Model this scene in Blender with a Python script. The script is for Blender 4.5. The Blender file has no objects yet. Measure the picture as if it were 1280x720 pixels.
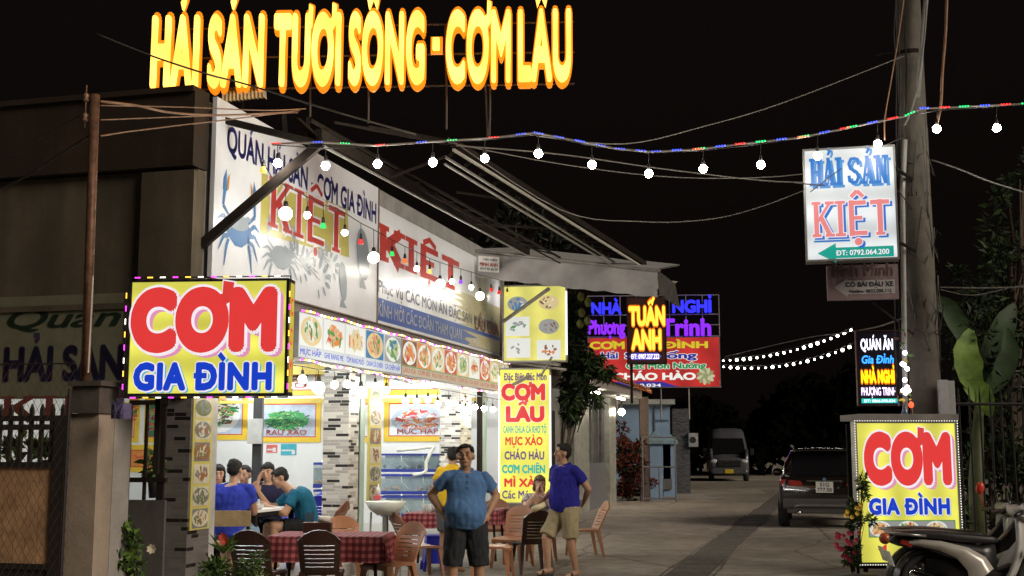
import bpy, bmesh, math, random
from mathutils import Vector, Matrix, Euler
R = math.radians
V = Vector
scene = bpy.context.scene
col = scene.collection
random.seed(7)

# ---------------------------------------------------------------- camera
FPX, PITCH, CAMH = 1500.0, math.atan(201 / 1500), 1.6
cd = bpy.data.cameras.new('camera')
cam = bpy.data.objects.new('camera', cd)
col.objects.link(cam)
cam.location = (0, 0, CAMH)
cam.rotation_euler = (math.pi / 2 + PITCH, 0, 0)
cd.sensor_width = 36
cd.lens = FPX / 1280 * 36
cd.clip_start, cd.clip_end = 0.1, 2000
scene.camera = cam

# ---------------------------------------------------------------- night sky, exposure
world = bpy.data.worlds.new('World')
scene.world = world
world.use_nodes = True
wn = world.node_tree
bg = wn.nodes['Background']
sky = wn.nodes.new('ShaderNodeTexSky')
sky.sky_type = 'NISHITA'
sky.sun_disc = False
sky.sun_elevation = R(-4)
sky.sun_rotation = R(200)
mixs = wn.nodes.new('ShaderNodeMixRGB')          # town glow: warm and even, over the last of the sky
mixs.blend_type = 'ADD'
mixs.inputs[0].default_value = 1
mixs.inputs[2].default_value = (0.06, 0.042, 0.036, 1)
wn.links.new(sky.outputs[0], mixs.inputs[1])
wn.links.new(mixs.outputs[0], bg.inputs[0])
bg.inputs[1].default_value = 0.05
scene.view_settings.view_transform = 'Standard'
scene.view_settings.look = 'None'
scene.view_settings.exposure = 0
scene.view_settings.gamma = 1
scene.render.engine = 'CYCLES'
scene.cycles.use_denoising = True
scene.cycles.max_bounces = 6
scene.cycles.diffuse_bounces = 3
scene.cycles.glossy_bounces = 3
scene.cycles.transmission_bounces = 5
scene.cycles.transparent_max_bounces = 8
scene.cycles.sample_clamp_indirect = 4
scene.cycles.caustics_reflective = False
scene.cycles.caustics_refractive = False
sl = bpy.data.lights.new('town_light_fill', 'SUN')      # low warm stand-in for the lit town sky behind the camera
sl.energy = 2.1
sl.color = (1, .87, .72)
sl.angle = R(24)
so = bpy.data.objects.new('town_light_fill', sl)
so.rotation_euler = V((.74, -.55, .46)).to_track_quat('Z', 'Y').to_euler()
col.objects.link(so)

# ---------------------------------------------------------------- geometry helpers
class MB:
    def __init__(s):
        s.v, s.f, s.m, s.k, s.uv = [], [], [], 0, {}
    def add(s, vs, fs, uvs=None):
        b = len(s.v)
        s.v += [V(x) for x in vs]
        if uvs:
            for i, q in enumerate(uvs): s.uv[b + i] = q
        for f in fs:
            s.f.append([b + i for i in f]); s.m.append(s.k)
        return s
    def box(s, c, d, M=None):
        c = V(c); x, y, z = d[0] / 2, d[1] / 2, d[2] / 2
        p = [V((a, b, e)) for e in (-z, z) for b in (-y, y) for a in (-x, x)]
        p = [(M @ q if M else q) + c for q in p]
        return s.add(p, [(0, 2, 3, 1), (4, 5, 7, 6), (0, 1, 5, 4), (2, 6, 7, 3), (0, 4, 6, 2), (1, 3, 7, 5)])
    def fbox(s, fr, u0, u1, v0, v1, w0, w1):
        p = [fr.pt(u, v, w) for w in (w0, w1) for v in (v0, v1) for u in (u0, u1)]
        return s.add(p, [(0, 2, 3, 1), (4, 5, 7, 6), (0, 1, 5, 4), (2, 6, 7, 3), (0, 4, 6, 2), (1, 3, 7, 5)])
    def frect(s, fr, u0, u1, v0, v1, w):
        return s.add([fr.pt(u0, v0, w), fr.pt(u1, v0, w), fr.pt(u1, v1, w), fr.pt(u0, v1, w)], [(0, 1, 2, 3)])
    def fpoly(s, fr, pts, w, depth=0):
        n = len(pts)
        if not depth:
            return s.add([fr.pt(a, b, w) for a, b in pts], [tuple(range(n))])
        return s.add([fr.pt(a, b, w) for a, b in pts] + [fr.pt(a, b, w + depth) for a, b in pts],
                     [tuple(range(n))[::-1], tuple(range(n, 2 * n))] + [(i, (i + 1) % n, n + (i + 1) % n, n + i) for i in range(n)])
    def fell(s, fr, cu, cv, ru, rv, w, n=14, rot=0, depth=0):
        ca, sa = math.cos(rot), math.sin(rot)
        pts = []
        for i in range(n):
            a = 2 * math.pi * i / n
            x, y = ru * math.cos(a), rv * math.sin(a)
            pts.append((cu + x * ca - y * sa, cv + x * sa + y * ca))
        return s.fpoly(fr, pts, w, depth)
    def tube(s, path, r, n=8, cap=True):
        path = [V(p) for p in path]
        rs = r if isinstance(r, (list, tuple)) else [r] * len(path)
        rings, up = [], None
        for i, p in enumerate(path):
            t = (path[min(i + 1, len(path) - 1)] - path[max(i - 1, 0)])
            t = t.normalized() if t.length > 1e-9 else V((0, 0, 1))
            if up is None:
                up = V((0, 0, 1)) if abs(t.z) < .9 else V((1, 0, 0))
            a = t.cross(up)
            a = a.normalized() if a.length > 1e-6 else t.orthogonal().normalized()
            up = a.cross(t).normalized()
            rings.append([p + (a * math.cos(2 * math.pi * j / n) + up * math.sin(2 * math.pi * j / n)) * rs[i] for j in range(n)])
        return s.rings(rings, cap)
    def rings(s, rings, cap=True):
        n = len(rings[0]); vs = [p for q in rings for p in q]; fs = []
        for i in range(len(rings) - 1):
            for j in range(n):
                k = (j + 1) % n
                fs.append((i * n + j, i * n + k, (i + 1) * n + k, (i + 1) * n + j))
        if cap:
            fs.append(tuple(range(n))[::-1]); fs.append(tuple(range((len(rings) - 1) * n, len(rings) * n)))
        return s.add(vs, fs)
    def sph(s, c, r, n=10, m=6, M=None):
        c = V(c); r = r if isinstance(r, (list, tuple)) else (r, r, r)
        vs = [V((0, 0, -r[2]))]; fs = []
        for i in range(1, m):
            a = math.pi * i / m - math.pi / 2
            for j in range(n):
                b = 2 * math.pi * j / n
                vs.append(V((r[0] * math.cos(a) * math.cos(b), r[1] * math.cos(a) * math.sin(b), r[2] * math.sin(a))))
        vs.append(V((0, 0, r[2])))
        for j in range(n):
            k = (j + 1) % n
            fs.append((0, 1 + k, 1 + j)); t = 1 + (m - 2) * n
            fs.append((len(vs) - 1, t + j, t + k))
            for i in range(m - 2):
                fs.append((1 + i * n + j, 1 + i * n + k, 1 + (i + 1) * n + k, 1 + (i + 1) * n + j))
        return s.add([(M @ p if M else p) + c for p in vs], fs)
    def cap(s, a, b, ra, rb, n=12):
        a, b = V(a), V(b); t = (b - a); L = t.length; t = t / L
        x = t.orthogonal().normalized(); y = t.cross(x); rings = []
        def ring(c, r): rings.append([c + (x * math.cos(2 * math.pi * j / n) + y * math.sin(2 * math.pi * j / n)) * max(r, 1e-4) for j in range(n)])
        for i in range(5): q = math.pi / 2 * i / 4; ring(a - t * ra * math.cos(q), ra * math.sin(q))
        for i in range(5): q = math.pi / 2 * (1 - i / 4); ring(b + t * rb * math.cos(q), rb * math.sin(q))
        return s.rings(rings)
    def cone(s, a, b, ra, rb, n=14, flat=1.0, ax=None):
        a, b = V(a), V(b); t = (b - a).normalized()
        x = (ax - t * ax.dot(t)).normalized() if ax is not None else t.orthogonal().normalized(); y = t.cross(x)
        return s.rings([[c + x * r * math.cos(2 * math.pi * j / n) + y * r * flat * math.sin(2 * math.pi * j / n) for j in range(n)] for c, r in ((a, ra), (b, rb))])
    def build(s, name, mats, parent=None, smooth=False, bevel=0):
        me = bpy.data.meshes.new(name)
        vs = s.v
        if parent is not None:
            top = parent
            while top.parent: top = top.parent
            if top.get('_w', 1):
                I = top.matrix_basis.inverted(); vs = [I @ p for p in s.v]
        me.from_pydata([tuple(p) for p in vs], [], s.f)
        for m in (mats if isinstance(mats, list) else [mats]): me.materials.append(m)
        for p, k in zip(me.polygons, s.m):
            p.material_index = k; p.use_smooth = smooth
        if s.uv:
            ul = me.uv_layers.new(name='UVMap')
            for l in me.loops:
                ul.data[l.index].uv = s.uv.get(l.vertex_index, (0, 0))
        bm = bmesh.new(); bm.from_mesh(me)
        bmesh.ops.recalc_face_normals(bm, faces=[f for f in bm.faces])
        if bevel:
            bmesh.ops.bevel(bm, geom=[e for e in bm.edges if len(e.link_faces) == 2 and e.calc_face_angle(0) > .6], offset=bevel, segments=2, affect='EDGES', profile=.6)
        bm.to_mesh(me); bm.free()
        o = bpy.data.objects.new(name, me); col.objects.link(o)
        if parent is not None: o.parent = parent
        return o

class Fr:
    def __init__(s, o, r, u, n=None):
        s.o, s.r, s.u = V(o), V(r).normalized(), V(u).normalized(); s.n = (s.r.cross(s.u)).normalized()
    def pt(s, u, v, w=0): return s.o + s.r * u + s.u * v + s.n * w
    def pix(s, px, py):
        d = ray(px, py); t = (s.o - CO).dot(s.n) / d.dot(s.n); p = CO + d * t - s.o
        return p.dot(s.r), p.dot(s.u)

CO = V((0, 0, CAMH))
_F = V((0, math.cos(PITCH), math.sin(PITCH))); _U = V((0, -math.sin(PITCH), math.cos(PITCH)))
def ray(px, py): return V(((px - 640) / FPX, 0, 0)) + _U * ((360 - py) / FPX) + _F
def P(px, py, d): r = ray(px, py); return CO + r * (d / r.y)
def G(px, py, z=0): r = ray(px, py); return CO + r * ((z - CAMH) / r.z)
def X(px, d): return P(px, 561, d).x

def empty(name, loc=(0, 0, 0), rz=0):
    o = bpy.data.objects.new(name, None); col.objects.link(o)
    o.location = loc; o.rotation_euler = (0, 0, rz); o.empty_display_size = .2
    o.matrix_basis = Matrix.Translation(V(loc)) @ Matrix.Rotation(rz, 4, 'Z')
    return o
def lroot(name, loc, rz=0):            # parts given in the thing's own coordinates
    o = empty(name, loc, rz); o['_w'] = 0; return o
def tag(o, label, cat, group=None):
    o['label'] = label; o['category'] = cat
    if group: o['group'] = group
    return o
def struct(o, kind='structure'): o['kind'] = kind; return o
def dup(root, loc, rz, label, group=None):
    r = root.copy(); col.objects.link(r); r.location = loc; r.rotation_euler = (0, 0, rz); r['label'] = label
    if group: r['group'] = group
    for ch in list(root.children):
        c = ch.copy(); col.objects.link(c); c.parent = r
        for g in ch.children:
            d = g.copy(); col.objects.link(d); d.parent = c
    return r
def setmat(root, m):
    for ch in root.children:
        for sl_ in ch.material_slots:
            sl_.link = 'OBJECT'; sl_.material = m

# ---------------------------------------------------------------- materials
def node(nt, t, **kw):
    n = nt.nodes.new(t)
    for k, v in kw.items(): setattr(n, k, v)
    return n
MATS = {}
def pm(name, c, rough=.6, metal=0, var=.15, scale=6, bump=0, bscale=40, em=0, emc=None, coat=0, trans=0, alpha=1, spec=.5, sample=True):
    if name in MATS: return MATS[name]
    m = bpy.data.materials.new(name); m.use_nodes = True; nt = m.node_tree; b = nt.nodes['Principled BSDF']
    b.inputs['Roughness'].default_value = rough; b.inputs['Metallic'].default_value = metal
    b.inputs['Specular IOR Level'].default_value = spec
    b.inputs['Coat Weight'].default_value = coat; b.inputs['Transmission Weight'].default_value = trans; b.inputs['Alpha'].default_value = alpha
    b.inputs['Base Color'].default_value = (*c, 1)
    tc = None
    if var or bump: tc = node(nt, 'ShaderNodeTexCoord')
    if var:
        nz = node(nt, 'ShaderNodeTexNoise'); nz.inputs['Scale'].default_value = scale; nz.inputs['Detail'].default_value = 5; nz.inputs['Roughness'].default_value = .65
        nt.links.new(tc.outputs['Object'], nz.inputs['Vector'])
        cr = node(nt, 'ShaderNodeValToRGB'); e = cr.color_ramp.elements
        e[0].position, e[1].position = .3, .7
        e[0].color = (*[x * (1 - var) for x in c], 1); e[1].color = (*[min(1, x * (1 + var)) for x in c], 1)
        nt.links.new(nz.outputs[0], cr.inputs[0]); nt.links.new(cr.outputs[0], b.inputs['Base Color'])
    if bump:
        n2 = node(nt, 'ShaderNodeTexNoise'); n2.inputs['Scale'].default_value = bscale; n2.inputs['Detail'].default_value = 4
        nt.links.new(tc.outputs['Object'], n2.inputs['Vector'])
        bp = node(nt, 'ShaderNodeBump'); bp.inputs['Strength'].default_value = bump; bp.inputs['Distance'].default_value = .02
        nt.links.new(n2.outputs[0], bp.inputs['Height']); nt.links.new(bp.outputs[0], b.inputs['Normal'])
    if em:
        b.inputs['Emission Color'].default_value = (*(emc or c), 1); b.inputs['Emission Strength'].default_value = em
        if not sample: m.cycles.emission_sampling = 'NONE'
    MATS[name] = m
    return m
def glow(name, c, s, sample=True, base=None):
    return pm(name, base or tuple(min(.3, x * .3) for x in c), .4, var=0, em=s, emc=c, sample=sample)
def vt(m):        # backlit print: the lamp tubes behind the sheet leave brighter bands across it
    return m

def banded(name, c, s, axis, period, amt, phase=0.0):
    m = glow(name, c, s); nt = m.node_tree; b = nt.nodes['Principled BSDF']
    tc = node(nt, 'ShaderNodeTexCoord'); dt = node(nt, 'ShaderNodeVectorMath', operation='DOT_PRODUCT'); dt.inputs[1].default_value = axis
    nt.links.new(tc.outputs['Object'], dt.inputs[0])
    m1 = node(nt, 'ShaderNodeMath', operation='MULTIPLY_ADD'); m1.inputs[1].default_value = 2 * math.pi / period; m1.inputs[2].default_value = phase
    sn = node(nt, 'ShaderNodeMath', operation='SINE'); m2 = node(nt, 'ShaderNodeMath', operation='MULTIPLY_ADD'); m2.inputs[1].default_value = s * amt; m2.inputs[2].default_value = s
    nz = node(nt, 'ShaderNodeTexNoise'); nz.inputs['Scale'].default_value = 2.5
    m3 = node(nt, 'ShaderNodeMath', operation='MULTIPLY_ADD'); m3.inputs[1].default_value = .6; m3.inputs[2].default_value = .72
    m4 = node(nt, 'ShaderNodeMath', operation='MULTIPLY')
    nt.links.new(tc.outputs['Object'], nz.inputs['Vector']); nt.links.new(nz.outputs[0], m3.inputs[0])
    nt.links.new(dt.outputs['Value'], m1.inputs[0]); nt.links.new(m1.outputs[0], sn.inputs[0]); nt.links.new(sn.outputs[0], m2.inputs[0])
    nt.links.new(m2.outputs[0], m4.inputs[0]); nt.links.new(m3.outputs[0], m4.inputs[1]); nt.links.new(m4.outputs[0], b.inputs['Emission Strength'])
    return m

def mottled(name, cols, em=0, scale=14):
    m = pm(name, cols[1], .45, var=0); nt = m.node_tree; b = nt.nodes['Principled BSDF']; tc = node(nt, 'ShaderNodeTexCoord')
    nz = node(nt, 'ShaderNodeTexNoise'); nz.inputs['Scale'].default_value = scale; nz.inputs['Detail'].default_value = 6; nz.inputs['Roughness'].default_value = .75; nz.inputs['Distortion'].default_value = 1.5
    r = node(nt, 'ShaderNodeValToRGB'); e = r.color_ramp.elements; n = len(cols)
    e[0].position = .3; e[0].color = (*cols[0], 1); e[1].position = .7; e[1].color = (*cols[-1], 1)
    for i in range(1, n - 1): x = e.new(.3 + .4 * i / (n - 1)); x.color = (*cols[i], 1)
    nt.links.new(tc.outputs['Object'], nz.inputs['Vector']); nt.links.new(nz.outputs[0], r.inputs[0])
    if em:
        b.inputs['Base Color'].default_value = (.2, .2, .2, 1); nt.links.new(r.outputs[0], b.inputs['Emission Color']); b.inputs['Emission Strength'].default_value = em; m.cycles.emission_sampling = 'NONE'
    else: nt.links.new(r.outputs[0], b.inputs['Base Color'])
    return m
MIXES = {'orange': [(.16, .04, .015), (.5, .13, .03), (.72, .34, .09), (.78, .62, .36), (.12, .22, .05)], 'green': [(.02, .09, .02), (.09, .3, .07), (.3, .42, .12), (.66, .64, .42), (.4, .15, .06)],
         'cream': [(.3, .16, .06), (.66, .5, .24), (.78, .7, .5), (.4, .42, .14), (.6, .2, .08)], 'red': [(.2, .02, .02), (.52, .06, .03), (.7, .22, .08), (.74, .5, .3), (.1, .2, .05)]}
# ---------------------------------------------------------------- lettering
_tc = {}
import unicodedata
def raw_glyphs(s, bold, depth, slant, res=3, sp=1.0):
    k = (s, bold, depth, slant, res, sp)
    if k not in _tc:
        c = bpy.data.curves.new('t', 'FONT'); c.body = s; c.size = 1; c.offset = 0; c.resolution_u = res; c.space_character = sp; c.shear = slant
        c.extrude = depth / 2 if depth else 0
        if not depth: c.fill_mode = 'FRONT'
        o = bpy.data.objects.new('t', c); me = bpy.data.meshes.new_from_object(o)
        vs = [tuple(v.co) for v in me.vertices]; fs = [tuple(p.vertices) for p in me.polygons]
        bpy.data.objects.remove(o); bpy.data.curves.remove(c); bpy.data.meshes.remove(me)
        _tc[k] = (vs, fs)
    return _tc[k]
def glyphs(s, bold, depth, slant, res=3, sp=1.0):
    """base letters from the built-in font, the accents, horns and bars drawn as strokes on top"""
    k = ('full', s, bold, depth, slant, res, sp)
    if k in _tc: return _tc[k]
    base, marks = '', []
    for ch in unicodedata.normalize('NFD', s):
        if unicodedata.combining(ch): marks.append((len(base) - 1, ord(ch)))
        elif ch in '\u0110\u0111': base += 'D' if ch == '\u0110' else 'd'; marks.append((len(base) - 1, 0))
        else: base += ch
    v0_, f0_ = raw_glyphs(base, 0.0, depth, slant, res, sp); vs, fs = [], []
    nd = 0 if bold < .004 else 4 if bold < .02 else 6 if bold < .035 else 10 if bold < .06 else 14
    for q in range(nd + 1):                     # heavier weights: the letter thickened evenly all round
        a_ = 2 * math.pi * (q + .5) / max(1, nd); ox, oy = (0, 0) if q == nd else (bold * math.cos(a_), bold * math.sin(a_)); b = len(vs)
        vs += [(x + ox, y + oy, z + (q * .004 if depth else q * .00012)) for x, y, z in v0_]; fs += [tuple(b + j for j in f) for f in f0_]
    def stroke(pts, t):
        n = len(pts); L = []; Rr = []
        for i in range(n):
            p = V(pts[i]); d = (V(pts[min(i + 1, n - 1)]) - V(pts[max(i - 1, 0)])).normalized(); bs = bold * .55; e = d * (bs if i == n - 1 else -bs if i == 0 else 0)
            nn = V((-d.y, d.x)) * (t / 2 + bs); L.append(p + e + nn); Rr.append(p + e - nn)
        q = [(p.x + slant * p.y, p.y) for p in Rr + L[::-1]]; b = len(vs); m = len(q)
        for i in range(n - 1): pass
        if not depth:
            vs.extend((x, y, 0.0015 + .0001 * (b % 7)) for x, y in q)
            fs.extend((b + i, b + i + 1, b + m - 2 - i, b + m - 1 - i) for i in range(n - 1))
        else:
            vs.extend((x, y, -.5) for x, y in q); vs.extend((x, y, .545) for x, y in q)
            for i in range(n - 1):
                f = (i, i + 1, m - 2 - i, m - 1 - i); fs.append(tuple(b + j for j in reversed(f))); fs.append(tuple(b + m + j for j in f))
            fs.extend((b + i, b + (i + 1) % m, b + m + (i + 1) % m, b + m + i) for i in range(m))
    for i, code in marks:
        pre = raw_glyphs(base[:i + 1], 0.0, 0, 0, 3, sp)[0]; gl_ = raw_glyphs(base[i], 0.0, 0, 0)[0]
        x1 = max(p[0] for p in pre); x0 = x1 - (max(p[0] for p in gl_) - min(p[0] for p in gl_)); top = max(p[1] for p in gl_); cx = (x0 + x1) / 2; w = .09
        if base[i] == 'i': top = .62
        has_circ = any(j == i and c2 in (0x302, 0x306) for j, c2 in marks); y = top + .07 + bold
        if code == 0: stroke([(x0 - .09, .36 if base[i] == 'D' else .64), (cx - .02 if base[i] == 'D' else x1 + .09, .36 if base[i] == 'D' else .64)], w)
        elif code == 0x31B: stroke([(x1 - .07, top - .1), (x1 + .04, top - .06), (x1 + .06, top + .1)], w)
        elif code == 0x323: stroke([(cx - .055, -.15 - bold), (cx + .055, -.15 - bold)], .11)
        elif code == 0x302: stroke([(cx - .16, y + .01), (cx, y + .12), (cx + .16, y + .01)], w * .8)
        elif code == 0x306: stroke([(cx - .15, y + .12), (cx - .08, y + .03), (cx + .08, y + .03), (cx + .15, y + .12)], w * .8)
        elif code == 0x303: stroke([(cx - .16, y + .03), (cx - .06, y + .09), (cx + .06, y + .04), (cx + .16, y + .1)], w * .8)
        else:
            dx, dy = (.17, .1) if has_circ else (0, 0)
            if code == 0x301: stroke([(cx - .05 + dx, y + dy), (cx + .09 + dx, y + .14 + dy)], w)
            elif code == 0x300: stroke([(cx + .05 + dx * .4, y + dy), (cx - .09 + dx * .4, y + .14 + dy)], w)
            elif code == 0x309: stroke([(cx - .07 + dx, y + .16 + dy), (cx + .05 + dx, y + .17 + dy), (cx + .05 + dx, y + .09 + dy), (cx - .02 + dx, y + .03 + dy)], w * .7)
    _tc[k] = (vs, fs); return _tc[k]
CAPH = .728
def text(mb, fr, s, u0, u1, v0, v1, w, bold=.02, depth=0, slant=0, du=0, dv=0, sp=1.0):
    """cap height from v0 to v1 on frame fr, the line from u0 to u1"""
    vs, fs = glyphs(s, bold, 1 if depth else 0, slant, 7 if v1 - v0 > .2 else 3, sp)
    b0 = glyphs(s, 0.0, 0, slant, 3, sp)[0]
    xs = [p[0] for p in b0]; a, b = min(xs), max(xs)
    su = (u1 - u0) / (b - a); sv = (v1 - v0) / CAPH
    mb.add([fr.pt(u0 + (p[0] - a) * su + du, v0 + p[1] * sv + dv, w + (p[2] + .5) * depth if depth else w) for p in vs], fs)
def textpx(mb, fr, s, x0, y0, x1, y1, w, **k):
    u0, va = fr.pix(x0, y0); u1, vb = fr.pix(x1, y1); _, v0 = fr.pix((x0 + x1) / 2, y1); _, v1 = fr.pix((x0 + x1) / 2, y0)
    text(mb, fr, s, u0, u1, v0, v1, w, **k)

SLAB = {  # slab-serif capitals as strokes in a unit box: (x0,y0,x1,y1,width)
 'K': [(.16, 0, .16, 1, .22), (.22, .42, .86, .97, .13), (.4, .55, .84, .03, .22)],
 'I': [(.5, 0, .5, 1, .42)], 'T': [(.5, 0, .5, 1, .24), (.04, .93, .96, .93, .14)],
 'E': [(.2, 0, .2, 1, .24), (.1, .93, .92, .93, .14), (.1, .5, .72, .5, .12), (.1, .07, .95, .07, .14)],
 'H': [(.2, 0, .2, 1, .2), (.8, 0, .8, 1, .2), (.2, .5, .8, .5, .1)],
 'A': [(.5, 1, .14, 0, .12), (.48, 1, .84, 0, .22), (.25, .32, .75, .32, .1)],
 'N': [(.17, 0, .17, 1, .12), (.83, 0, .83, 1, .12), (.17, 1, .83, 0, .22)]}
SERIF = {'K': [(.16, 0), (.16, 1), (.84, 0), (.84, 1)], 'I': [(.5, 0), (.5, 1)], 'T': [(.5, 0)], 'E': [], 'H': [(.2, 0), (.2, 1), (.8, 0), (.8, 1)], 'A': [(.14, 0), (.84, 0)], 'N': [(.17, 0), (.17, 1), (.83, 1)]}
def slab_word(mb, fr, word, u0, u1, v0, v1, w, marks='', grow=0, du=0, dv=0):
    wd = {'I': .5}
    tot = sum(wd.get(c, 1) for c in word) + .12 * (len(word) - 1); U = (u1 - u0) / tot; H = v1 - v0; x = u0; k = 0
    def quad(a, b, c, d, t):
        nonlocal k
        p, q = V((a, b)), V((c, d)); dr = (q - p).normalized(); nn = V((-dr.y, dr.x)); g = grow; k += 1
        p = p - dr * g; q = q + dr * g; h = t / 2 + g
        mb.fpoly(fr, [((p - nn * h).x + du, (p - nn * h).y + dv), ((q - nn * h).x + du, (q - nn * h).y + dv), ((q + nn * h).x + du, (q + nn * h).y + dv), ((p + nn * h).x + du, (p + nn * h).y + dv)], w + k * .00012)
    for i, c in enumerate(word):
        W = wd.get(c, 1) * U
        if c == 'S':
            pts = [(.9, .72), (.86, .9), (.6, 1 - .06), (.3, .93), (.12, .75), (.25, .57), (.75, .43), (.88, .25), (.7, .07), (.4, .06), (.14, .12), (.1, .3)]
            pts = [(x + a * W, v0 + b * H) for a, b in pts]
            for a, b in zip(pts, pts[1:]): quad(a[0], a[1], b[0], b[1], .17 * W)
        else:
            for (a, b, e, f, t) in SLAB[c]:
                hor = abs(b - f) < .01
                quad(x + a * W, v0 + b * H, x + e * W, v0 + f * H, t * (H * .8 if hor else W) * (1 if not hor else 1))
            for (a, b) in SERIF[c]:
                hw = (.22 if c != 'I' else .5) * W; y = v0 + (.04 if b == 0 else .96) * H
                quad(x + a * W - hw, y, x + a * W + hw, y, .075 * H)
        mk = marks[i] if i < len(marks) else ' '
        cx = x + W / 2
        if mk in '^x':
            quad(cx - .3 * U, v0 + 1.1 * H, cx, v0 + 1.27 * H, .1 * H); quad(cx, v0 + 1.27 * H, cx + .3 * U, v0 + 1.1 * H, .1 * H)
        if mk == 'x': k += 1; mb.fell(fr, cx + du, v0 - .17 * H + dv, .1 * H + grow, .1 * H + grow, w + k * .00012)
        if mk == '?':
            for a, b in (((-.1, 1.33), (.1, 1.36)), ((.1, 1.36), (.12, 1.24)), ((.12, 1.24), (0, 1.13))): quad(cx + a[0] * U, v0 + a[1] * H, cx + b[0] * U, v0 + b[1] * H, .055 * H)
        x += W + .12 * U
# ================================================================ THE SETTING
D = V((.2588, .9659, 0)); N = V((.9659, -.2588, 0)); Z = V((0, 0, 1))
def F(y, z=0, off=0): return V((.268 * y - 6.41, y, z)) + N * off
FAC = Fr(F(0), D, Z)                    # street facade: u along it, v up, w out to the yard
def U(y): return y / .9659
FRONT = Fr(F(12.0), N, Z)               # end wall that faces the camera
BACK = Fr(F(23.2), N, Z)

def ground_mat():
    m = pm('concrete_road', (.17, .15, .125), .85, var=0, bump=.35, bscale=60); nt = m.node_tree; b = nt.nodes['Principled BSDF']
    tc = node(nt, 'ShaderNodeTexCoord')
    def nz(sc, d): n = node(nt, 'ShaderNodeTexNoise'); n.inputs['Scale'].default_value = sc; n.inputs['Detail'].default_value = d; n.inputs['Roughness'].default_value = .6; nt.links.new(tc.outputs['Object'], n.inputs['Vector']); return n
    a, c, d = nz(.35, 6), nz(3.5, 8), nz(70, 2)
    r1 = node(nt, 'ShaderNodeValToRGB'); e = r1.color_ramp.elements; e[0].position, e[1].position = .32, .68; e[0].color = (.27, .24, .20, 1); e[1].color = (.50, .455, .395, 1); nt.links.new(a.outputs[0], r1.inputs[0])
    r2 = node(nt, 'ShaderNodeValToRGB'); e = r2.color_ramp.elements; e[0].position, e[1].position = .35, .62; e[0].color = (.62, .6, .58, 1); e[1].color = (1, 1, 1, 1); nt.links.new(c.outputs[0], r2.inputs[0])
    r3 = node(nt, 'ShaderNodeValToRGB'); e = r3.color_ramp.elements; e[0].position, e[1].position = .3, .7; e[0].color = (.8, .8, .8, 1); e[1].color = (1.1, 1.1, 1.1, 1); nt.links.new(d.outputs[0], r3.inputs[0])
    p = None
    x = node(nt, 'ShaderNodeMixRGB', blend_type='MULTIPLY'); x.inputs[0].default_value = 1; nt.links.new(r1.outputs[0], x.inputs[1]); nt.links.new(r2.outputs[0], x.inputs[2])
    y = node(nt, 'ShaderNodeMixRGB', blend_type='MULTIPLY'); y.inputs[0].default_value = 1; nt.links.new(x.outputs[0], y.inputs[1]); nt.links.new(r3.outputs[0], y.inputs[2])
    # fine cracks and old patches
    vo = node(nt, 'ShaderNodeTexVoronoi'); vo.feature = 'DISTANCE_TO_EDGE'; vo.inputs['Scale'].default_value = .42
    wz_ = node(nt, 'ShaderNodeMixRGB'); wz_.inputs[0].default_value = .12; nt.links.new(tc.outputs['Object'], wz_.inputs[1]); nt.links.new(c.outputs[1], wz_.inputs[2])
    mp = node(nt, 'ShaderNodeMapping'); mp.inputs['Rotation'].default_value = (0, 0, .26); mp.inputs['Scale'].default_value = (1, .8, 1); nt.links.new(wz_.outputs[0], mp.inputs[0]); nt.links.new(mp.outputs[0], vo.inputs['Vector'])
    rc = node(nt, 'ShaderNodeValToRGB'); e = rc.color_ramp.elements; e[0].position, e[1].position = .0, .012; e[0].color = (.45, .43, .4, 1); e[1].color = (1, 1, 1, 1); nt.links.new(vo.outputs['Distance'], rc.inputs[0])
    vp_ = node(nt, 'ShaderNodeTexVoronoi'); vp_.inputs['Scale'].default_value = .3; nt.links.new(mp.outputs[0], vp_.inputs['Vector'])
    rp_ = node(nt, 'ShaderNodeValToRGB'); e = rp_.color_ramp.elements; e[0].position, e[1].position = .3, .8; e[0].color = (.78, .77, .75, 1); e[1].color = (1.05, 1.04, 1.02, 1); nt.links.new(vp_.outputs['Color'], rp_.inputs[0])
    y2 = node(nt, 'ShaderNodeMixRGB', blend_type='MULTIPLY'); y2.inputs[0].default_value = 1; nt.links.new(y.outputs[0], y2.inputs[1]); nt.links.new(rc.outputs[0], y2.inputs[2])
    y3 = node(nt, 'ShaderNodeMixRGB', blend_type='MULTIPLY'); y3.inputs[0].default_value = 1; nt.links.new(y2.outputs[0], y3.inputs[1]); nt.links.new(rp_.outputs[0], y3.inputs[2])
    ns = nz(1.1, 4); rs = node(nt, 'ShaderNodeValToRGB'); e = rs.color_ramp.elements; e[0].position, e[1].position = .62, .74; e[0].color = (1, 1, 1, 1); e[1].color = (.55, .53, .5, 1); nt.links.new(ns.outputs[0], rs.inputs[0])
    y4 = node(nt, 'ShaderNodeMixRGB', blend_type='MULTIPLY'); y4.inputs[0].default_value = 1; nt.links.new(y3.outputs[0], y4.inputs[1]); nt.links.new(rs.outputs[0], y4.inputs[2])
    nt.links.new(y4.outputs[0], b.inputs['Base Color'])
    rr_ = node(nt, 'ShaderNodeMapRange'); rr_.inputs[3].default_value = .55; rr_.inputs[4].default_value = .9; nt.links.new(c.outputs[0], rr_.inputs[0]); nt.links.new(rr_.outputs[0], b.inputs['Roughness'])
    return m
mb = MB()
nx, ny = 30, 40
xs = [-60 + 150 * i / nx for i in range(nx + 1)]; ys = [-12 + 500 * (j / ny) ** 2 for j in range(ny + 1)]
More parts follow.
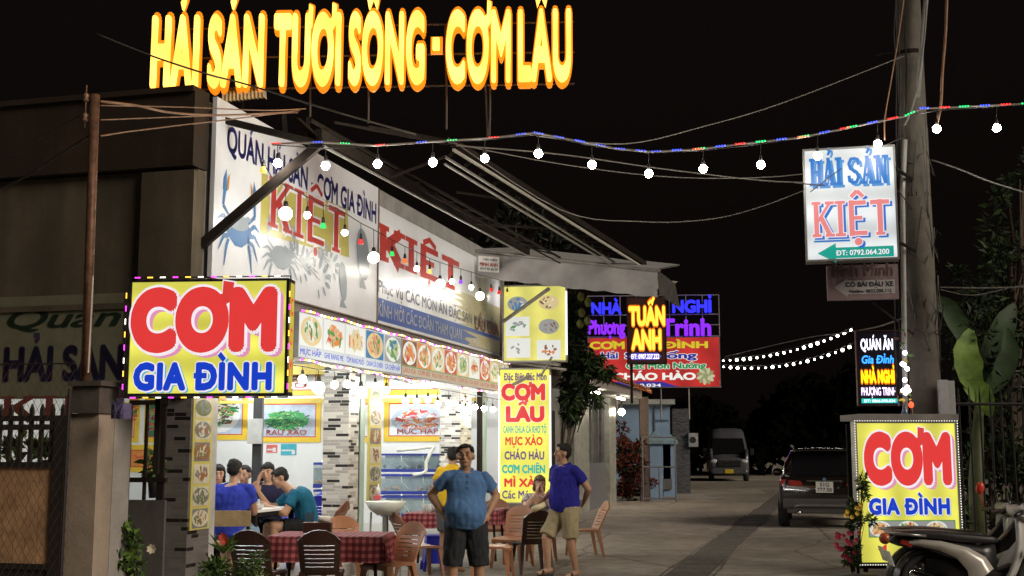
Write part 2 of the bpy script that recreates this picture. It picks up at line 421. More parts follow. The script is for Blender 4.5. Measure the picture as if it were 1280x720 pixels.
mb.add([(x, y, 0) for y in ys for x in xs], [(j * (nx + 1) + i, j * (nx + 1) + i + 1, (j + 1) * (nx + 1) + i + 1, (j + 1) * (nx + 1) + i) for j in range(ny) for i in range(nx)])
struct(mb.build('ground', ground_mat()))
mb = MB()                                # covered drain that runs down the lane
slabm = pm('drain_slab', (.105, .094, .08), .85, var=.45, scale=9, bump=.5, bscale=30)
GD = V((.27, 1, 0)).normalized(); g0 = V((2.13, 15.3, 0))
gx = V((GD.y, -GD.x, 0))
for i in range(-12, 62):
    a = g0 + GD * (i * .62)
    j = random.uniform(-.012, .012); w = .27 + random.uniform(-.015, .01)
    q = [a - gx * (w + j), a + gx * (w - j), a + gx * (w - j) + GD * .6, a - gx * (w + j) + GD * .6]
    zz = .006 + random.uniform(0, .005)
    mb.add([p + V((0, 0, -.02)) for p in q] + [p + V((0, 0, zz)) for p in q], [(4, 5, 6, 7), (0, 1, 5, 4), (1, 2, 6, 5), (2, 3, 7, 6), (3, 0, 4, 7)])
struct(mb.build('drain_covers', slabm))
mb = MB()                                # raw edges of the drain, a finger above the concrete
for s_ in (-1, 1):
    pts = [g0 + GD * t + gx * s_ * (.315 + .02 * math.sin(t * 1.7) + random.uniform(-.012, .012)) + V((0, 0, .003)) for t in [k * .4 - 7 for k in range(110)]]
    mb.tube(pts, .010, 5)
struct(mb.build('drain_edges', pm('drain_edge', (.19, .17, .145), .9, var=.3, scale=12)))

# ---- restaurant
wallw = pm('white_wall', (.74, .74, .72), .55, var=.05, scale=2)
beige = pm('streaked_wall', (.115, .092, .06), .85, var=.3, scale=.9, bump=.12)
def streak(m, amt):                      # vertical dark streaks; shade missing from the end wall is put into the colour
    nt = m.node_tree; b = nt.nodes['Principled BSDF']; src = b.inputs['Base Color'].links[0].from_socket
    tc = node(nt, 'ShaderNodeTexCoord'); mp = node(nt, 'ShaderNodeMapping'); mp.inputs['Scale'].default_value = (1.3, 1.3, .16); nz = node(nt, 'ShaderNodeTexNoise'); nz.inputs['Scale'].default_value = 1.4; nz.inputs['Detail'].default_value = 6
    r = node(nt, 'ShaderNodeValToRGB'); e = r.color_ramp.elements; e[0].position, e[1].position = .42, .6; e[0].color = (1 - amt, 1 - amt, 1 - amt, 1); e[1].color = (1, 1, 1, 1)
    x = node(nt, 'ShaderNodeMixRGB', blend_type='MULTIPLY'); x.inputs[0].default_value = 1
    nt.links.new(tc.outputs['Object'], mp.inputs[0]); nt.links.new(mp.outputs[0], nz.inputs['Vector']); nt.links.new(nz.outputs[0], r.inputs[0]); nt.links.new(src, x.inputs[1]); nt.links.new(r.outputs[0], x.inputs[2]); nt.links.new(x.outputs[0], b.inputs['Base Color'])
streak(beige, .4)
fasc = pm('fascia_paint', (.030, .016, .007), .8, var=.35, scale=1.4, bump=.15)
steel = pm('grey_steel', (.25, .24, .22), .5, metal=.3, var=.25, scale=9)
dsteel = pm('dark_steel', (.022, .017, .014), .9, metal=0, spec=.15, var=.3, scale=9)
tilef = pm('floor_tile', (.42, .4, .36), .3, var=.12, scale=3)
def tile_mat(name, lo, hi, dark):
    m = pm(name, hi, .35, var=0); nt = m.node_tree; b = nt.nodes['Principled BSDF']
    tc = node(nt, 'ShaderNodeTexCoord')
    dt = node(nt, 'ShaderNodeVectorMath', operation='DOT_PRODUCT'); dt.inputs[1].default_value = tuple(D * .97 + N * 1.03)
    sp = node(nt, 'ShaderNodeSeparateXYZ'); cb = node(nt, 'ShaderNodeCombineXYZ')
    nt.links.new(tc.outputs['Object'], dt.inputs[0]); nt.links.new(tc.outputs['Object'], sp.inputs[0])
    nt.links.new(dt.outputs['Value'], cb.inputs[0]); nt.links.new(sp.outputs[2], cb.inputs[1])
    br = node(nt, 'ShaderNodeTexBrick'); br.offset = .37; br.offset_frequency = 2; br.squash = .72; br.squash_frequency = 3
    br.inputs['Color1'].default_value = (0, 0, 0, 1); br.inputs['Color2'].default_value = (1, 1, 1, 1); br.inputs['Mortar'].default_value = (.5, .5, .5, 1)
    br.inputs['Scale'].default_value = 1; br.inputs['Mortar Size'].default_value = .0022; br.inputs['Brick Width'].default_value = .19; br.inputs['Row Height'].default_value = .04
    nt.links.new(cb.outputs[0], br.inputs['Vector'])
    r = node(nt, 'ShaderNodeValToRGB'); r.color_ramp.interpolation = 'CONSTANT'; e = r.color_ramp.elements
    e[0].position = 0; e[0].color = (*dark, 1); e[1].position = .16; e[1].color = (*lo, 1)
    x = e.new(.45); x.color = (*hi, 1); x = e.new(.75); x.color = (*[(a + c) / 2 for a, c in zip(lo, hi)], 1)
    nt.links.new(br.outputs['Color'], r.inputs[0]); nt.links.new(r.outputs[0], b.inputs['Base Color'])
    bp = node(nt, 'ShaderNodeBump'); bp.inputs['Strength'].default_value = .6; bp.inputs['Distance'].default_value = .01
    nt.links.new(br.outputs['Color'], bp.inputs['Height']); nt.links.new(bp.outputs[0], b.inputs['Normal'])
    return m
tileg = tile_mat('strip_tile', (.42, .41, .38), (.66, .65, .6), (.02, .018, .017))
tiled = tile_mat('strip_tile_shaded', (.14, .13, .125), (.165, .155, .15), (.012, .011, .011))  # darker copy of the strip tile, the corner's dim light put into the colour

mb = MB()
a, b_, c, d = F(11.7, 0, .12), F(23.3, 0, .12), F(23.3, 0, -9), F(11.7, 0, -9)
q = [a, b_, c, d]
mb.add([p + Z * -.02 for p in q] + [p + Z * .15 for p in q], [(4, 5, 6, 7), (0, 1, 5, 4), (1, 2, 6, 5), (2, 3, 7, 6), (3, 0, 4, 7)])
struct(mb.build('tiled_floor', tilef))

rest = empty('restaurant_building', F(12))
tag(rest, 'open fronted restaurant building with big grey white sign panels and strip tiled pillars', 'building')
mb = MB(); mb.fbox(BACK, -9, .0, .15, 5.2, -.15, 0); mb.build('back_wall', wallw, rest)
mb = MB(); mb.fbox(FRONT, -9.15, -9.0, .15, 5.2, -11.5, 0); mb.build('far_side_wall', wallw, rest)
mb = MB(); mb.fbox(FRONT, -9, -.02, 2.12, 4.44, -.16, 0); mb.build('end_wall', beige, rest)
mb = MB(); mb.fbox(FRONT, -.62, -.02, 2.12, 4.42, .003, .07); mb.fbox(FRONT, -9, -.63, 3.02, 3.08, .003, .03); mb.build('wall_pier', beige, rest)
mb = MB(); mb.fbox(FRONT, -10, -.03, 4.46, 5.23, -.2, .09); mb.fbox(FRONT, -10, -.03, 5.233, 5.29, -.2, .13); mb.build('fascia', fasc, rest)
mb = MB(); mb.fbox(FRONT, -9.2, -.05, 5.12, 5.2, -11.4, -.25); mb.build('roof', steel, rest)
mb = MB(); mb.fbox(FRONT, -8.98, -.16, 3.32, 3.36, -11.15, -.18); mb.build('ceiling', wallw, rest)
mb = MB(); mb.fbox(FAC, U(12.15), U(23.2), 3.0, 5.22, -.18, -.06); mb.build('upper_wall', pm('grey_wall', (.36, .355, .34), .7, var=.15, scale=2), rest)
mb = MB(); mb.fbox(FAC, U(12.1), U(23.2), 3.2, 3.32, -.05, .05); mb.build('lintel_beam', steel, rest)
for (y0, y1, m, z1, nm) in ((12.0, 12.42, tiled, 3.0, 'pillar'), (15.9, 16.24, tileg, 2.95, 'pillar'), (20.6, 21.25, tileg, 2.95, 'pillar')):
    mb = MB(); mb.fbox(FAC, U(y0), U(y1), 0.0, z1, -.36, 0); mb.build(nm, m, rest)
mb = MB(); mb.fbox(FAC, U(12.435), U(12.56), 0, 3.0, -.3, -.02); mb.build('door_jamb', pm('pale_jamb', (.45, .45, .42), .5, var=.2), rest)
pale = pm('pale_green_frame', (.42, .55, .5), .45, var=.12)
for (y0, y1) in ((16.26, 16.5), (21.9, 22.25)):
    mb = MB(); mb.fbox(FAC, U(y0), U(y0 + (y1 - y0) * .35), .15, 2.95, -.1, -.03)
    mb.build('folded_gate', dsteel, rest)
    mb = MB(); mb.fbox(FAC, U(y0 + (y1 - y0) * .4), U(y1), .15, 2.95, -.14, -.02); mb.build('door_frame', pale, rest)
pc = P(322, 561, 17.5)
mb = MB(); mb.box((pc.x, pc.y, 1.65), (.13, .13, 3.3)); po = mb.build('inner_post', pm('dark_post', (.03, .03, .032), .5, var=.2), rest)
mb = MB(); mb.box((pc.x - .02, pc.y - .1, 1.85), (.2, .1, .36)); mb.build('fuse_box', pm('grey_plastic', (.5, .5, .47), .5), rest)
mb = MB(); mb.fbox(FRONT, -9, -.16, 3.05, 3.25, -11.1, -10.95); mb.fbox(FRONT, -9, -.16, 2.5, 2.56, -11.17, -11.13); mb.build('wall_trim', pm('trim_yellow', (.62, .47, .1), .5), rest)
# sheet of corrugated roofing that shows above the panel
mb = MB()
pts = []
for i in range(25):
    for j in (0, 1):
        p = P(276, 128, 13.2).lerp(P(332, 122, 13.2), i / 24) + (P(300, 112, 13.6) - P(300, 126, 13.2)) * j * 1.2
        pts.append(p + V((0, -.03 if i % 2 else .03, 0)))
mb.add(pts + [p + V((0, .04, 0)) for p in pts], [(2 * i, 2 * i + 2, 2 * i + 3, 2 * i + 1) for i in range(24)] + [(50 + 2 * i + 1, 50 + 2 * i + 3, 50 + 2 * i + 2, 50 + 2 * i) for i in range(24)])
tag(mb.build('roof_sheet', pm('roof_sheet_paint', (.45, .44, .43), .45, metal=.3, var=.2)), 'loose corrugated roofing sheet under the glowing roof letters', 'roof sheet')

# fluorescent tubes under the restaurant ceiling
tubem = glow('tube_light', (.93, .98, 1), 235)
body = pm('tube_body', (.7, .7, .7), .5)
n_t = 0
for y in (13.4, 16.2, 19.2, 22.2):
    for off, wd in ((-1.7, 'the yard side'), (-5.0, 'the middle')):
        p = F(y, 3.12, off)
        t = empty('tube_lamp', p, R(-15)); n_t += 1
        tag(t, 'white fluorescent tube under the restaurant ceiling', 'lamp', 'tubes under the restaurant ceiling')
        mb = MB(); mb.tube([p - N * .58, p + N * .58], .018, 8); mb.build('tube', tubem, t, True)
        mb = MB(); mb.box(p + Z * .06, (1.24, .05, .05), Matrix.Rotation(R(-15), 3, 'Z')); mb.build('fitting', body, t)

# ---- boundary pier, gate and mesh fence at the front left corner
pier = empty('gate_pier', (-3.28, 9.2, 0))
tag(pier, 'plastered square gate pier with flat dark cap holding up the rusty pipe', 'pier')
PF = Fr(V((X(122, 8.95), 8.95, 0)), N, Z)
u0 = PF.pix(85, 560)[0]
conc = pm('plaster_pier', (.36, .29, .225), .85, var=.2, scale=3, bump=.12)
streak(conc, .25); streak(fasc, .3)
mb = MB(); mb.fbox(PF, u0, 0, 0, 1.86, -.2, 0); mb.build('shaft', conc, pier)
mb = MB(); mb.fbox(PF, u0 + .02, .002, 0, 1.9, -.43, -.203); mb.build('rear_shaft', pm('plaster_pier_grey', (.32, .3, .275), .85, var=.2, scale=3, bump=.12), pier)
mb = MB(); mb.fbox(PF, u0 + .04, .02, 1.862, 2.06, -.22, .04); mb.fbox(PF, u0 + .02, .05, 2.063, 2.1, -.25, .07); mb.build('cap', pm('pier_cap', (.09, .075, .065), .8, var=.3), pier)
rust = pm('rusty_pipe', (.17, .085, .05), .55, metal=.3, var=.45, scale=14, bump=.3)
b0, b1 = P(107, 468, 9.0), P(119, 119, 9.1)
pp = empty('steel_pipe_pole', (b0.x, b0.y, 2.1))
tag(pp, 'tall rusty steel pipe on the gate pier carrying service wires', 'pole')
mb = MB(); mb.tube([b0 - Z * .1, b0.lerp(b1, .5), b1], .036, 12); mb.build('pipe', rust, pp, True)
mb = MB()
for z in (.14, -.02):
    q = b1 + V((-.07, 0, -.16 + z)); mb.tube([q + Z * .035, q + Z * .015, q, q - Z * .02, q - Z * .035], [.014, .026, .017, .028, .015], 8)
mb.tube([b1 + V((-.07, 0, .08)), b1 + V((-.07, 0, -.26))], .006, 5); mb.build('insulator', pm('ceramic_brown', (.25, .14, .09), .25), pp, True)
q = P(113, 408, 8.9); mb = MB(); mb.tube([P(116, 345, 8.93), P(110, 466, 8.93)], .008, 6)
tag(mb.build('plastic_conduit', pm('white_conduit', (.5, .42, .36), .4)), 'thin pale plastic conduit strapped beside the rusty pipe', 'conduit')
mb = MB(); cb_ = Fr(P(158, 515, 8.75), N, Z); mb.fbox(cb_, -.06, .04, -.05, .06, 0, .1)
for i in range(14): mb.tube([cb_.pt(random.uniform(-.04, .06), random.uniform(-.06, .1), .1 + random.uniform(0, .03)) for _ in range(5)], .003, 4)
tag(mb.build('junction_box', pm('purple_box', (.14, .12, .25), .5)), 'small purple grey junction box with tangled wires under the family meal lightbox', 'junction box')

GT = Fr(V((X(82, 8.9), 8.9, 0)), N, Z)     # sliding gate left of the pier
gate = empty('sheet_gate', (X(40, 9.0), 9.0, 0))
tag(gate, 'rusty slatted gate with barred top and plank coloured lower panel', 'gate')
rt = pm('gate_rust', (.56, .33, .18), .7, var=.35, scale=7, bump=.25)
dk = pm('gate_dark', (.025, .02, .018), .6, var=.2)
gz = lambda py: GT.pix(40, py)[1]
mb = MB()
ul = GT.pix(-330, 600)[0]; ur = GT.pix(66, 600)[0]
k = ul
while k < ur:
    mb.fbox(GT, k, min(k + .095, ur), gz(706), gz(581), -.015, .012 if int(k * 100) % 2 else .006); k += .1
mb.build('slat_panel', rt, gate)
mb = MB(); e0 = GT.pix(82, 600)[0]
for py in (523, 534, 581, 708): mb.fbox(GT, ul, e0, gz(py) - .02, gz(py) + .02, -.02, .025)
mb.fbox(GT, e0 - .1, e0, 0, gz(522), -.022, .028); mb.build('gate_frame', dk, gate)
mb = MB()
for px in range(-326, 82, 13):
    u = GT.pix(px, 555)[0]; mb.fbox(GT, u - .014, u + .014, gz(581) + .02, gz(512), -.012, .012); mb.fpoly(GT, [(u - .016, gz(512)), (u + .016, gz(512)), (u, gz(505))], -.01, .02)
mb.build('bars', dk, gate)
mb = MB(); mb.fbox(GT, ul, e0 - .11, 0, gz(712), -.02, .01); mb.build('kick_plate', dk, gate)
# chain-link mesh hung in front of the gate
CL = Fr(V((X(82, 8.6), 8.6, 0)), N, Z)
mb = MB(); ul2 = CL.pix(-330, 560)[0]; ur2 = CL.pix(90, 560)[0]; zt, zb = CL.pix(40, 452)[1], CL.pix(40, 722)[1]
s_ = .062; k = ul2 - (zt - zb)
def clip(u, v, du, dv):
    t0, t1 = 0, 1
    for p, dlt, lo, hi in ((u, du, ul2, ur2), (v, dv, zb, zt)):
        a, b = (lo - p) / dlt, (hi - p) / dlt
        if a > b: a, b = b, a
        t0, t1 = max(t0, a), min(t1, b)
    return (t0, t1) if t1 > t0 + .01 else None
L = (zt - zb)
for i in range(int((ur2 - ul2 + 2 * L) / s_)):
    for sg in (1, -1):
        u = ul2 - L + i * s_ if sg == 1 else ul2 + i * s_
        du = L * .62 * sg
        c = clip(u, zb, du, L)
        if c: mb.tube([CL.pt(u + du * c[0], zb + L * c[0], .003 * sg), CL.pt(u + du * c[1], zb + L * c[1], .003 * sg)], .0016, 3, False)
cl = empty('mesh_fence', CL.pt(-.5, 0)); tag(cl, 'rusty chain link mesh stretched in front of the slatted gate', 'fence')
mb.build('wire_mesh', pm('mesh_wire', (.1, .075, .055), .6, metal=.4), cl)
mb = MB(); up = CL.pix(84, 560)[0]; mb.tube([CL.pt(up, 0, 0), CL.pt(up, zt - .2, 0)], .014, 8); mb.tube([CL.pt(ul2, zt, 0), CL.pt(up + .02, zt - .02, 0)], .006, 6); mb.build('fence_post', dk, cl)
# low panel with dark window frame between pier and corner pillar
WF = Fr(V((X(166, 10.6), 10.6, 0)), N, Z)
wz = lambda py: WF.pix(185, py)[1]
lw = empty('half_gate', WF.pt(.15, 0)); tag(lw, 'dark grey half gate with open bars between gate pier and corner pillar', 'gate')
ua, ub = WF.pix(158, 600)[0], WF.pix(207, 600)[0]
mb = MB(); mb.fbox(WF, ua, ub, .0, wz(625), -.03, 0); mb.build('panel', pm('panel_grey', (.11, .1, .1), .6, var=.2), lw)
mb = MB()
for px in (160, 181, 201): u = WF.pix(px, 560)[0]; mb.fbox(WF, u - .012 - (.02 if px == 201 else 0), u + .012 + (.02 if px == 201 else 0), wz(625) + .001, wz(503), -.03, -.005)
mb.fbox(WF, ua, ub, wz(603), wz(597), -.035, .004); mb.fbox(WF, ua, ub, wz(506), wz(500), -.036, .005); mb.build('frame', dsteel, lw)
# ================================================================ SIGNS
def sign_fr(px, py, d, yaw): p = P(px, py, d); a = R(yaw); return Fr(p, (math.cos(a), math.sin(a), 0), Z)
def lightbox(name, label, x0, y0, x1, y1, d, yaw, thick, face, frame, cat='sign', group=None, rim=.018):
    fr = sign_fr(x0, y1, d, yaw); w = fr.pix(x1, (y0 + y1) / 2)[0]; h = fr.pix((x0 + x1) / 2, y0)[1]
    rt_ = empty(name, fr.pt(w / 2, 0, -thick / 2), R(yaw)); tag(rt_, label, cat, group)
    mb = MB(); mb.fbox(fr, 0, w, 0, h, -thick, -.003); mb.build('box', frame, rt_)
    mb = MB()
    mb.fbox(fr, -rim, w + rim, h, h + rim, -thick - .004, .012); mb.fbox(fr, -rim, w + rim, -rim, 0, -thick - .004, .012)
    mb.fbox(fr, -rim, 0, .0, h, -thick - .004, .012); mb.fbox(fr, w, w + rim, .0, h, -thick - .004, .012)
    mb.build('frame', frame, rt_)
    mb = MB(); mb.frect(fr, 0.0, w, 0.0, h, 0.001); mb.build('face', face, rt_)
    return rt_, fr, w, h
alu = pm('sign_aluminium', (.3, .3, .29), .4, metal=.6, var=.15)
black = pm('black_paint', (.012, .012, .013), .5, var=.2)
e_red = glow('print_red', (.66, .045, .042), .95); e_blue = glow('print_blue', (.01, .05, .5), .95); e_white = glow('print_white', (.80, .74, .78), .95)
e_pink = glow('print_pink', (.72, .3, .5), .85); e_sky = glow('print_sky', (.12, .45, .62), .85)
e_teal = glow('print_teal', (.03, .42, .36), .9); e_purp = glow('print_purple', (.16, .08, .24), .8); e_green = glow('print_green', (.06, .3, .06), .7)
e_dark = glow('print_dark', (.05, .045, .05), .6)
def dish(mb, fr, cu, cv, ru, rv, w, seed, k_plate=0, ks=(1, 2, 3), n=26, plate=True, long=.5, mix=None):
    rnd = random.Random(seed)
    if plate: mb.k = k_plate; mb.fell(fr, cu, cv, ru, rv, w, 20)
    if mix is not None:
        mb.k = mix; pts = []; p1_, p2_ = rnd.uniform(0, 6), rnd.uniform(0, 6)
        for i in range(26): a = i * 2 * math.pi / 26; g_ = .74 + .10 * math.sin(3 * a + p1_) + .07 * math.sin(7 * a + p2_); pts.append((cu + ru * g_ * math.cos(a), cv + rv * g_ * math.sin(a)))
        mb.fpoly(fr, pts, w + .0003)
    for i in range(n):
        a, q = rnd.uniform(0, 6.28), math.sqrt(rnd.random()) * .72
        mb.k = rnd.choice(ks)
        mb.fell(fr, cu + ru * q * math.cos(a), cv + rv * q * math.sin(a), ru * rnd.uniform(.12, .34), rv * rnd.uniform(.06, .2), w + .0006 + i * .00005, 7, rnd.uniform(0, 3.1))
    mb.k = 0
food = [glow('food_white', (.82, .84, .8), .75, False), glow('food_orange', (.75, .25, .06), .75, False), glow('food_green', (.1, .33, .09), .7, False), glow('food_cream', (.75, .6, .3), .75, False),
        glow('food_red', (.6, .09, .05), .7, False), glow('food_blue', (.05, .22, .45), .7, False), glow('food_brown', (.25, .11, .04), .7, False), glow('food_grey', (.35, .36, .36), .7, False)] + [mottled('food_mix_' + k, MIXES[k], .8, 16) for k in ('orange', 'green', 'cream', 'red')]

def family_sign(mb3, fr, x0, yc, x1, xg0, yg, xg1, depth=0):
    """the two lines of the family meal boards: soft shadow, white rim, letter"""
    def line(s, a, ys, b, ms, bold, sh, sp):
        u0, v0 = fr.pix(a, ys[1]); u1 = fr.pix(b, ys[1])[0]; v1 = fr.pix(a, ys[0])[1]; q = (v1 - v0)
        for m, bd, w, dx, dy in ((ms[0], bold + .012, .002, .09, -.07), (ms[0], bold + .012, .0045, .068, -.052), (ms[0], bold + .012, .007, .045, -.034), (ms[1], bold + .03, .0095, .02, -.015), (ms[1], bold + .034, .0122, 0, 0), (ms[2], bold, .0152, 0, 0)):
            mb3[m] = mb3.get(m) or MB()
            text(mb3[m], fr, s, u0, u1, v0, v1, w, bold=bd, du=q * dx * sh, dv=q * dy * sh, sp=sp)
    line('CƠM', x0, yc, x1, ('pink', 'white', 'red'), .085, 1.0, 1.1)
    line('GIA ĐÌNH', xg0, yg, xg1, ('sky', 'white', 'blue'), .062, 1.0, 1.1)
FM = {'pink': e_pink, 'white': e_white, 'red': e_red, 'sky': e_sky, 'blue': e_blue}

# --- left family meal lightbox
yel = banded('yellow_backlit', (.72, .69, .10), .98, (0, 0, 1), .29, .2)
rt_, fr, w, h = lightbox('lightbox_sign', 'wide yellow family meal lightbox ringed with coloured light modules, above the corner pillar', 160, 352, 357, 492, 9.0, -5, .16, yel, black)
fam1 = fr
mbs = {}; family_sign(mbs, fr, 169, (364, 433), 340, 169, (454, 486), 338)
for k, m in mbs.items(): m.build('lettering', FM[k], rt_)
SF = Fr(fr.pt(w, 0, 0), -fr.n, Z)
mb = MB(); mb.frect(SF, .012, .148, .01, h - .01, .0195 ); mb.build('side_face', glow('side_yellow', (.62, .5, .06), .8), rt_)
mb = MB()
for i, c in enumerate('CƠM'): text(mb, SF, c, .045, .115, h * (.7 - .27 * i), h * (.86 - .27 * i), .0215, bold=.02)
mb.build('side_lettering', e_red, rt_)
ledc = {'magenta': glow('led_magenta', (1, .05, .9), 3.2, False), 'amber': glow('led_amber', (1, .5, .05), 3.4, False), 'white': glow('led_white', (1, .93, .8), 3.8, False)}
def led_ring(fr, w, h, label, parent_name='led_string', step=.098):
    r = empty(parent_name, fr.pt(w / 2, 0)); tag(r, label, 'led string')
    mb = MB(); o = .032
    mb.tube([fr.pt(-o, -o, .02), fr.pt(w + o, -o, .02), fr.pt(w + o, h + o, .02), fr.pt(-o, h + o, .02), fr.pt(-o, -o, .02)], .006, 5); mb.build('cable', black, r)
    per = []
    for i in range(int(w / step)): per.append((step * (i + .5), -o, 0)); per.append((step * (i + .5), h + o, 0))
    for i in range(int(h / step)): per.append((-o, step * (i + .5), 1)); per.append((w + o, step * (i + .5), 1))
    for n, (u, v, vert) in enumerate(per):
        mb = MB()
        for q in (-1.5, -.5, .5, 1.5):
            mb.sph(fr.pt(u + (0 if vert else q * .011), v + (q * .011 if vert else 0), .03), .0052, 6, 4)
        mb.build('led_module', ledc[('magenta', 'amber', 'white')[(n // 2) % 3]], r, True)
led_ring(fr, w, h, 'string of magenta amber and white light modules round the wide yellow family meal lightbox')
# bracket that carries the lightbox
mb = MB()
for v in (.1, .75): mb.fbox(fr, -.02, .25, v, v + .03, -.23, -.165)
mb.fbox(fr, .12, .16, -.6, h * .9, -.27, -.235)
tag(mb.build('sign_bracket', dsteel), 'dark steel bracket behind the wide yellow family meal lightbox', 'bracket')

# --- right family meal lightbox on its stand, turned a little towards the lane
yel2 = banded('yellow_backlit_tall', (.72, .69, .10), .98, (1, 0, 0), .42, .2)
rt_, fr, w, h = lightbox('lightbox_sign', 'upright yellow family meal lightbox edged with tiny white lights, behind the motorbikes', 1077, 529, 1197, 703, 13.2, 3, .14, yel2, alu)
mbs = {}; family_sign(mbs, fr, 1084, (543, 600), 1186, 1087, (623, 642), 1186)
for k, m in mbs.items(): m.build('lettering', FM[k], rt_)
mb = MB(); a = fr.pix(1086, 672); b = fr.pix(1194, 650); mb.frect(fr, a[0], b[0], a[1], b[1], .003); mb.build('picture_border', e_green, rt_)
mb = MB(); mb.k = 7; mb.frect(fr, a[0] + .01, b[0] - .01, a[1] + .01, b[1] - .01, .0045)
for i in range(3): dish(mb, fr, a[0] + .13 + .31 * i, (a[1] + b[1]) / 2, .12, .085, .006, 30 + i, 0, (1, 2, 3, 4), 10, mix=8 + i)
mb.build('food_picture', food, rt_)
mb = MB(); q = fr.pix(1097, 687)[0]; qv = fr.pix(1097, 687)[1]; mb.fpoly(fr, [(q, qv), (q + .1, qv + .06), (q + .1, qv - .06)], .003); mb.build('arrow', e_red, rt_)
mb = MB(); pts = []
o = .025
ring = [(0 - o, -o), (w + o, -o), (w + o, h + o), (-o, h + o), (-o, -o)]
for (a, b) in zip(ring, ring[1:]):
    n = int(math.hypot(b[0] - a[0], b[1] - a[1]) / .028)
    for i in range(n):
        t = i / n; mb.sph(fr.pt(a[0] + (b[0] - a[0]) * t, a[1] + (b[1] - a[1]) * t, .02), .006, 5, 3)
lr = empty('light_rope', fr.pt(w / 2, 0)); tag(lr, 'fine white light rope round the upright yellow family meal lightbox', 'light rope')
mb.build('beads', glow('bead_white', (1, .97, .88), 1.7, False), lr, True)
mb = MB(); mb.tube([fr.pt(*p_, .014) for p_ in ring], .006, 5); mb.build('cable', pm('clear_cable', (.5, .5, .46), .3), lr)
st = empty('sign_stand', fr.pt(w / 2, -.3, -.1)); tag(st, 'low steel stand with plank top carrying the upright yellow family meal lightbox', 'stand')
mb = MB(); z0 = -fr.o.z
for u in (.06, w - .1):
    for ww in (-.13, -.55): mb.fbox(fr, u, u + .04, z0, -.03 if ww > -.2 else h, ww, ww + .04)
mb.build('legs', dsteel, st)
mb = MB(); mb.fbox(fr, .02, w + .03, h + .03, h + .1, -.6, .05); mb.build('top_plank', pm('grey_plank', (.2, .19, .18), .7, var=.25), st)
mb = MB(); mb.fbox(fr, .0, w, -.07, -.03, -.6, -.02); mb.build('shelf', dsteel, st)

# --- tall menu lightbox
yel3 = banded('yellow_menu', (.73, .70, .095), .98, (0, 0, 1), 1.1, .10)
rt_, fr, w, h = lightbox('menu_sign', 'tall narrow yellow lightbox listing dishes in red, purple and teal', 625, 462, 687, 628, 22.4, -6, .2, yel3, alu, rim=.03)
L = [('Đặc Biệt Các Món', 630, 466, 683, 475, e_purp, .02), ('CƠM', 628, 480, 680, 499, e_red, .05), ('LẨU', 634, 508, 679, 526, e_red, .05), ('CANH CHUA CÁ KHO TỘ', 629, 532, 683, 541, e_teal, .012),
     ('MỰC XÀO', 632, 546, 678, 556, e_red, .02), ('CHÁO HÀU', 631, 564, 680, 574, e_purp, .02), ('CƠM CHIÊN', 628, 581, 681, 591, e_teal, .03), ('MÌ XÀO', 631, 598, 680, 608, e_red, .03), ('Các Món Ăn', 628, 613, 682, 623, e_purp, .01)]
for s, a, b, c, d, m, bo in L:
    if s in ('CƠM', 'LẨU'): mb = MB(); textpx(mb, fr, s, a, b, c, d, .003, bold=bo + .04); mb.build('lettering_rim', e_white, rt_)
    mb = MB(); textpx(mb, fr, s, a, b, c, d, .0062, bold=bo + .018, sp=1.04); mb.build('lettering', m, rt_)
mb = MB()
for u in (-.015, w + .015): mb.tube([fr.pt(u, .1, .02), fr.pt(u, h - .12, .02)], .013, 6)
mb.build('edge_tube', glow('edge_white', (1, 1, .96), 3), rt_, True)
mb = MB()
for u in (.08, w - .12): mb.fbox(fr, u, u + .05, -fr.o.z, -.031, -.15, -.1)
mb.build('leg', alu, rt_)

# --- shellfish picture lightbox above it
rt_, fr, w, h = lightbox('picture_sign', 'square yellow lightbox with six shellfish pictures under the grey awning', 630, 358, 707, 451, 22.2, -6, .2, banded('yellow_square', (.68, .64, .15), .93, tuple(D.cross(Z)), .5, .12), alu, rim=.03)
mb = MB()
q = lambda x, y: fr.pix(x, y)
for i, (x, y) in enumerate(((647, 380), (686, 378), (647, 408), (686, 408), (648, 435), (686, 437))):
    u, v = q(x, y)
    if i in (2, 4, 5): mb.k = 0; mb.frect(fr, u - .22, u + .22, v - .18, v + .18, .003)
    dish(mb, fr, u, v, .19, .14, .005, 60 + i, (7, 3, 0, 7, 0, 0)[i], ((5, 7, 0), (6, 0, 3), (0, 7, 2), (6, 7), (0, 7), (6, 1))[i], 14)
mb.build('food_picture', food, rt_)
mb = MB(); mb.tube([fr.pt(w + .015, .1, .02), fr.pt(w + .015, h - .1, .02)], .015, 6); mb.build('edge_tube', MATS['edge_white'], rt_, True)

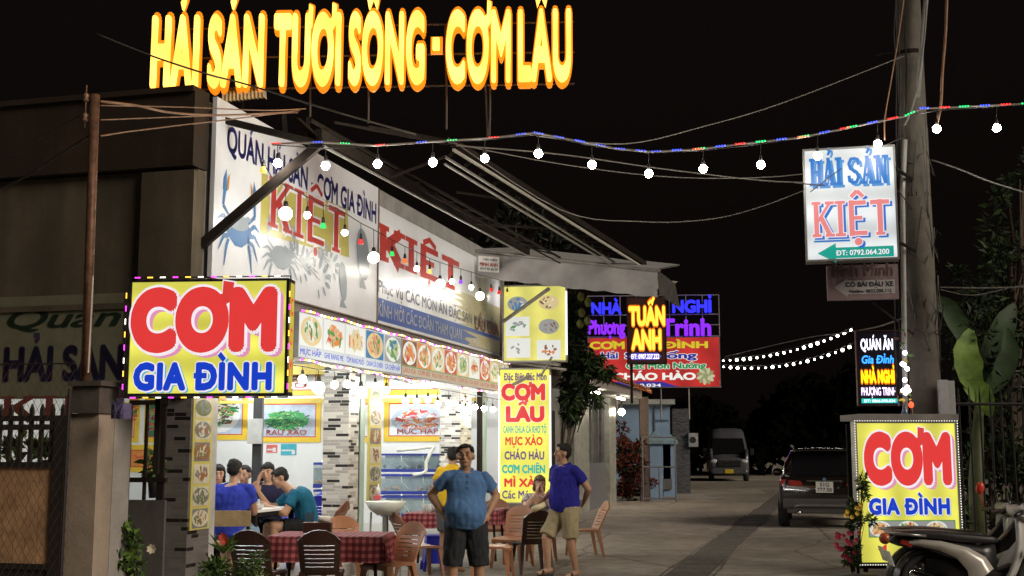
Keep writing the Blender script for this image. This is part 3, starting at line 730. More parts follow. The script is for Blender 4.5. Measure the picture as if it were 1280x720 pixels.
# --- menu strip along the facade, backlit
def fac(px, py): return FAC.pix(px, py)
UL = fac(358, 400)[0]; UM = fac(489, 400)[0]; UR = fac(626, 460)[0]
V0, V1 = 2.66, 3.2
def zat(u, py, px): return FAC.pix(px, py)[1]
strip_cols = [((.62, .68, .62), 1.15), ((.62, .42, .22), .95)]
for si, (ua, ub, lab, names) in enumerate(((UL, UM, 'white lit picture strip of five seafood dishes with blue captions over the entrance', ['MỰC HẤP', 'GHẸ RANG ME', 'TÔM RANG MUỐI', 'CANH CÁ CHIÊN', 'CÁ CHẼM HẤP']),
                                           (UM + .02, UR, 'orange lit picture strip of nine dishes over the entrance beside the tall menu', ['LẨU CÁ', 'CƠM BÒ', 'RAU XÀO', 'MÌ XÀO', 'TÔM SÚ', 'CÁ KHO', 'LẨU CUA', 'MIẾN GÀ', 'BÚN BÒ']))):
    r = empty('menu_strip', FAC.pt((ua + ub) / 2, V0, .1), R(75)); tag(r, lab, 'sign', 'menu strips over the entrance')
    mb = MB(); mb.fbox(FAC, ua, ub, V0, V1, .05, .16); mb.build('box', alu, r)
    mb = MB(); mb.frect(FAC, ua + .005, ub - .005, V0 + .005, V1 - .005, .1615); mb.build('face', glow('strip_white', (.72, .77, .78), .62) if si == 0 else glow('strip_tan', (.6, .52, .4), .6), r)
    n = len(names); dx = (ub - ua) / n
    cm_ = e_blue if si == 0 else glow('caption_rust', (.5, .14, .06), .7)
    for i, s in enumerate(names):
        a = ua + dx * i; mp = MB(); mc = MB()
        mp.k = [0, 0, 0, 5, 7][i] if si == 0 else [6, 1, 3, 4, 3, 0, 4, 3, 3][i]
        mp.frect(FAC, a + .02, a + dx - .02, V0 + .15, V1 - .02, .163)
        ks = [(2, 4, 0), (1, 4, 1, 2), (3, 3, 1), (1, 3, 2), (2, 5, 3, 0)][i] if si == 0 else [(1, 4, 0), (3, 1, 2), (3, 2, 1), (4, 1), (2, 3), (1, 0, 4), (4, 1, 0), (3, 0, 2), (3, 2)][i]
        dish(mp, FAC, a + dx / 2, (V0 + .15 + V1 - .02) / 2, dx * .44, .175, .165, 100 + 17 * i + si, 0 if i % 3 or si else 3, ks, 16, mix=8 + ((2, 0, 2, 3, 1)[i] if si == 0 else (0, 3, 2, 0, 1, 2, 3, 2, 1)[i]))
        text(mc, FAC, s, a + .05, a + dx - .05, V0 + .045, V0 + .115, .164, bold=.015); mp.build('food_picture', food, r); mc.build('caption', cm_, r)
    if si: mb = MB(); mb.frect(FAC, ua, ub, V0 + .132, V0 + .142, .1645); mb.build('green_line', e_green, r)
# colour changing light ropes that edge the strip
ropem = [MATS['led_magenta'], MATS['led_amber'], MATS['led_white']]
def rope(pts, label, step=.085):
    r = empty('light_rope', pts[0]); tag(r, label, 'light rope')
    mb = MB(); mb.tube(pts, .007, 5); mb.build('cable', MATS.get('clear_cable'), r)
    mb = MB(); n = 0; rnd = random.Random(5)
    for a, b in zip(pts, pts[1:]):
        L_ = (b - a).length; k = int(L_ / step)
        for i in range(k):
            c = a.lerp(b, (i + .5) / k); t = (b - a).normalized(); mb.k = (0, 1, 2, 1, 0, 2)[n % 6] if rnd.random() > .15 else 2; n += 1
            mb.tube([c - t * step * .27, c + t * step * .27], .013, 5)
    mb.build('lit_segments', ropem, r, True)
def wav(ua, ub, v, off, n=30, amp=.012, sag=.0):
    return [FAC.pt(ua + (ub - ua) * i / n, v + amp * math.sin(i * 1.9) + random.uniform(-.006, .006) - sag * 4 * (i / n) * (1 - i / n), off) for i in range(n + 1)]
rope(wav(UL, UR, V1 + .015, .185), 'pink amber and white light rope along the top of the picture strips')
rope(wav(UL, UR, V0 - .03, .185, sag=.03), 'pink amber and white light rope along the bottom of the picture strips')
rope([FAC.pt(UR + .03, V1 - i * .06, .19) for i in range(10)], 'short pink and amber light rope down the end of the picture strips')

# --- big printed panels on the facade
g = dict(rough=.32, var=.06, scale=1.5, spec=.6)
pw = pm('panel_white', (.76, .80, .86), **g); py_ = pm('panel_yellow', (.52, .47, .13), **g); pr = pm('panel_red', (.48, .055, .045), **g); pn = pm('panel_navy', (.05, .05, .26), **g); pb = pm('panel_blue', (.05, .11, .42), **g)
pg = pm('panel_greyblue', (.3, .36, .42), **g); pcr = pm('crab_blue', (.07, .19, .42), **g); ppl = pm('panel_paleblue', (.4, .46, .5), **g); pst = pm('panel_stain', (.40, .37, .2), rough=.4, var=.3, scale=8); por = pm('claw_orange', (.6, .3, .1), **g)
u0, u1, u2 = fac(262, 250)[0], fac(468, 300)[0], fac(622, 400)[0]
r = empty('shop_sign', FAC.pt((u0 + u1) / 2, 3.34), R(75)); tag(r, 'large grey white seafood panel with a painted blue crab, nearer end of the facade', 'sign', 'printed panels on the facade')
mb = MB(); mb.fbox(FAC, u0, u1 - .01, 3.345, 5.26, .0, .05); mb.build('sheet', pw, r)
mb = MB(); mb.fbox(FAC, u0 - .02, u1, 3.325, 3.343, -.01, .075); mb.fbox(FAC, u1 - .009, u1 + .011, 3.343, 5.25, .0, .068); mb.build('frame', pm('rust_angle', (.16, .12, .09), .6, var=.4, scale=20), r)
W0 = .0515
mb = MB(); a, b = fac(282, 156), fac(463, 236)
va, vb = fac(284, 191)[1], fac(284, 158)[1]
text(mb, FAC, 'QUÁN HẢI SẢN - CƠM GIA ĐÌNH', fac(279, 170)[0], fac(466, 250)[0], va, vb, W0 + .002, bold=.03); mb.build('lettering', pn, r)
def fq(mb, pts, w): mb.fpoly(FAC, [fac(*p) for p in pts], w)
mb = MB(); fq(mb, [(322, 216), (430, 262), (432, 322), (320, 292)], W0); mb.build('yellow_band', py_, r)
mb = MB(); slab_word(mb, FAC, 'KIỆT'.replace('Ệ', 'E'), fac(332, 250)[0], fac(426, 290)[0], fac(345, 288)[1], fac(345, 226)[1], W0 + .002, '  x ', grow=.03); mb.build('lettering', pw, r)
mb = MB(); slab_word(mb, FAC, 'KIET', fac(332, 250)[0], fac(426, 290)[0], fac(345, 288)[1], fac(345, 226)[1], W0 + .005, '  x '); mb.build('lettering', pr, r)
def crab(mb, cx, cy, s, w, kb, kc):
    u, v = fac(cx, cy); mb.k = kb; s, sv = s
    body = [(-.5, .1), (-.62, .0), (-.42, -.22), (-.15, -.36), (.15, -.36), (.42, -.22), (.62, 0), (.5, .1), (.3, .3), (0, .36), (-.3, .3)]
    mb.fpoly(FAC, [(u + a * s, v + b * sv) for a, b in body], w)
    for sg in (-1, 1):
        arm = [(.4, .2, .72, .42, .1), (.72, .42, .66, .8, .13)]
        for i, (a, b, c, d, t) in enumerate(arm):
            p, q = V((a * sg, b)), V((c * sg, d)); dr = (q - p).normalized(); nn = V((-dr.y, dr.x)) * t / 2
            mb.fpoly(FAC, [(u + x.x * s, v + x.y * sv) for x in (p - nn * .7, q - nn, q + nn, p + nn * .7)], w + .0006 + i * .0004)
        mb.fpoly(FAC, [(u + sg * a * s, v + b * sv) for a, b in ((.58, .74), (.76, .74), (.74, 1.0), (.62, 1.22), (.6, 1.0))], w + .0016)
        mb.k = kc; mb.fpoly(FAC, [(u + sg * a * s, v + b * sv) for a, b in ((.5, .8), (.57, .74), (.57, 1.0), (.46, 1.15))], w + .002); mb.k = kb
        for i, (b, e, f) in enumerate(((.05, .95, .1), (-.08, .98, -.22), (-.18, .88, -.55), (-.26, .62, -.85))):
            p, q = V((.45 * sg, b)), V((e * sg, f)); m_ = (p + q) / 2 + V((0, .13))
            for k_, (c, d, t0, t1) in enumerate(((p, m_, .09, .1), (m_, q, .1, .03))):
                dr = (d - c).normalized(); nn = V((-dr.y, dr.x)) / 2
                mb.fpoly(FAC, [(u + x.x * s, v + x.y * sv) for x in (c - nn * t0, d - nn * t1, d + nn * t1, c + nn * t0)], w + .0026 + k_ * .0003 + i * .0001)
mb = MB(); crab(mb, 293, 288, (.5, .5), W0 + .002, 0, 1); u, v = fac(291, 278); mb.k = 2
mb.fell(FAC, u, v, .26, .09, W0 + .006, 12); mb.fell(FAC, u - .2, v - .08, .06, .03, W0 + .0063, 8); mb.fell(FAC, u + .24, v + .07, .06, .03, W0 + .0063, 8); mb.build('crab_picture', [pcr, por, pg], r)
mb = MB(); crab(mb, 346, 322, (.5, .38), W0 + .002, 0, 0)
rnd = random.Random(3)
def prawn(cx, cy, s, fl, k):
    u, v = fac(cx, cy); mb.k = k
    for i in range(9):
        a = R(150 - i * 28); mb.fell(FAC, u + fl * s * 1.1 * math.cos(a), v + s * .62 * math.sin(a), s * (.4 - .028 * i), s * (.15 - .01 * i), W0 + .003 + i * .0003, 9, a * fl)
    for i in range(5):
        p = V((u - fl * s * 1.0, v + s * .35)); q = p + V((fl * s * (.7 + .7 * i / 4), s * (.5 - .24 * i))); dr = (q - p).normalized(); nn = V((-dr.y, dr.x)) * .006
        mb.fpoly(FAC, [tuple(p - nn), tuple(q - nn), tuple(q + nn), tuple(p + nn)], W0 + .006 + i * .0001)
prawn(367, 330, .3, 1, 0); prawn(389, 345, .36, 1, 0); prawn(404, 330, .3, 1, 1)
for (cx, cy, sx, sy, ro) in ((449, 318, .22, .36, .3), (424, 352, .12, .26, .2)):
    u, v = fac(cx, cy); mb.k = 0; mb.fell(FAC, u, v, sx, sy, W0 + .0058, 14, ro); mb.fpoly(FAC, [(u - .02, v - sy * .85), (u + .14, v - sy * 1.3), (u - .1, v - sy * 1.3)], W0 + .0061)
mb.build('seafood_picture', [pg, ppl], r)

r2 = empty('shop_sign', FAC.pt((u1 + u2) / 2, 3.34), R(75)); tag(r2, 'large white panel with the bigger red name over a blue band, stained far end', 'sign', 'printed panels on the facade')
mb = MB(); mb.fbox(FAC, u1 + .013, u2, 3.345, 5.02, .0, .045); mb.build('sheet', pw, r2)
mb = MB(); mb.fbox(FAC, u1 + .013, u2, 5.022, 5.27, -.03, .02); mb.build('grey_sheet', pm('tarp_grey', (.3, .3, .29), .7, var=.25, scale=3, bump=.3, bscale=5), r2)
mb = MB(); mb.fbox(FAC, u2 + .001, u2 + .05, 3.2, 5.3, -.02, .09); mb.fbox(FAC, u1, u2, 3.325, 3.343, -.01, .07); mb.build('frame', MATS['rust_angle'], r2)
mb = MB(); mb.frect(FAC, u1 + .02, u2 - .01, 3.39, 3.71, .047); mb.build('blue_band', pb, r2)
mb = MB(); text(mb, FAC, 'KÍNH MỜI CÁC ĐOÀN THAM QUAN', u1 + .06, u1 + (u2 - u1) * .62, 3.46, 3.64, .0485, bold=.02); mb.build('lettering', pw, r2)
mb = MB(); text(mb, FAC, 'Phục Vụ CÁC MÓN ĂN ĐẶC SẢN MIỀN BIỂN', u1 + .06, u2 - .3, 3.79, 3.97, .048, bold=.02); mb.build('lettering', pm('panel_slate', (.16, .17, .3), **g), r2)
ka, kb = u1 + .06, fac(571, 330)[0]
mb = MB(); slab_word(mb, FAC, 'KIET', ka, kb, 4.27, 4.76, .0475, '  x ', grow=.018); mb.build('lettering', pr, r2)
pst = mottled('panel_stain', [(.36, .33, .16), (.56, .55, .46), (.50, .45, .2), (.6, .61, .57), (.33, .3, .17)], 0, 2.2)
mb = MB(); rnd = random.Random(8); ue = u2 - .02; us_ = u1 + (u2 - u1) * .6
edge = [(us_ + .35 * math.sin(k * 2.4) + rnd.uniform(-.25, .25), 3.72 + .04 * k) for k in range(15)]      # sun bleached, peeling print with a ragged edge
mb.fpoly(FAC, edge + [(ue, 4.28), (ue, 3.72)], .0474)
edge = [(us_ + .6 + .3 * math.sin(k * 1.9) + rnd.uniform(-.25, .25), 3.40 + .04 * k) for k in range(7)]
mb.fpoly(FAC, edge + [(ue, 3.64), (ue, 3.40)], .0482); mb.build('stains', pst, r2)
mb = MB(); slab = [(.62 + .06 * i) for i in range(6)]
text(mb, FAC, 'LẨU CUA', u1 + (u2 - u1) * .74, u2 - .12, 3.72, 3.95, .056, bold=.02); mb.build('lettering', pm('panel_fadedred', (.42, .16, .08), **g), r2)

# --- dark banner on the end wall
r = empty('wall_banner', FRONT.pt(-2.4, 2.2)); tag(r, 'unlit seafood banner on the end wall behind the mesh fence', 'banner')
fp = lambda x, y: FRONT.pix(x, y)
a, b = fp(-60, 521), fp(156, 366)
mb = MB(); mb.frect(FRONT, a[0], b[0], 2.125, b[1], .006); mb.build('cloth', pm('banner_cream', (.15, .15, .095), .75, var=.15), r)
mb = MB(); textpx(mb, FRONT, 'Quán', 12, 384, 150, 409, .009, bold=.025, slant=.3); mb.build('lettering', pm('banner_green', (.03, .055, .03), .7), r)
mb = MB(); textpx(mb, FRONT, 'HẢI SẢN', 8, 432, 152, 474, .009, bold=.05); mb.build('lettering', pm('banner_navy', (.028, .02, .065), .7), r)
mb = MB(); uu = fp(3, 510)[0]; slab_word(mb, FRONT, 'KIET', uu, uu + 1.6, fp(40, 545)[1] + .16, fp(40, 495)[1], .009, '  x '); mb.build('lettering', pm('banner_red', (.15, .03, .025), .7), r)

# --- the glowing letters on the roof
LF = sign_fr(185, 108, 13.5, -3.0)
r = empty('roof_sign', LF.pt(2.3, 0)); tag(r, 'huge glowing yellow letters on a thin steel frame above the restaurant roof', 'sign')
core = banded('letter_yellow', (1, .60, .09), 2.4, (.7, .2, 1), .8, .3)
rim = glow('letter_rim', (1, .26, .008), 1.0)
words = [('HẢI', 187, 249), ('SẢN', 258, 330), ('TƯƠI', 340, 427), ('SỐNG', 434, 532), ('-', 538, 552), ('CƠM', 556, 640), ('LẨU', 646, 716)]
for s, x0, x1 in words:
    yt, yb = 20 - 9 * (x0 - 185) / 530, 107 - 10 * (x0 - 185) / 530
    for nm, m, bo, w, dp in (('letter_rim', rim, .09, -.07, .05), ('letters', core, .035, -.01, .06)):
        mb = MB(); ua, va = LF.pix(x0 + 3, yb); ub = LF.pix(x1 - 3, yb)[0]; vb = LF.pix(x0, yt)[1]
        if s == '-': mb.fbox(LF, ua - (.03 if dp < .06 else 0), ub + (.03 if dp < .06 else 0), va + (vb - va) * .43 - (.03 if dp < .06 else 0), va + (vb - va) * .6 + (.03 if dp < .06 else 0), w, w + dp)
        else: text(mb, LF, s, ua, ub, va, vb, w, bold=bo, depth=dp, sp=1.12)
        mb.build(nm, m, r)
mb = MB()
wL, hL = LF.pix(716, 100)[0], .78
for v in (-.02, .36, .72): mb.tube([LF.pt(-.02, v, -.1), LF.pt(wL + .02, v, -.1)], .012, 5)
for px, pb_, dd in ((459, 150, 0), (557, 158, 0), (606, 165, .5), (612, 168, -.3)):
    u = LF.pix(px, 100)[0]; mb.tube([LF.pt(u - .02, .72, -.1), LF.pt(u, -.02, -.11), LF.pt(u + .04 * dd, LF.pix(px, pb_)[1], -.12 - .2 * abs(dd))], .013, 5)
u = LF.pix(205, 100)[0]
for px in (205, 300, 385): u = LF.pix(px, 100)[0]; mb.tube([LF.pt(u, .72, -.1), LF.pt(u, -.35, -.15)], .013, 5)
mb.build('support_frame', pm('sign_frame', (.06, .045, .035), .5, metal=.4), r)

# --- narrow picture strips on the pillars
for lab, ya, yb, zt, zb, w_, sd in (('narrow yellow strip of food pictures down the dark corner pillar', 12.03, 12.40, FAC.pix(262, 497)[1], FAC.pix(262, 660)[1], .012, 71), ('narrow yellow strip of food pictures beside the white striped pillar', 16.53, 16.98, FAC.pix(465, 486)[1], FAC.pix(465, 628)[1], .03, 83)):
    ua, ub = U(ya), U(yb); r = empty('picture_strip', FAC.pt((ua + ub) / 2, zb)); tag(r, lab, 'sign', 'picture strips on the pillars')
    mb = MB(); mb.fbox(FAC, ua, ub, zb, zt, .002, w_); mb.build('board', pm('strip_yellow', (.58, .52, .14), .5, var=.08), r)
    mb = MB(); n = 6; h_ = (zt - zb) / n; ff_ = [pm('strip_cream', (.6, .58, .45), .5, var=.1), pm('strip_rust', (.32, .13, .05), .5), pm('strip_olive', (.13, .17, .05), .5), pm('strip_grey', (.2, .21, .2), .5)]
    for i in range(n):
        cv = zb + h_ * (i + .5); mb.k = (3, 0, 0, 3, 0, 0)[i]; mb.frect(FAC, ua + .04, ub - .04, cv - h_ * .43, cv + h_ * .43, w_ + .002)
        dish(mb, FAC, (ua + ub) / 2, cv, (ub - ua) * .42, h_ * .38, w_ + .004, sd + i, (0, 3, 0, 1, 3, 2)[i], ((1, 2, 0), (0, 2), (1, 3), (2, 0), (1, 0), (2, 3))[i], 26)
    mb.build('food_picture', ff_, r)
# ================================================================ AWNING, NEIGHBOURS, STREET
ap = [P(590, 313, 21.4), P(822, 338, 20.7)]; ad = (ap[1] - ap[0]).normalized(); aback = D * 3.2 + Z * .55
aw = empty('awning', ap[0].lerp(ap[1], .5)); tag(aw, 'grey fabric awning with wavy hem reaching out over the yard above the yellow lightboxes', 'awning')
canv = pm('awning_canvas', (.33, .33, .33), .8, var=.18, scale=2.5, bump=.25, bscale=3); under = pm('awning_under', (.4, .38, .33), .8, var=.12)
mb = MB(); n = 44; hem = []
for i in range(n + 1):
    t = i / n; a = ap[0].lerp(ap[1], t); fold = .03 * math.sin(t * 19) + .02 * math.sin(t * 7 + 1)
    for j in range(5):
        s = j / 4; h = .47 + .025 * abs(math.sin(t * 26))
        mb.v.append(a - Z * h * s - D * fold * s * 1.6 - D * .05 * s)
for i in range(n):
    for j in range(4): mb.f.append([i * 5 + j, i * 5 + j + 1, i * 5 + j + 6, i * 5 + j + 5]); mb.m.append(0)
mb.build('valance', canv, aw, True)
mb = MB(); q = [ap[0], ap[1], ap[1] + aback, ap[0] + aback]; mb.add([p + Z * .01 for p in q] + [p + Z * .03 for p in q], [(3, 2, 1, 0), (4, 5, 6, 7)]); mb.build('top_sheet', canv, aw)
mb = MB(); q = [ap[0] - Z * .42 + D * .1, ap[1] - Z * .42 + D * .1, ap[1] + aback * .9 - Z * .3, ap[0] + aback * .9 - Z * .3]; mb.add(q, [(0, 1, 2, 3)]); mb.build('lining', under, aw)
mb = MB(); n = 12; e = ap[1] + D * 1.5 + V((.12, 0, -.04))
for i in range(n + 1):
    a = ap[1].lerp(e, i / n); w_ = .05 if i % 2 else -.03
    mb.v += [a + N * w_ * .3, a - Z * (.42 + .02 * (i % 3)) + N * w_ + V((.05, 0, 0))]
for i in range(n): mb.f.append([2 * i, 2 * i + 1, 2 * i + 3, 2 * i + 2]); mb.m.append(0)
mb.build('end_frill', pm('awning_fringe', (.05, .048, .045), .9, var=.3), aw)
mb = MB(); mb.tube([ap[0] - ad * .05, ap[1] + ad * .05], .03, 8); mb.tube([ap[0] - Z * .44 + D * .06, ap[1] - Z * .44 + D * .06], .02, 6); mb.build('front_bar', steel, aw)
mb = MB(); mb.tube([P(629, 402, 22.0), P(686, 361, 21.0)], .035, 8); mb.build('strut', steel, aw)
tf = Fr(P(604, 339, 21.2), ad, Z)
t_ = empty('notice', tf.pt(.25, 0)); tag(t_, 'small white printed advert tag pinned on the grey awning hem', 'notice')
tq = [P(598, 339, 21.2), P(624, 341, 21.1)]; tf = Fr(tq[0], tq[1] - tq[0], Z); tw, th = (tq[1] - tq[0]).length, .28
mb = MB(); mb.fbox(tf, 0, tw, 0, th, .0, .008); mb.build('card', pm('card_white', (.7, .7, .68), .6), t_)
mb = MB(); text(mb, tf, 'MINH ANH', .03, tw - .03, .1, .17, .01, bold=.04); mb.build('lettering', pm('card_red', (.5, .05, .05), .6), t_)
mb = MB(); text(mb, tf, 'MÁI HIÊN', .1, tw - .04, .2, .24, .01, bold=.03); text(mb, tf, '0919 90 66 39', .03, tw - .03, .03, .075, .01, bold=.03); mb.build('small_lettering', pm('card_dark', (.05, .08, .06), .6), t_)

af = empty('awning_truss', P(400, 180, 12.2)); tag(af, 'long dark steel awning trusses and brace sticking out from the top of the facade', 'awning frame')
mb = MB()
def bar(mb, a, b, w, h=None):
    h = h or w; t = (b - a).normalized(); s = t.cross(Z).normalized(); up = s.cross(t); L = (b - a).length
    M = Matrix((t, s, up)).transposed(); mb.box((a + b) / 2, (L, w, h), M)
bar(mb, P(252, 306, 12.15), P(402, 178, 12.0), .07, .09); mb.build('brace', dsteel, af)
mb = MB(); bar(mb, P(262, 146, 12.5), P(403, 181, 12.0), .08, .07); bar(mb, P(372, 150, 12.3), P(400, 176, 12.0), .05); bar(mb, P(385, 148, 12.3), P(385, 176, 12.1), .04); bar(mb, P(355, 140, 12.3), P(357, 170, 12.2), .04); mb.build('cross_beam', dsteel, af)
A0, A1 = P(398, 176, 12.0), P(660, 318, 21.3)
B0, B1 = P(388, 150, 12.3), P(700, 322, 21.0)
C0, C1 = P(566, 178, 14.2), P(806, 330, 22.0)
E0, E1 = P(556, 196, 14.2), P(768, 328, 21.0)
pale_s = pm('pale_aluminium', (.26, .25, .23), .45, metal=.3, var=.1)
mb = MB(); bar(mb, A0 + Z * .06, A1 + Z * .06, .07, .13); mb.build('truss_rail', dsteel, af)
mb = MB(); bar(mb, A0 - Z * .03, A1 - Z * .03, .03, .02); mb.build('gutter_edge', pale_s, af)
mb = MB(); bar(mb, B0, B1, .03, .03); bar(mb, B0 - Z * .12, B1 - Z * .1, .02, .02)
for i in range(14):
    t = (i + .5) / 14; bar(mb, A0.lerp(A1, t) + Z * .1, B0.lerp(B1, t), .025)
mb.build('truss_rail', dsteel, af)
mb = MB(); bar(mb, C0, C1, .07, .09)
for i in range(15): t = (i + .3) / 15; bar(mb, C0.lerp(C1, t), E0.lerp(E1, t) + Z * .05, .045)
mb.build('truss_rail', dsteel, af)
mb = MB(); bar(mb, E0, E1, .03, .025); bar(mb, E0 - Z * .09, E1 - Z * .08, .03, .02); mb.build('gutter_edge', pale_s, af)
mb = MB(); bar(mb, C0 - Z * .085 + D * .02, C1 - Z * .085, .03, .03); mb.build('painted_lit_edge', pm('painted_lit_edge', (.5, .49, .42), .5, var=.05), af)  # pale colour stands in for the light along the aluminium edge
for a_, b_, w_ in ((P(460, 160, 13.0), C0, .05), (A0.lerp(A1, .22), E0, .03), (P(418, 153, 12.6), P(560, 180, 14.0), .025), (A0.lerp(A1, .6), E0.lerp(E1, .6), .03), (P(570, 240, 17.5), P(650, 252, 17.5), .03)):
    mb = MB(); bar(mb, a_, b_, w_); mb.build('tie_bar', dsteel, af)

# --- wire bracket lamp under awning line, end posts of the facade
mb = MB(); bar(mb, F(23.25, 5.2, .06), F(23.25, .15, .06), .08, .08)
bar(mb, P(622, 447, 22.7), P(700, 456, 22.0), .06); bar(mb, P(628, 452, 22.6), P(708, 462, 22.0), .04); bar(mb, P(662, 470, 22.2), P(630, 487, 22.5), .05); bar(mb, P(690, 446, 21.9), P(676, 470, 22), .03)
tag(mb.build('sign_bracket', steel), 'grey steel arms holding the shellfish lightbox at the far end of the facade', 'bracket')

# --- neighbour house with the orange tile roof
nh = empty('tiled_house', F(31)); tag(nh, 'house with orange tiled lean-to roof, marbled pillars and grey metal door', 'house')
marb = pm('marble_tile', (.3, .3, .26), .35, var=.35, scale=4)
for a, b in ((29.6, 31.4), (34.2, 35.2)):
    mb = MB(); mb.fbox(FAC, U(a), U(b), 0, 3.05, -.5, 0); mb.build('pillar', marb, nh)
mb = MB(); mb.fbox(FAC, U(24.2), U(29.58), 0, 3.05, -1.4, -.35); mb.build('wall', pm('house_wall', (.2, .19, .17), .8, var=.2), nh)
mb = MB(); mb.fbox(FAC, U(27.2), U(28.9), .1, 2.5, -.349, -.31); mb.build('dark_door', dsteel, nh)
mb = MB(); mb.fbox(FAC, U(31.42), U(34.18), 0, 1.22, -.2, -.1); mb.build('door', pm('door_grey', (.2, .21, .225), .4, metal=.3, var=.1), nh)
mb = MB(); mb.fbox(FAC, U(31.42), U(34.18), 1.225, 3.05, -.6, -.55)
mb.build('window', pm('dark_glass', (.02, .022, .025), .15, var=.2), nh)
mb = MB()
for y in (31.45, 32.3, 33.2, 34.1): mb.fbox(FAC, U(y), U(y) + .05, 1.225, 3.04, -.2, -.12)
mb.build('window_frame', pm('frame_pale', (.3, .3, .3), .4, metal=.5), nh)
mb = MB(); mb.fbox(FAC, U(24.2), U(35.4), 3.06, 3.3, -.8, .75); mb.build('eave_soffit', pm('soffit', (.3, .27, .25), .8), nh)
rm = pm('roof_tile', (.42, .15, .05), .7, var=.35, scale=5)
mb = MB(); ny = 26; uA, uB = U(24.0), U(36.0)
for i in range(ny * 4):
    u = uA + (uB - uA) * i / (ny * 4 - 1); bz = .035 * math.cos(i * math.pi / 2)
    for j in range(9):
        t = j / 8; mb.v.append(FAC.pt(u, 3.32 + t * 1.0 + bz + (.02 if j % 2 else 0), .95 - t * 2.6))
for i in range(ny * 4 - 1):
    for j in range(8): mb.f.append([i * 9 + j, i * 9 + j + 9, i * 9 + j + 10, i * 9 + j + 1]); mb.m.append(0)
mb.build('roof', rm, nh, True)
mb = MB(); mb.fpoly(Fr(FAC.pt(U(36.0), 0, 0), N, Z), [(.95, 3.22), (.95, 3.34), (-1.65, 4.32), (-1.65, 4.2)], -.02, .06); mb.build('gable_board', pm('gable', (.3, .13, .07), .7, var=.2), nh)
tl = glow('eave_tube', (1, .93, .8), 60)
for i, (y, lab) in enumerate(((30.0, 'fluorescent tube under the tiled eave nearest the mango tree'), (33.6, 'fluorescent tube under the tiled eave above the grey metal door'))):
    t = empty('tube_lamp', FAC.pt(U(y), 3.0, .45)); tag(t, lab, 'lamp')
    mb = MB(); mb.tube([FAC.pt(U(y) - .55, 2.985, .45), FAC.pt(U(y) + .55, 2.985, .45)], .025, 8); mb.build('tube', tl, t, True)
    mb = MB(); mb.fbox(FAC, U(y) - .6, U(y) + .6, 3.015, 3.055, .42, .48); mb.build('fitting', body, t)
bulb_m = glow('bulb_white', (1, .93, .82), 130); bulb_s = glow('bulb_small', (1, .95, .86), 22, False)
q = P(777, 515, 35.8); t = empty('bulb_lamp', q); tag(t, 'bare round bulb at the corner of the tiled house', 'lamp')
mb = MB(); mb.sph(q, .1); mb.build('bulb', glow('corner_bulb', (1, .85, .6), 170), t, True); mb = MB(); mb.tube([q + Z * .08, q + Z * .3], .03); mb.build('socket', black, t)

# --- blue house, gate piers and pipe gate
bl = pm('blue_paint', (.22, .33, .48), .7, var=.1, scale=2)
bf = Fr(P(770, 608, 41), (1, 0, 0), Z)
bh = empty('blue_house', bf.pt(1, 0, -1)); tag(bh, 'pale blue house wall beyond the tiled house with a low concrete base', 'house')
mb = MB(); bw = bf.pix(838, 560)[0]; mb.fbox(bf, -1.5, bw, -.1, 2.75, -3, 0); mb.build('wall', bl, bh)
mb = MB(); mb.fbox(bf, -1.6, bw + .15, 2.752, 2.92, -3.1, .25); mb.build('eave_slab', pm('slab_pale', (.35, .36, .34), .7), bh)
mb = MB(); mb.fbox(bf, -1.5, bw + .02, -.1, .25, .005, .08); mb.build('plinth', pm('plinth', (.12, .12, .12), .8), bh)
mb = MB(); x0 = bf.pix(818, 560)[0]; mb.fbox(bf, x0, x0 + .04, .26, 2.7, .005, .05); mb.fbox(bf, x0 + .05, x0 + .5, 2.2, 2.24, .005, .05); mb.build('drain_pipe', pm('pipe_blue', (.1, .16, .22), .5), bh)
for i, (px, d, lab) in enumerate(((820, 38.5, 'blue gate pier with pointed cap, standing nearer the lane'), (836, 41.0, 'blue gate pier with pointed pale cap, half hidden behind the nearer one'))):
    f = Fr(P(px, 561, d), (1, 0, 0), Z); f.o.z = 0; r = empty('gate_pier', f.o); tag(r, lab, 'pier')
    mb = MB(); mb.fbox(f, -.2, .2, 0, 1.75, -.4, 0); mb.build('shaft', bl, r)
    mb = MB(); c = f.pt(0, 2.18, -.2); b = [f.pt(s * .3, 1.76, w) for s, w in ((-1, .1), (1, .1), (1, -.5), (-1, -.5))]; mb.add(b + [p + Z * .1 for p in b] + [c], [(0, 1, 5, 4), (1, 2, 6, 5), (2, 3, 7, 6), (3, 0, 4, 7), (4, 5, 8), (5, 6, 8), (6, 7, 8), (7, 4, 8), (3, 2, 1, 0)]); mb.build('cap', pm('cap_blue', (.2, .3, .36), .7), r)
q = P(806, 605, 37.5); mb = MB(); mb.box((q.x, q.y, 1.6), (.5 * .55, .22, 3.2)); tag(mb.build('post', pm('brown_post', (.1, .07, .06), .7, var=.3)), 'square brown post in front of the blue house wall', 'post')
gf = Fr(P(803, 561, 37.0), (1, 0, 0), Z); gf.o.z = 0; gw = gf.pix(844, 561)[0]
r = empty('pipe_gate', gf.pt(gw / 2, 0)); tag(r, 'thin pale pipe gate in front of the blue gate piers', 'gate'); mb = MB()
for a, b in (((0, .1), (gw, .1)), ((0, 1.05), (gw, 1.05)), ((0, 1.95), (gw, 1.95)), ((0, 0), (0, 1.95)), ((gw, 0), (gw, 1.95)), ((gw * .5, .1), (gw * .5, 1.05))): mb.tube([gf.pt(*a), gf.pt(*b)], .025, 6)
mb.build('pipe_frame', pm('gate_pale', (.17, .17, .18), .4, metal=.4), r)
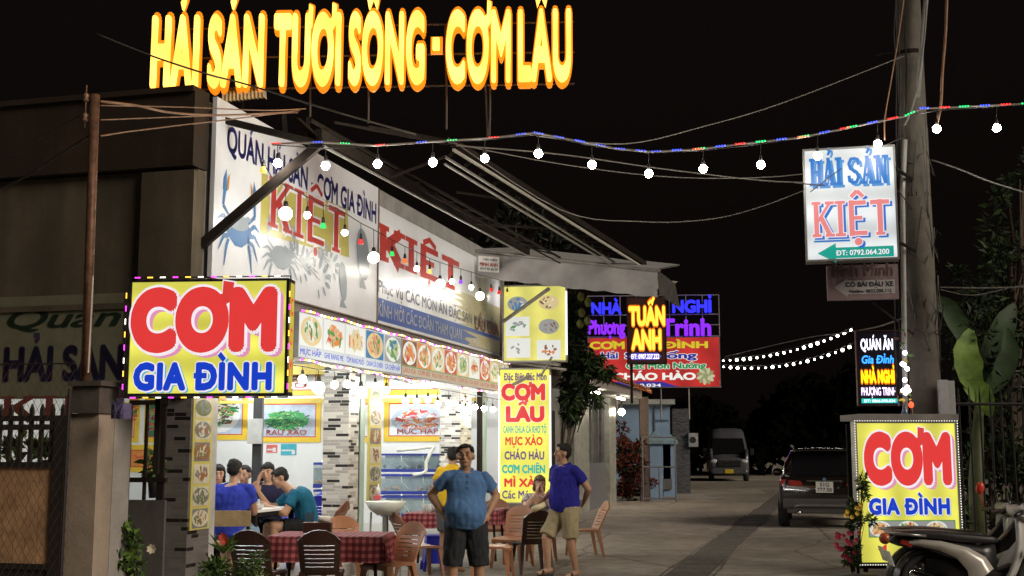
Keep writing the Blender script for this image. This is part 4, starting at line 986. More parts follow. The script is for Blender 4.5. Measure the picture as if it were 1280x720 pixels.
sf = Fr(P(841, 561, 44), (1, 0, 0), Z); sf.o.z = 0; r = empty('stone_wall', sf.pt(.3, 0, -4)); tag(r, 'dark weathered block wall at the end of the blue house', 'wall')
mb = MB(); mb.fbox(sf, 0, .62, 0, 3.05, -9, 0); mb.build('blocks', tile_mat('dark_block', (.05, .05, .055), (.08, .08, .085), (.03, .03, .03)), r)
q = P(866, 550, 44); mb = MB(); mb.box(q, (.35, .3, .5)); mb.k = 1; mb.tube([q + V((-.02, -.16, 0)), q + V((-.02, -.13, 0))], .14, 14)
tag(mb.build('air_conditioner', [pm('ac_white', (.3, .3, .3), .5), black], bevel=.02), 'small pale air conditioner box on the dark block wall', 'air conditioner')
# dark trees that close the lane, too far and dark to tell apart
rnd = random.Random(21); mb = MB(); farleaf = pm('far_leaf', (.0022, .0024, .0016), 1, var=.3, spec=0)
for i in range(9000):
    x = rnd.uniform(-4, 60); top = 5.2 + 1.6 * math.sin(x * .35) + .9 * math.sin(x * 1.1 + 1); z = top * rnd.random() ** .6; y = 74 + rnd.uniform(-4, 6) + .1 * x; t = V((rnd.gauss(0, 1), rnd.gauss(0, 1), rnd.gauss(0, 1))).normalized(); q = t.orthogonal().normalized() * .3
    c = V((x, y, z)); mb.add([c - t * .5, c + q, c + t * .5, c - q], [(0, 1, 2, 3)])
struct(mb.build('far_trees', farleaf), 'stuff')
# --- two signs over the lane beyond the awning
rt_, fr, w, h = lightbox('neon_sign', 'narrow dark board with bright yellow neon name in two lines', 785, 372, 832, 454, 25.5, -6, .18, pm('neon_board', (.05, .012, .006), .5, var=.2), dsteel)
ny_ = glow('neon_yellow', (1, .60, .05), 1.8); ng = glow('neon_rim', (1, .22, .01), .85)
for s, a, b, c, d in (('TUẤN', 786.5, 383, 830.5, 406), ('ANH', 790, 412, 826, 436)):
    for nm, m, bo, wq in (('lettering_rim', ng, .11, .006), ('lettering', ny_, .05, .02)):
        mb = MB(); textpx(mb, fr, s, a, b, c, d, wq, bold=bo, depth=.01); mb.build(nm, m, rt_)
mb = MB(); textpx(mb, fr, 'ĐT: 0907.227.222', 789, 442.5, 824, 448.5, .02, bold=.03); a = fr.pix(786, 450); b = fr.pix(827, 441)
mb.build('phone_lettering', glow('neon_white', (.8, .8, 1), 1.6, False), rt_)
mb = MB(); mb.fpoly(fr, [(a[0] + .08, a[1]), (b[0] - .08, a[1]), (b[0], (a[1] + b[1]) / 2), (b[0] - .08, b[1]), (a[0] + .08, b[1]), (a[0], (a[1] + b[1]) / 2)], .006); mb.build('phone_plate', glow('neon_violet', (.12, .08, .5), .9, False), rt_)
mb = MB(); mb.fbox(fr, .04, .1, -.85, -.02, -.15, -.09); mb.build('post', dsteel, rt_)
mb = MB(); mb.sph(fr.pt(.1, h + .1, .05), .035); mb.sph(fr.pt(.2, h + .09, .05), .03); mb.sph(fr.pt(.27, h + .09, .05), .025); mb.build('top_light', glow('cool_bulb', (.8, .75, 1), 8, False), rt_, True)

bfr = sign_fr(735, 485, 38.5, -5); bW = bfr.pix(900, 430)[0]
q = lambda x, y: bfr.pix(x, y)
r = empty('roadside_board', bfr.pt(bW / 2, 0, 0)); tag(r, 'wide red board with blue and purple lit letters on a lattice above it', 'sign')
v_m = q(820, 421)[1]; v_t = q(820, 369)[1]
mb = MB(); mb.fbox(bfr, 0, bW, 0, v_m, -.12, 0); mb.build('box', alu, r)
mb = MB(); mb.frect(bfr, .03, bW - .03, .03, v_m - .03, .003); mb.build('face', banded('board_red', (.5, .03, .028), .8, (1, 0, .4), 1.3, .2), r)
mb = MB(); mb.fpoly(bfr, [(.03, .03), (bW * .68, .03), (bW * .56, .19), (.03, .19)], .005); mb.build('blue_corner', glow('board_blue', (.03, .03, .33), .8), r)
mb = MB()
for v in (v_m + .02, v_m + .38, v_m + .72, v_t): mb.tube([bfr.pt(0, v, -.08), bfr.pt(bW, v, -.08)], .018, 5)
for i in range(9): u = bW * i / 8; mb.tube([bfr.pt(u, v_m, -.08), bfr.pt(u, v_t, -.08)], .018, 5)
for u in (bW * .55, bW * .76): mb.tube([bfr.pt(u, 0, -.06), bfr.pt(u, -1, -.06)], .025, 5)
for u in (.3, .9): mb.tube([bfr.pt(u, v_m, -.2), bfr.pt(u, -.9, -.25)], .05, 6)
mb.build('lattice', pm('lattice_pale', (.32, .3, .3), .5, metal=.4), r)
lb = glow('led_blue', (.03, .03, 1), 1.5); lp = glow('led_purple', (.22, .02, .8), 1.4)
mb = MB(); textpx(mb, bfr, 'NHÀ', 740, 378, 776, 392, .0, bold=.05, depth=.05); textpx(mb, bfr, 'NGHỈ', 841, 375, 889, 390, .0, bold=.05, depth=.05); mb.build('lettering', lb, r)
mb = MB(); textpx(mb, bfr, 'Phượng', 736, 400, 781, 417, .0, bold=.045, depth=.05); textpx(mb, bfr, 'Trinh', 826, 398, 888, 419, .0, bold=.04, depth=.05); mb.build('lettering', lp, r)
for s, a, b, c, d, m, bo in (('CƠM', 738, 427, 780, 436, glow('board_yellow', (.6, .5, .03), .9), .05), ('GIA ĐÌNH', 786, 427, 884, 435, MATS['board_yellow'], .05), ('Hải', 752, 440, 772, 448, MATS['board_blue'], .04), ('Sản Sống', 782, 440, 870, 448, MATS['board_blue'], .04),
                             ('Các Món Nướng', 783, 453, 882, 460.5, glow('board_green', (.02, .28, .08), .8), .045), ('CHÁO HÀO', 767, 466, 869, 474.5, glow('board_white', (.85, .85, .8), .8), .05), ('.090.034', 785, 479.5, 826, 483.5, MATS['board_white'], .03)):
    if m.name in ('board_blue', 'board_green') and s != '.090.034':
        mb = MB(); textpx(mb, bfr, s, a, b, c, d, .006, bold=bo + .05); mb.build('lettering_rim', MATS['board_white'], r)
    mb = MB(); textpx(mb, bfr, s, a, b, c, d, .009, bold=bo); mb.build('lettering', m, r)
mb = MB(); cu, cv = q(882, 470)
for i in range(11):
    a_ = i * .571; mb.k = i % 2; mb.fell(bfr, cu + .15 * math.cos(a_), cv + .14 * math.sin(a_), .15, .065, .008 + i * .0007, 10, a_)
mb.k = 1; mb.fell(bfr, cu, cv, .09, .09, .02, 10); mb.build('oyster_picture', [glow('oyster', (.55, .55, .35), .8, False), glow('oyster_dark', (.3, .32, .15), .8, False)], r)
mb = MB(); cu, cv = q(741, 452)   # oranges tucked at the board's near edge: painted oysters on the hidden end
mb.build('trim', alu, r) if False else None

# --- utility pole with its signs
ux = X(1160, 14)
up = empty('utility_pole', (ux, 14, 0)); tag(up, 'thick concrete utility pole wrapped with cables on the lane edge', 'pole')
mb = MB(); mb.tube([(ux, 14, 0), (ux, 14, 4), (ux, 14, 11)], [.185, .168, .12], 24); mb.build('shaft', pm('pole_concrete', (.115, .104, .086), .85, var=.25, scale=5, bump=.3), up, True)
mb = MB()
for px0, px1, rr in ((1147, 1121, .03),): mb.tube([P(px0, 122, 13.75), P(px0 + 5, 60, 13.7), P(1160, -30, 13.7)], .03, 8)
mb.tube([P(1132, 540, 13.78), P(1130, 400, 13.78), P(1128, 240, 13.78), P(1131, 175, 13.78)], .032, 8); mb.build('conduit', pm('grey_conduit', (.34, .34, .33), .4, var=.15), up, True)
mb = MB(); rnd = random.Random(12)
for i in range(9):
    z = rnd.uniform(2.8, 5); a0 = rnd.uniform(0, 6); pts = []
    for k in range(14):
        a = a0 + k * .35; rr = .2 + .05 * math.sin(k * 1.3 + i); pts.append(V((ux + rr * math.cos(a), 14 + rr * math.sin(a), z + k * rnd.uniform(-.06, .09))))
    mb.tube(pts, .006, 4)
for px in (1119, 1124, 1133): mb.tube([P(px + rnd.uniform(-2, 2), y, 13.8) for y in range(-30, 500, 35)], .009, 5)
mb.build('wrapped_cables', pm('black_cable', (.02, .019, .018), .5, var=.3), up)
mb = MB()
for z in (3.1, 4.55, 6.3, 8.2): mb.tube([(ux, 14, z), (ux, 14, z + .05)], .182 - .004 * z, 20)
q = P(1095, 70, 13.9); mb.tube([q, q + V((.06, 0, .03)), P(1128, 66, 13.9)], .009, 5); mb.build('clamp_band', dsteel, up)
mb = MB(); q = P(1179, 498, 13.7); mb.box((q.x, q.y, q.z), (.1, .06, .42)); q = P(1188, 498, 13.72); mb.box(q, (.09, .07, .4)); mb.build('meter_box', pm('meter_grey', (.3, .31, .32), .5, var=.1), up, bevel=.006)

wh = banded('backlit_white', (.70, .74, .75), .85, (0, 0, 1), .42, .2)
rt_, fr, w, h = lightbox('lightbox_sign', 'white lightbox with blue and pink lettering and a teal phone arrow on the utility pole', 1010, 186, 1119, 325, 13.3, -13, .2, wh, alu, rim=.022)
q = lambda x, y: fr.pix(x, y)
ub_ = glow('sign_blue', (.012, .15, .5), .9); upk = glow('sign_pink', (.72, .22, .22), .9)
for grow, m, dx, dy, wz_ in ((.004, glow('sign_paleblue', (.07, .27, .6), .8), .03, -.03, .002), (.006, ub_, 0, 0, .007)):
    mb = MB(); a, va = q(1011, 235); b = q(1110, 228)[0]; slab_word(mb, fr, 'HAI', a + .02, a + (b - a) * .42, va + .02, va + .33, wz_, ' ? ', grow=grow, du=dx, dv=dy)
    slab_word(mb, fr, 'SAN', a + (b - a) * .5, b, va + .02, va + .33, wz_, ' ? ', grow=grow, du=dx, dv=dy); mb.build('lettering', m, rt_)
for grow, m, dx, dy, wz_ in ((.006, glow('sign_midblue', (.02, .16, .62), .8), .03, -.025, .002), (.012, MATS['print_white'], 0, 0, .005), (.002, upk, 0, 0, .008)):
    mb = MB(); a, va = q(1014, 299); b = q(1116, 292)[0]; slab_word(mb, fr, 'KIET', a + .03, b - .02, va + .02, va + .42, wz_, '  x ', grow=grow, du=dx, dv=dy)
    mb.build('lettering', m, rt_)
mb = MB(); a = q(1014, 299); mb.frect(fr, a[0] + .03, a[0] + .42, a[1] - .04, a[1] - .02, .004); mb.build('underline', ub_, rt_)
mb = MB(); a = q(1022, 317); b = q(1117, 307); v0, v1 = a[1] - .06, a[1] + .06; mb.fpoly(fr, [(a[0], a[1]), (a[0] + .2, v1 + .05), (a[0] + .2, v1), (b[0], v1), (b[0], v0), (a[0] + .2, v0), (a[0] + .2, v0 - .05)], .003); mb.build('phone_arrow', glow('arrow_teal', (.01, .32, .25), .9), rt_)
mb = MB(); text(mb, fr, 'ĐT: 0792.064.200', a[0] + .2, b[0] - .05, v0 + .03, v1 - .03, .006, bold=.02); mb.build('phone_lettering', MATS['print_white'], rt_)
mb = MB(); mb.tube([fr.pt(w, .2, -.1), V((ux, 14, fr.o.z + .2))], .02, 6); mb.tube([fr.pt(w, h - .2, -.1), V((ux, 14, fr.o.z + h - .2))], .02, 6); mb.build('arm', dsteel, rt_)

f2 = sign_fr(1035, 375, 13.6, -10); r = empty('car_park_sign', f2.pt(.4, 0)); tag(r, 'unlit dusty pink parking sign with a pale arrow under the white lightbox', 'sign')
w2 = f2.pix(1123, 350)[0]; h2 = f2.pix(1080, 331)[1]
mb = MB(); mb.fbox(f2, 0, w2, 0, h2, -.1, 0); mb.build('box', pm('dusty_pink', (.24, .17, .18), .6, var=.12), r)
pkd = pm('dusty_rose', (.3, .21, .2), .6); mb = MB(); text(mb, f2, 'Bình Minh', .06, w2 - .06, h2 - .13, h2 + .02, .003, bold=.03); text(mb, f2, 'GIA ĐÌNH DÂN', .1, w2 * .78, h2 - .22, h2 - .16, .003, bold=.02); mb.build('raised_lettering', pkd, r)
mb = MB(); mb.fpoly(f2, [(.07, .14), (.22, .24), (.22, .22), (w2 - .04, .22), (w2 - .04, .06), (.22, .06), (.22, .03)], .004); mb.build('arrow', pm('arrow_pale', (.42, .4, .4), .6, var=.1), r)
mb = MB(); text(mb, f2, 'CÓ BÃI ĐẬU XE', .2, w2 - .06, .145, .2, .007, bold=.03); text(mb, f2, 'Hotline: 0832.050.112', .24, w2 - .08, .075, .115, .007, bold=.02); mb.build('lettering', pm('ink_navy', (.04, .045, .09), .6), r)
mb = MB(); mb.tube([f2.pt(.5, -.03, -.05), V((ux, 14, f2.o.z - .45))], .012, 6); mb.build('arm', dsteel, r)

rt_, fr, w, h = lightbox('neon_sign', 'dark board with five lines of white, blue, yellow and teal neon lettering beside the pole', 1074, 414, 1127, 506, 14.6, -8, .1, pm('neon_board_dark', (.012, .008, .02), .4, var=.1), pm('frame_maroon', (.06, .015, .015), .5), rim=.012)
for s, a, b, c, d, col_, st_, bo, sl_ in (('QUÁN ĂN', 1075.5, 423, 1116, 437, (.85, .85, 1), 2.2, .03, 0), ('Gia Đình', 1077, 444, 1117, 454, (.04, .3, 1), 2.0, .03, .2), ('NHÀ NGHỈ', 1076.5, 463, 1118, 478, (1, .68, .01), 1.9, .05, 0), ('PHƯỢNG TRINH', 1076.5, 484, 1120, 494, (.85, .7, 1), 1.8, .03, 0)):
    if s == 'NHÀ NGHỈ':
        mb = MB(); textpx(mb, fr, s, a, b, c, d, .004, bold=bo + .09); mb.build('lettering_rim', glow('neon_orange', (1, .2, .0), .9), rt_)
    mb = MB(); textpx(mb, fr, s, a, b, c, d, .01, bold=bo, slant=sl_); mb.build('lettering', glow('neon_' + s.split()[0].lower(), col_, st_), rt_)
mb = MB(); a = fr.pix(1077, 505); b = fr.pix(1122, 498); mb.frect(fr, a[0], b[0], a[1] + .01, b[1], .004); mb.build('teal_bar', glow('neon_teal', (.02, .5, .4), 1.2), rt_)
mb = MB(); text(mb, fr, 'ĐT: 0866.090.034', a[0] + .03, b[0] - .03, a[1] + .02, b[1] - .01, .007, bold=.015); mb.build('phone_lettering', MATS['neon_white'], rt_)
mb = MB(); mb.tube([fr.pt(w, h * .3, -.05), V((ux - .1, 14, 2.6))], .015, 6); mb.tube([fr.pt(w, h * .8, -.05), V((ux - .1, 14, 3.0))], .015, 6); mb.build('arm', dsteel, rt_)

# cluster of small bright lights and faded cloth flowers tied to the pole
r = empty('light_cluster', P(1134, 470, 13.6)); tag(r, 'bunch of small white lights and faded cloth flowers tied to the utility pole', 'light cluster')
cw_ = glow('cluster_white', (1, .92, .98), 12)
for px, py in ((1131, 441), (1130, 456), (1134, 461), (1131, 475), (1134, 484), (1132, 491), (1136, 488), (1129, 488), (1128, 455)): mb = MB(); mb.sph(P(px, py, 13.55), .026, 8, 6); mb.build('light', cw_, r, True)
rnd = random.Random(2); mb = MB()
for i in range(26):
    c = P(1126 + rnd.uniform(-6, 10), 410 + rnd.uniform(0, 95), 13.6); a = rnd.uniform(0, 6.28); l = rnd.uniform(.04, .1); t = V((math.cos(a), rnd.uniform(-.5, .1), math.sin(a))); s = t.orthogonal().normalized() * l * .3
    mb.k = rnd.choice((0, 0, 1, 2, 3)); mb.add([c, c + t * l * .5 + s, c + t * l, c + t * l * .5 - s], [(0, 1, 2, 3)])
mb.build('cloth_flowers', [pm('petal_brown', (.1, .03, .02), .8), pm('petal_yellow', (.35, .28, .03), .8), pm('petal_green', (.06, .12, .03), .8), pm('petal_blue', (.08, .1, .25), .8)], r)
q = P(1139, 506, 13.4); r = empty('offering_lamp', q - Z * .1); tag(r, 'tiny red lamp and bottles on the plank above the upright lightbox', 'lamp')
mb = MB(); mb.sph(q, (.03, .03, .035)); mb.build('flame_bulb', glow('lamp_red', (1, .06, .02), 3.5), r, True); mb = MB(); mb.tube([q - Z * .035, q - Z * .15], [.012, .025], 8); mb.build('base', pm('brass_dark', (.12, .06, .03), .4, metal=.6), r)
mb = MB(); c = P(1131, 514, 13.4); mb.tube([c - Z * .07, c, c + Z * .04, c + Z * .07], [.035, .035, .012, .012], 10); tag(mb.build('water_bottle', pm('bottle_blue', (.1, .16, .25), .15), None, True), 'small bluish bottle on the plank above the upright lightbox', 'bottle')
# ================================================================ STRING LIGHTS AND WIRES
blk = pm('socket_black', (.015, .014, .013), .5, var=.2)
cols_ = {'w': MATS['bulb_white'], 'B': glow('bulb_big', (1, .93, .80), 30), 'g': glow('bulb_green', (.02, .8, .15), .9), 'r': glow('bulb_red', (.9, .03, .03), .9), 'o': glow('bulb_orange', (.95, .2, .02), 1.0), 'y': glow('bulb_yellow', (.95, .7, .12), 1.0), 'p': glow('bulb_violet', (.28, .05, .85), 1.0), 's': MATS['bulb_small']}
def festoon(label, pts, spec, d0, d1, x0, x1, rad=.038, big=.072, drop=.16):
    """pts: the cable as pixels; each bulb hangs straight under the cable at its own place"""
    dd = (lambda px: 6.41 / (.268 - (px - 640) / 1500) - d0) if d1 is None else (lambda px: d0 + (d1 - d0) * (px - x0) / (x1 - x0))
    cab = [P(px, py, dd(px)) for px, py in pts]
    r = empty('string_lights', cab[len(cab) // 2]); tag(r, label, 'string lights')
    mb = MB(); mb.tube(cab, .006, 5); 
    def cabz(px):
        for (a, b), (c, d) in zip(pts, pts[1:]):
            if a <= px <= c: return P(px, b + (d - b) * (px - a) / max(1, c - a), dd(px))
        return P(px, pts[-1][1], dd(px))
    todo = []
    for px, py, k in spec:
        c = P(px, py, dd(px)); t = cabz(px); R_ = big if k == 'B' else rad * (1 if k != 's' else (.75, 1.3, .9, 1.1)[int(px) % 4])
        if t.z > c.z + R_: mb.tube([t, c + Z * (R_ + .05)], .004, 4)
        sm = MB(); sm.tube([c + Z * (R_ + .06), c + Z * (R_ + .02), c + Z * R_ * .7], [.014, .02, .02] if k != 'B' else [.02, .028, .03], 8)
        b = MB()
        if k in 'gropy': b.tube([c + Z * .03, c + Z * .01, c - Z * .03], [.022, .028, .036], 10)
        else: b.sph(c, R_, 12, 8)
        bo_ = b.build('bulb', cols_[k], r, True); sm.build('socket', blk, bo_, True)
    mb.build('cable', blk, r, True)
festoon('sagging string of white and coloured bulbs in front of the big printed facade panels', [(325, 195), (329, 203), (340, 222), (357, 232), (384, 246), (404, 256), (431, 266), (451, 279), (467, 287), (490, 300), (506, 308), (521, 315), (537, 323), (550, 328), (565, 333), (589, 340), (600, 344), (624, 350), (650, 353)],
        [(329, 212, 'y'), (357, 267, 'B'), (384, 269, 'w'), (404, 282, 'g'), (431, 291, 'w'), (451, 302, 'r'), (467, 322, 'B'), (490, 317, 'g'), (506, 326, 'o'), (521, 336, 'w'), (537, 339, 'y'), (550, 355, 'B'), (565, 352, 'w'), (576, 352, 'p'), (589, 359, 'w'), (600, 370, 'B'), (614, 362, 'r'), (624, 365, 'r'), (634, 367, 'y'), (644, 371, 'w')], 1.5, None, 325, 650)
festoon('high string of round white bulbs crossing the lane to the utility pole', [(340, 181), (407, 186), (472, 182), (541, 178), (606, 175), (673, 168), (740, 182), (811, 191), (879, 188), (951, 180), (1022, 169), (1097, 151), (1171, 138), (1246, 133), (1300, 130)],
        [(347, 204, 'w'), (407, 207, 'w'), (472, 205, 'w'), (541, 203, 'w'), (606, 198, 'w'), (673, 192, 'w'), (740, 206, 'w'), (811, 217, 'w'), (879, 211, 'w'), (951, 206, 'w'), (1022, 195, 'w'), (1097, 180, 'w'), (1171, 161, 'w'), (1246, 160, 'w')], 11.9, 12.9, 340, 1300, rad=.043)
festoon('low string of bright round bulbs hanging under the picture strips', [(352, 455), (378, 458), (398, 462), (434, 465), (469, 468), (507, 478), (547, 486), (582, 492), (626, 500)],
        [(362, 482, 'w'), (378, 474, 'w'), (398, 485, 'B'), (418, 481, 'w'), (434, 480, 'w'), (451, 490, 'B'), (469, 483, 'w'), (483, 488, 'w'), (507, 501, 'w'), (521, 502, 'w'), (535, 500, 'w'), (547, 505, 'w'), (561, 504, 'w'), (575, 510, 'w'), (582, 512, 'w'), (594, 509, 'w'), (605, 511, 'w'), (616, 512, 'w')], 1.0, None, 352, 626, rad=.046, big=.072)
def far(label, a, b, sag, n):
    pts = [(a[0] + (b[0] - a[0]) * t, a[1] + (b[1] - a[1]) * t + sag * 4 * t * (1 - t)) for t in [i / 24 for i in range(25)]]
    sp = []
    for i in range(n):
        t = (i + .5) / n; sp.append((a[0] + (b[0] - a[0]) * t, a[1] + (b[1] - a[1]) * t + sag * 4 * t * (1 - t) + 3, 's'))
    festoon(label, pts, sp, 41, 33, a[0], b[0], rad=.036)
far('upper of two far strings of small white bulbs over the dark lane', (900, 448), (1068, 408), 9, 20)
far('lower of two far strings of small white bulbs over the dark lane', (900, 455), (1075, 425), 13, 20)
# multicolour light rope over the lane
rp = [(340, 180), (400, 178), (470, 182), (560, 176), (620, 172), (668, 166), (720, 176), (770, 186), (815, 190), (870, 187), (920, 181), (1000, 172), (1060, 160), (1132, 145), (1150, 136), (1200, 134), (1300, 129)]
pts = [P(x, y, 11.9 + (x - 340) / 960) for x, y in rp]
r = empty('light_rope', pts[8]); tag(r, 'long rope of tiny red, green and blue lights swagged across the lane', 'light rope')
mb = MB(); mb.tube(pts, .011, 6); mb.build('cable', pm('rope_cable', (.22, .19, .17), .4), r, True)
mb = MB(); acc = 0; n = 0
for (x0, y0), (x1, y1) in zip(rp, rp[1:]):
    L = math.hypot(x1 - x0, y1 - y0); s = 0
    while s < L:
        px = x0 + (x1 - x0) * s / L; dd_ = 11.9 + (px - 340) / 960
        if px > 660 or n % 2 == 0:
            mb.k = (n % 3) if px > 820 else (2 if px > 640 else n % 3)
            for q_ in range(4): mb.sph(P(px + q_ * 3.4, y0 + (y1 - y0) * (s + q_ * 3.4) / L - .8, dd_ - .01), .011 if px > 820 else .008, 6, 4)
        n += 1; s += 26
mb.build('lights', [glow('rope_red', (1, .03, .03), 2.2, False), glow('rope_green', (.02, 1, .25), 1.6, False), glow('rope_blue', (.05, .1, 1), 2.2, False)], r, True)

wirem = pm('wire_black', (.03, .026, .022), .5, var=.2); wireo = pm('wire_copper', (.30, .16, .09), .5, var=.3); wireg = pm('wire_grey', (.2, .19, .17), .5, var=.2)
def wire(label, pts, ds, m=wirem, r=.008, cat='cable'):
    n = len(pts); pp_ = []
    for i, (x, y) in enumerate(pts):
        d = ds[0] + (ds[1] - ds[0]) * i / (n - 1); pp_.append(P(x, y, d))
    # smooth the run
    out = []
    for i in range(n - 1):
        a, b, c, d = pp_[max(0, i - 1)], pp_[i], pp_[i + 1], pp_[min(n - 1, i + 2)]
        for k in range(5):
            t = k / 5; out.append(.5 * ((2 * b) + (c - a) * t + (2 * a - 5 * b + 4 * c - d) * t * t + (3 * b - a - 3 * c + d) * t ** 3))
    out.append(pp_[-1]); mb = MB(); mb.tube(out, r, 6); return tag(mb.build('power_cable', m, None, True), label, cat)
wire('thick twisted copper coloured service cable from the rusty pipe to the facade corner', [(126, 127), (170, 132), (215, 141), (280, 144), (372, 140)], (9.1, 12), wireo, .012)
wire('upper thin copper coloured wire from the rusty pipe to the roof frame', [(126, 132), (230, 134), (330, 138), (382, 136)], (9.1, 12.1), wireo, .006)
wire('middle thin copper coloured wire from the rusty pipe to the facade corner', [(126, 150), (200, 147), (280, 144), (360, 140)], (9.1, 12), wireo, .006)
wire('drooping copper coloured wire looping low from the rusty pipe to the facade corner', [(126, 170), (165, 164), (230, 156), (290, 149), (375, 138)], (9.1, 12), wireo, .007)
wire('dark wire rising from the neighbouring yard to the rusty pipe', [(-20, 245), (30, 222), (80, 190), (118, 166)], (9.6, 9.1))
wire('second dark wire sagging lower from the neighbouring yard to the rusty pipe', [(-20, 208), (40, 178), (80, 156), (116, 136)], (9.6, 9.1), wirem, .005)
wire('dark wire slanting in front of the glowing roof letters', [(120, 42), (190, 70), (260, 93), (310, 106), (420, 140), (520, 168)], (11.8, 12.8), wirem, .010)
wire('long drooping grey wire over the lane below the bulbs', [(560, 172), (700, 262), (800, 277), (880, 275), (940, 262), (1010, 236), (1118, 190)], (14, 13.9), wireg, .006)
wire('thin dark cable climbing over the lane towards the utility pole top', [(670, 170), (780, 180), (880, 158), (980, 128), (1130, 70)], (13, 13.8), wireg, .006)
wire('dark cable running nearly level from the awning truss to the utility pole', [(570, 182), (700, 193), (850, 214), (1000, 228), (1120, 214)], (13.9, 13.9), wireg, .008)
wire('second dark cable running nearly level just under its neighbour to the utility pole', [(560, 178), (700, 205), (850, 222), (1000, 218), (1110, 190)], (13.9, 13.9), wireg, .006)
wire('pale wire leaving the utility pole to the trees on the lane edge', [(1165, 200), (1200, 212), (1240, 228), (1300, 246)], (13.7, 12.5), wireg, .009)
wire('level pale wire from the utility pole into the dark trees', [(1176, 359), (1230, 360), (1300, 358)], (13.7, 13), wireg, .008)
wire('slack wire hanging beside the level pale wire by the utility pole', [(1176, 362), (1215, 369), (1262, 360), (1300, 352)], (13.7, 13), wireg, .006)
wire('pale twisted cable falling from above to the light rope beside the utility pole', [(1184, -20), (1182, 40), (1178, 90), (1176, 130), (1171, 155)], (12.9, 12.8), wireo, .016)
wire('thin copper coloured wire dropping along the utility pole to the light rope', [(1132, -20), (1124, 40), (1114, 100), (1106, 148), (1106, 175)], (13.2, 12.8), wireo, .008)
wire('twisted two strand cable leaning on the utility pole', [(1159, -20), (1156, 40), (1148, 100), (1140, 135), (1130, 158)], (13.6, 13.5), wireg, .012)
wire('faint wire above the neon board leading out to the far strings', [(1128, 398), (1090, 410), (1045, 417), (1000, 424), (905, 446)], (14, 41), wireg, .012)
wire('slanting dark wire across the face of the white lightbox', [(1013, 240), (1060, 205), (1110, 180), (1130, 172)], (13.1, 13.5), wirem, .006)
wire('nearly level dark wire across the middle of the white lightbox', [(990, 228), (1020, 231), (1080, 233), (1118, 236), (1140, 262)], (13.1, 13.6), wirem, .007)

# ================================================================ VEGETATION
def leafmat(name, c, var=.5): return pm(name, c, .6, var=var, scale=5, spec=.3)
gl = leafmat('leaf_green', (.045, .085, .022)); gd = leafmat('leaf_dark', (.012, .022, .008)); gy = leafmat('leaf_bright', (.10, .17, .03)); red_l = leafmat('leaf_red', (.10, .018, .014)); bark = pm('bark', (.09, .065, .045), .9, var=.4, scale=12, bump=.5)
def leaves(mb, c, rad, n, size, rnd, asp=.4, ks=(0,), hole=.25, droop=.0):
    c = V(c); clumps = [(V((rnd.gauss(0, .5) * rad[0], rnd.gauss(0, .5) * rad[1], rnd.gauss(0, .5) * rad[2])), rnd.uniform(.18, .42)) for _ in range(max(4, n // 45))]
    for i in range(n):
        cc, cr = rnd.choice(clumps); d = V((rnd.gauss(0, 1), rnd.gauss(0, 1), rnd.gauss(0, 1))).normalized() * rnd.random() ** .4
        p = c + cc + V((d.x * rad[0], d.y * rad[1], d.z * rad[2])) * cr
        t = (d + V((rnd.gauss(0, .6), rnd.gauss(0, .6), rnd.gauss(0, .5) - droop))).normalized(); s = t.cross(V((rnd.gauss(0, 1), rnd.gauss(0, 1), rnd.gauss(0, 1)))).normalized()
        l = size * rnd.uniform(.6, 1.3); nn = s.cross(t) * l * .12
        mb.k = rnd.choice(ks); mb.add([p, p + t * l * .45 + s * l * asp * .5 - nn, p + t * l, p + t * l * .45 - s * l * asp * .5 - nn], [(0, 1, 2), (0, 2, 3)])
def plant(name, label, base, crowns, n, size, seed, mats, trunk=None, cat='tree', asp=.4, droop=0, ks=None, group=None):
    rnd = random.Random(seed); r = empty(name, base); tag(r, label, cat, group); mb = MB()
    tot = sum(a[1][0] * a[1][2] for a in crowns)
    for c, rad in crowns: leaves(mb, V(base) + V(c), rad, int(n * rad[0] * rad[2] / tot), size, rnd, asp, ks or tuple(range(len(mats))), droop=droop)
    mb.build('crown' if cat == 'tree' else 'foliage', mats, r)
    mb = MB(); tr = trunk or .03
    for c, rad in crowns:
        c = V(c); b = V(base)
        mb.tube([b, b + V((c.x * .3, c.y * .3, c.z * .45)), b + c], [tr, tr * .75, tr * .3], 7)
        for k in range(4):
            e = b + c + V((rnd.uniform(-.7, .7) * rad[0], rnd.uniform(-.7, .7) * rad[1], rnd.uniform(-.1, .7) * rad[2])); mb.tube([b + c * rnd.uniform(.55, .9), e], [tr * .4, tr * .12], 5)
    mb.build('trunk' if cat == 'tree' else 'stem', bark, r)
    return r
mt = plant('mango_tree', 'leafy tree with pale green fruit between the yellow lightboxes and the tiled house', (X(697, 24), 24, 0), [((.36, 0, 2.75), (.42, .4, .4)), ((.65, 0, 3.15), (.42, .4, .34)), ((.33, 0, 3.6), (.36, .4, .4)), ((.3, 0, 2.35), (.2, .25, .28)), ((.3, .1, 4.3), (.26, .3, .5))], 3000, .17, 4, [gd, gl, gd], .03, droop=.6)
for px, py in ((726, 371), (735, 378), (727, 391), (734, 401), (725, 405)):
    mb = MB(); mb.sph(P(px, py, 23.4), (.07, .07, .095), 10, 7); mb.build('fruit', pm('mango_skin', (.25, .3, .09), .4, var=.2), mt, True)
plant('dark_tree', 'dark broad tree seen through the awning trusses above the facade', (X(655, 27), 27.5, 0), [((-.4, 0, 5.9), (.9, .9, .7)), ((.4, .2, 6.5), (.9, .8, .6)), ((.8, 0, 5.6), (.6, .6, .5))], 1500, .24, 5, [leafmat('leaf_night', (.005, .009, .004))], .12)
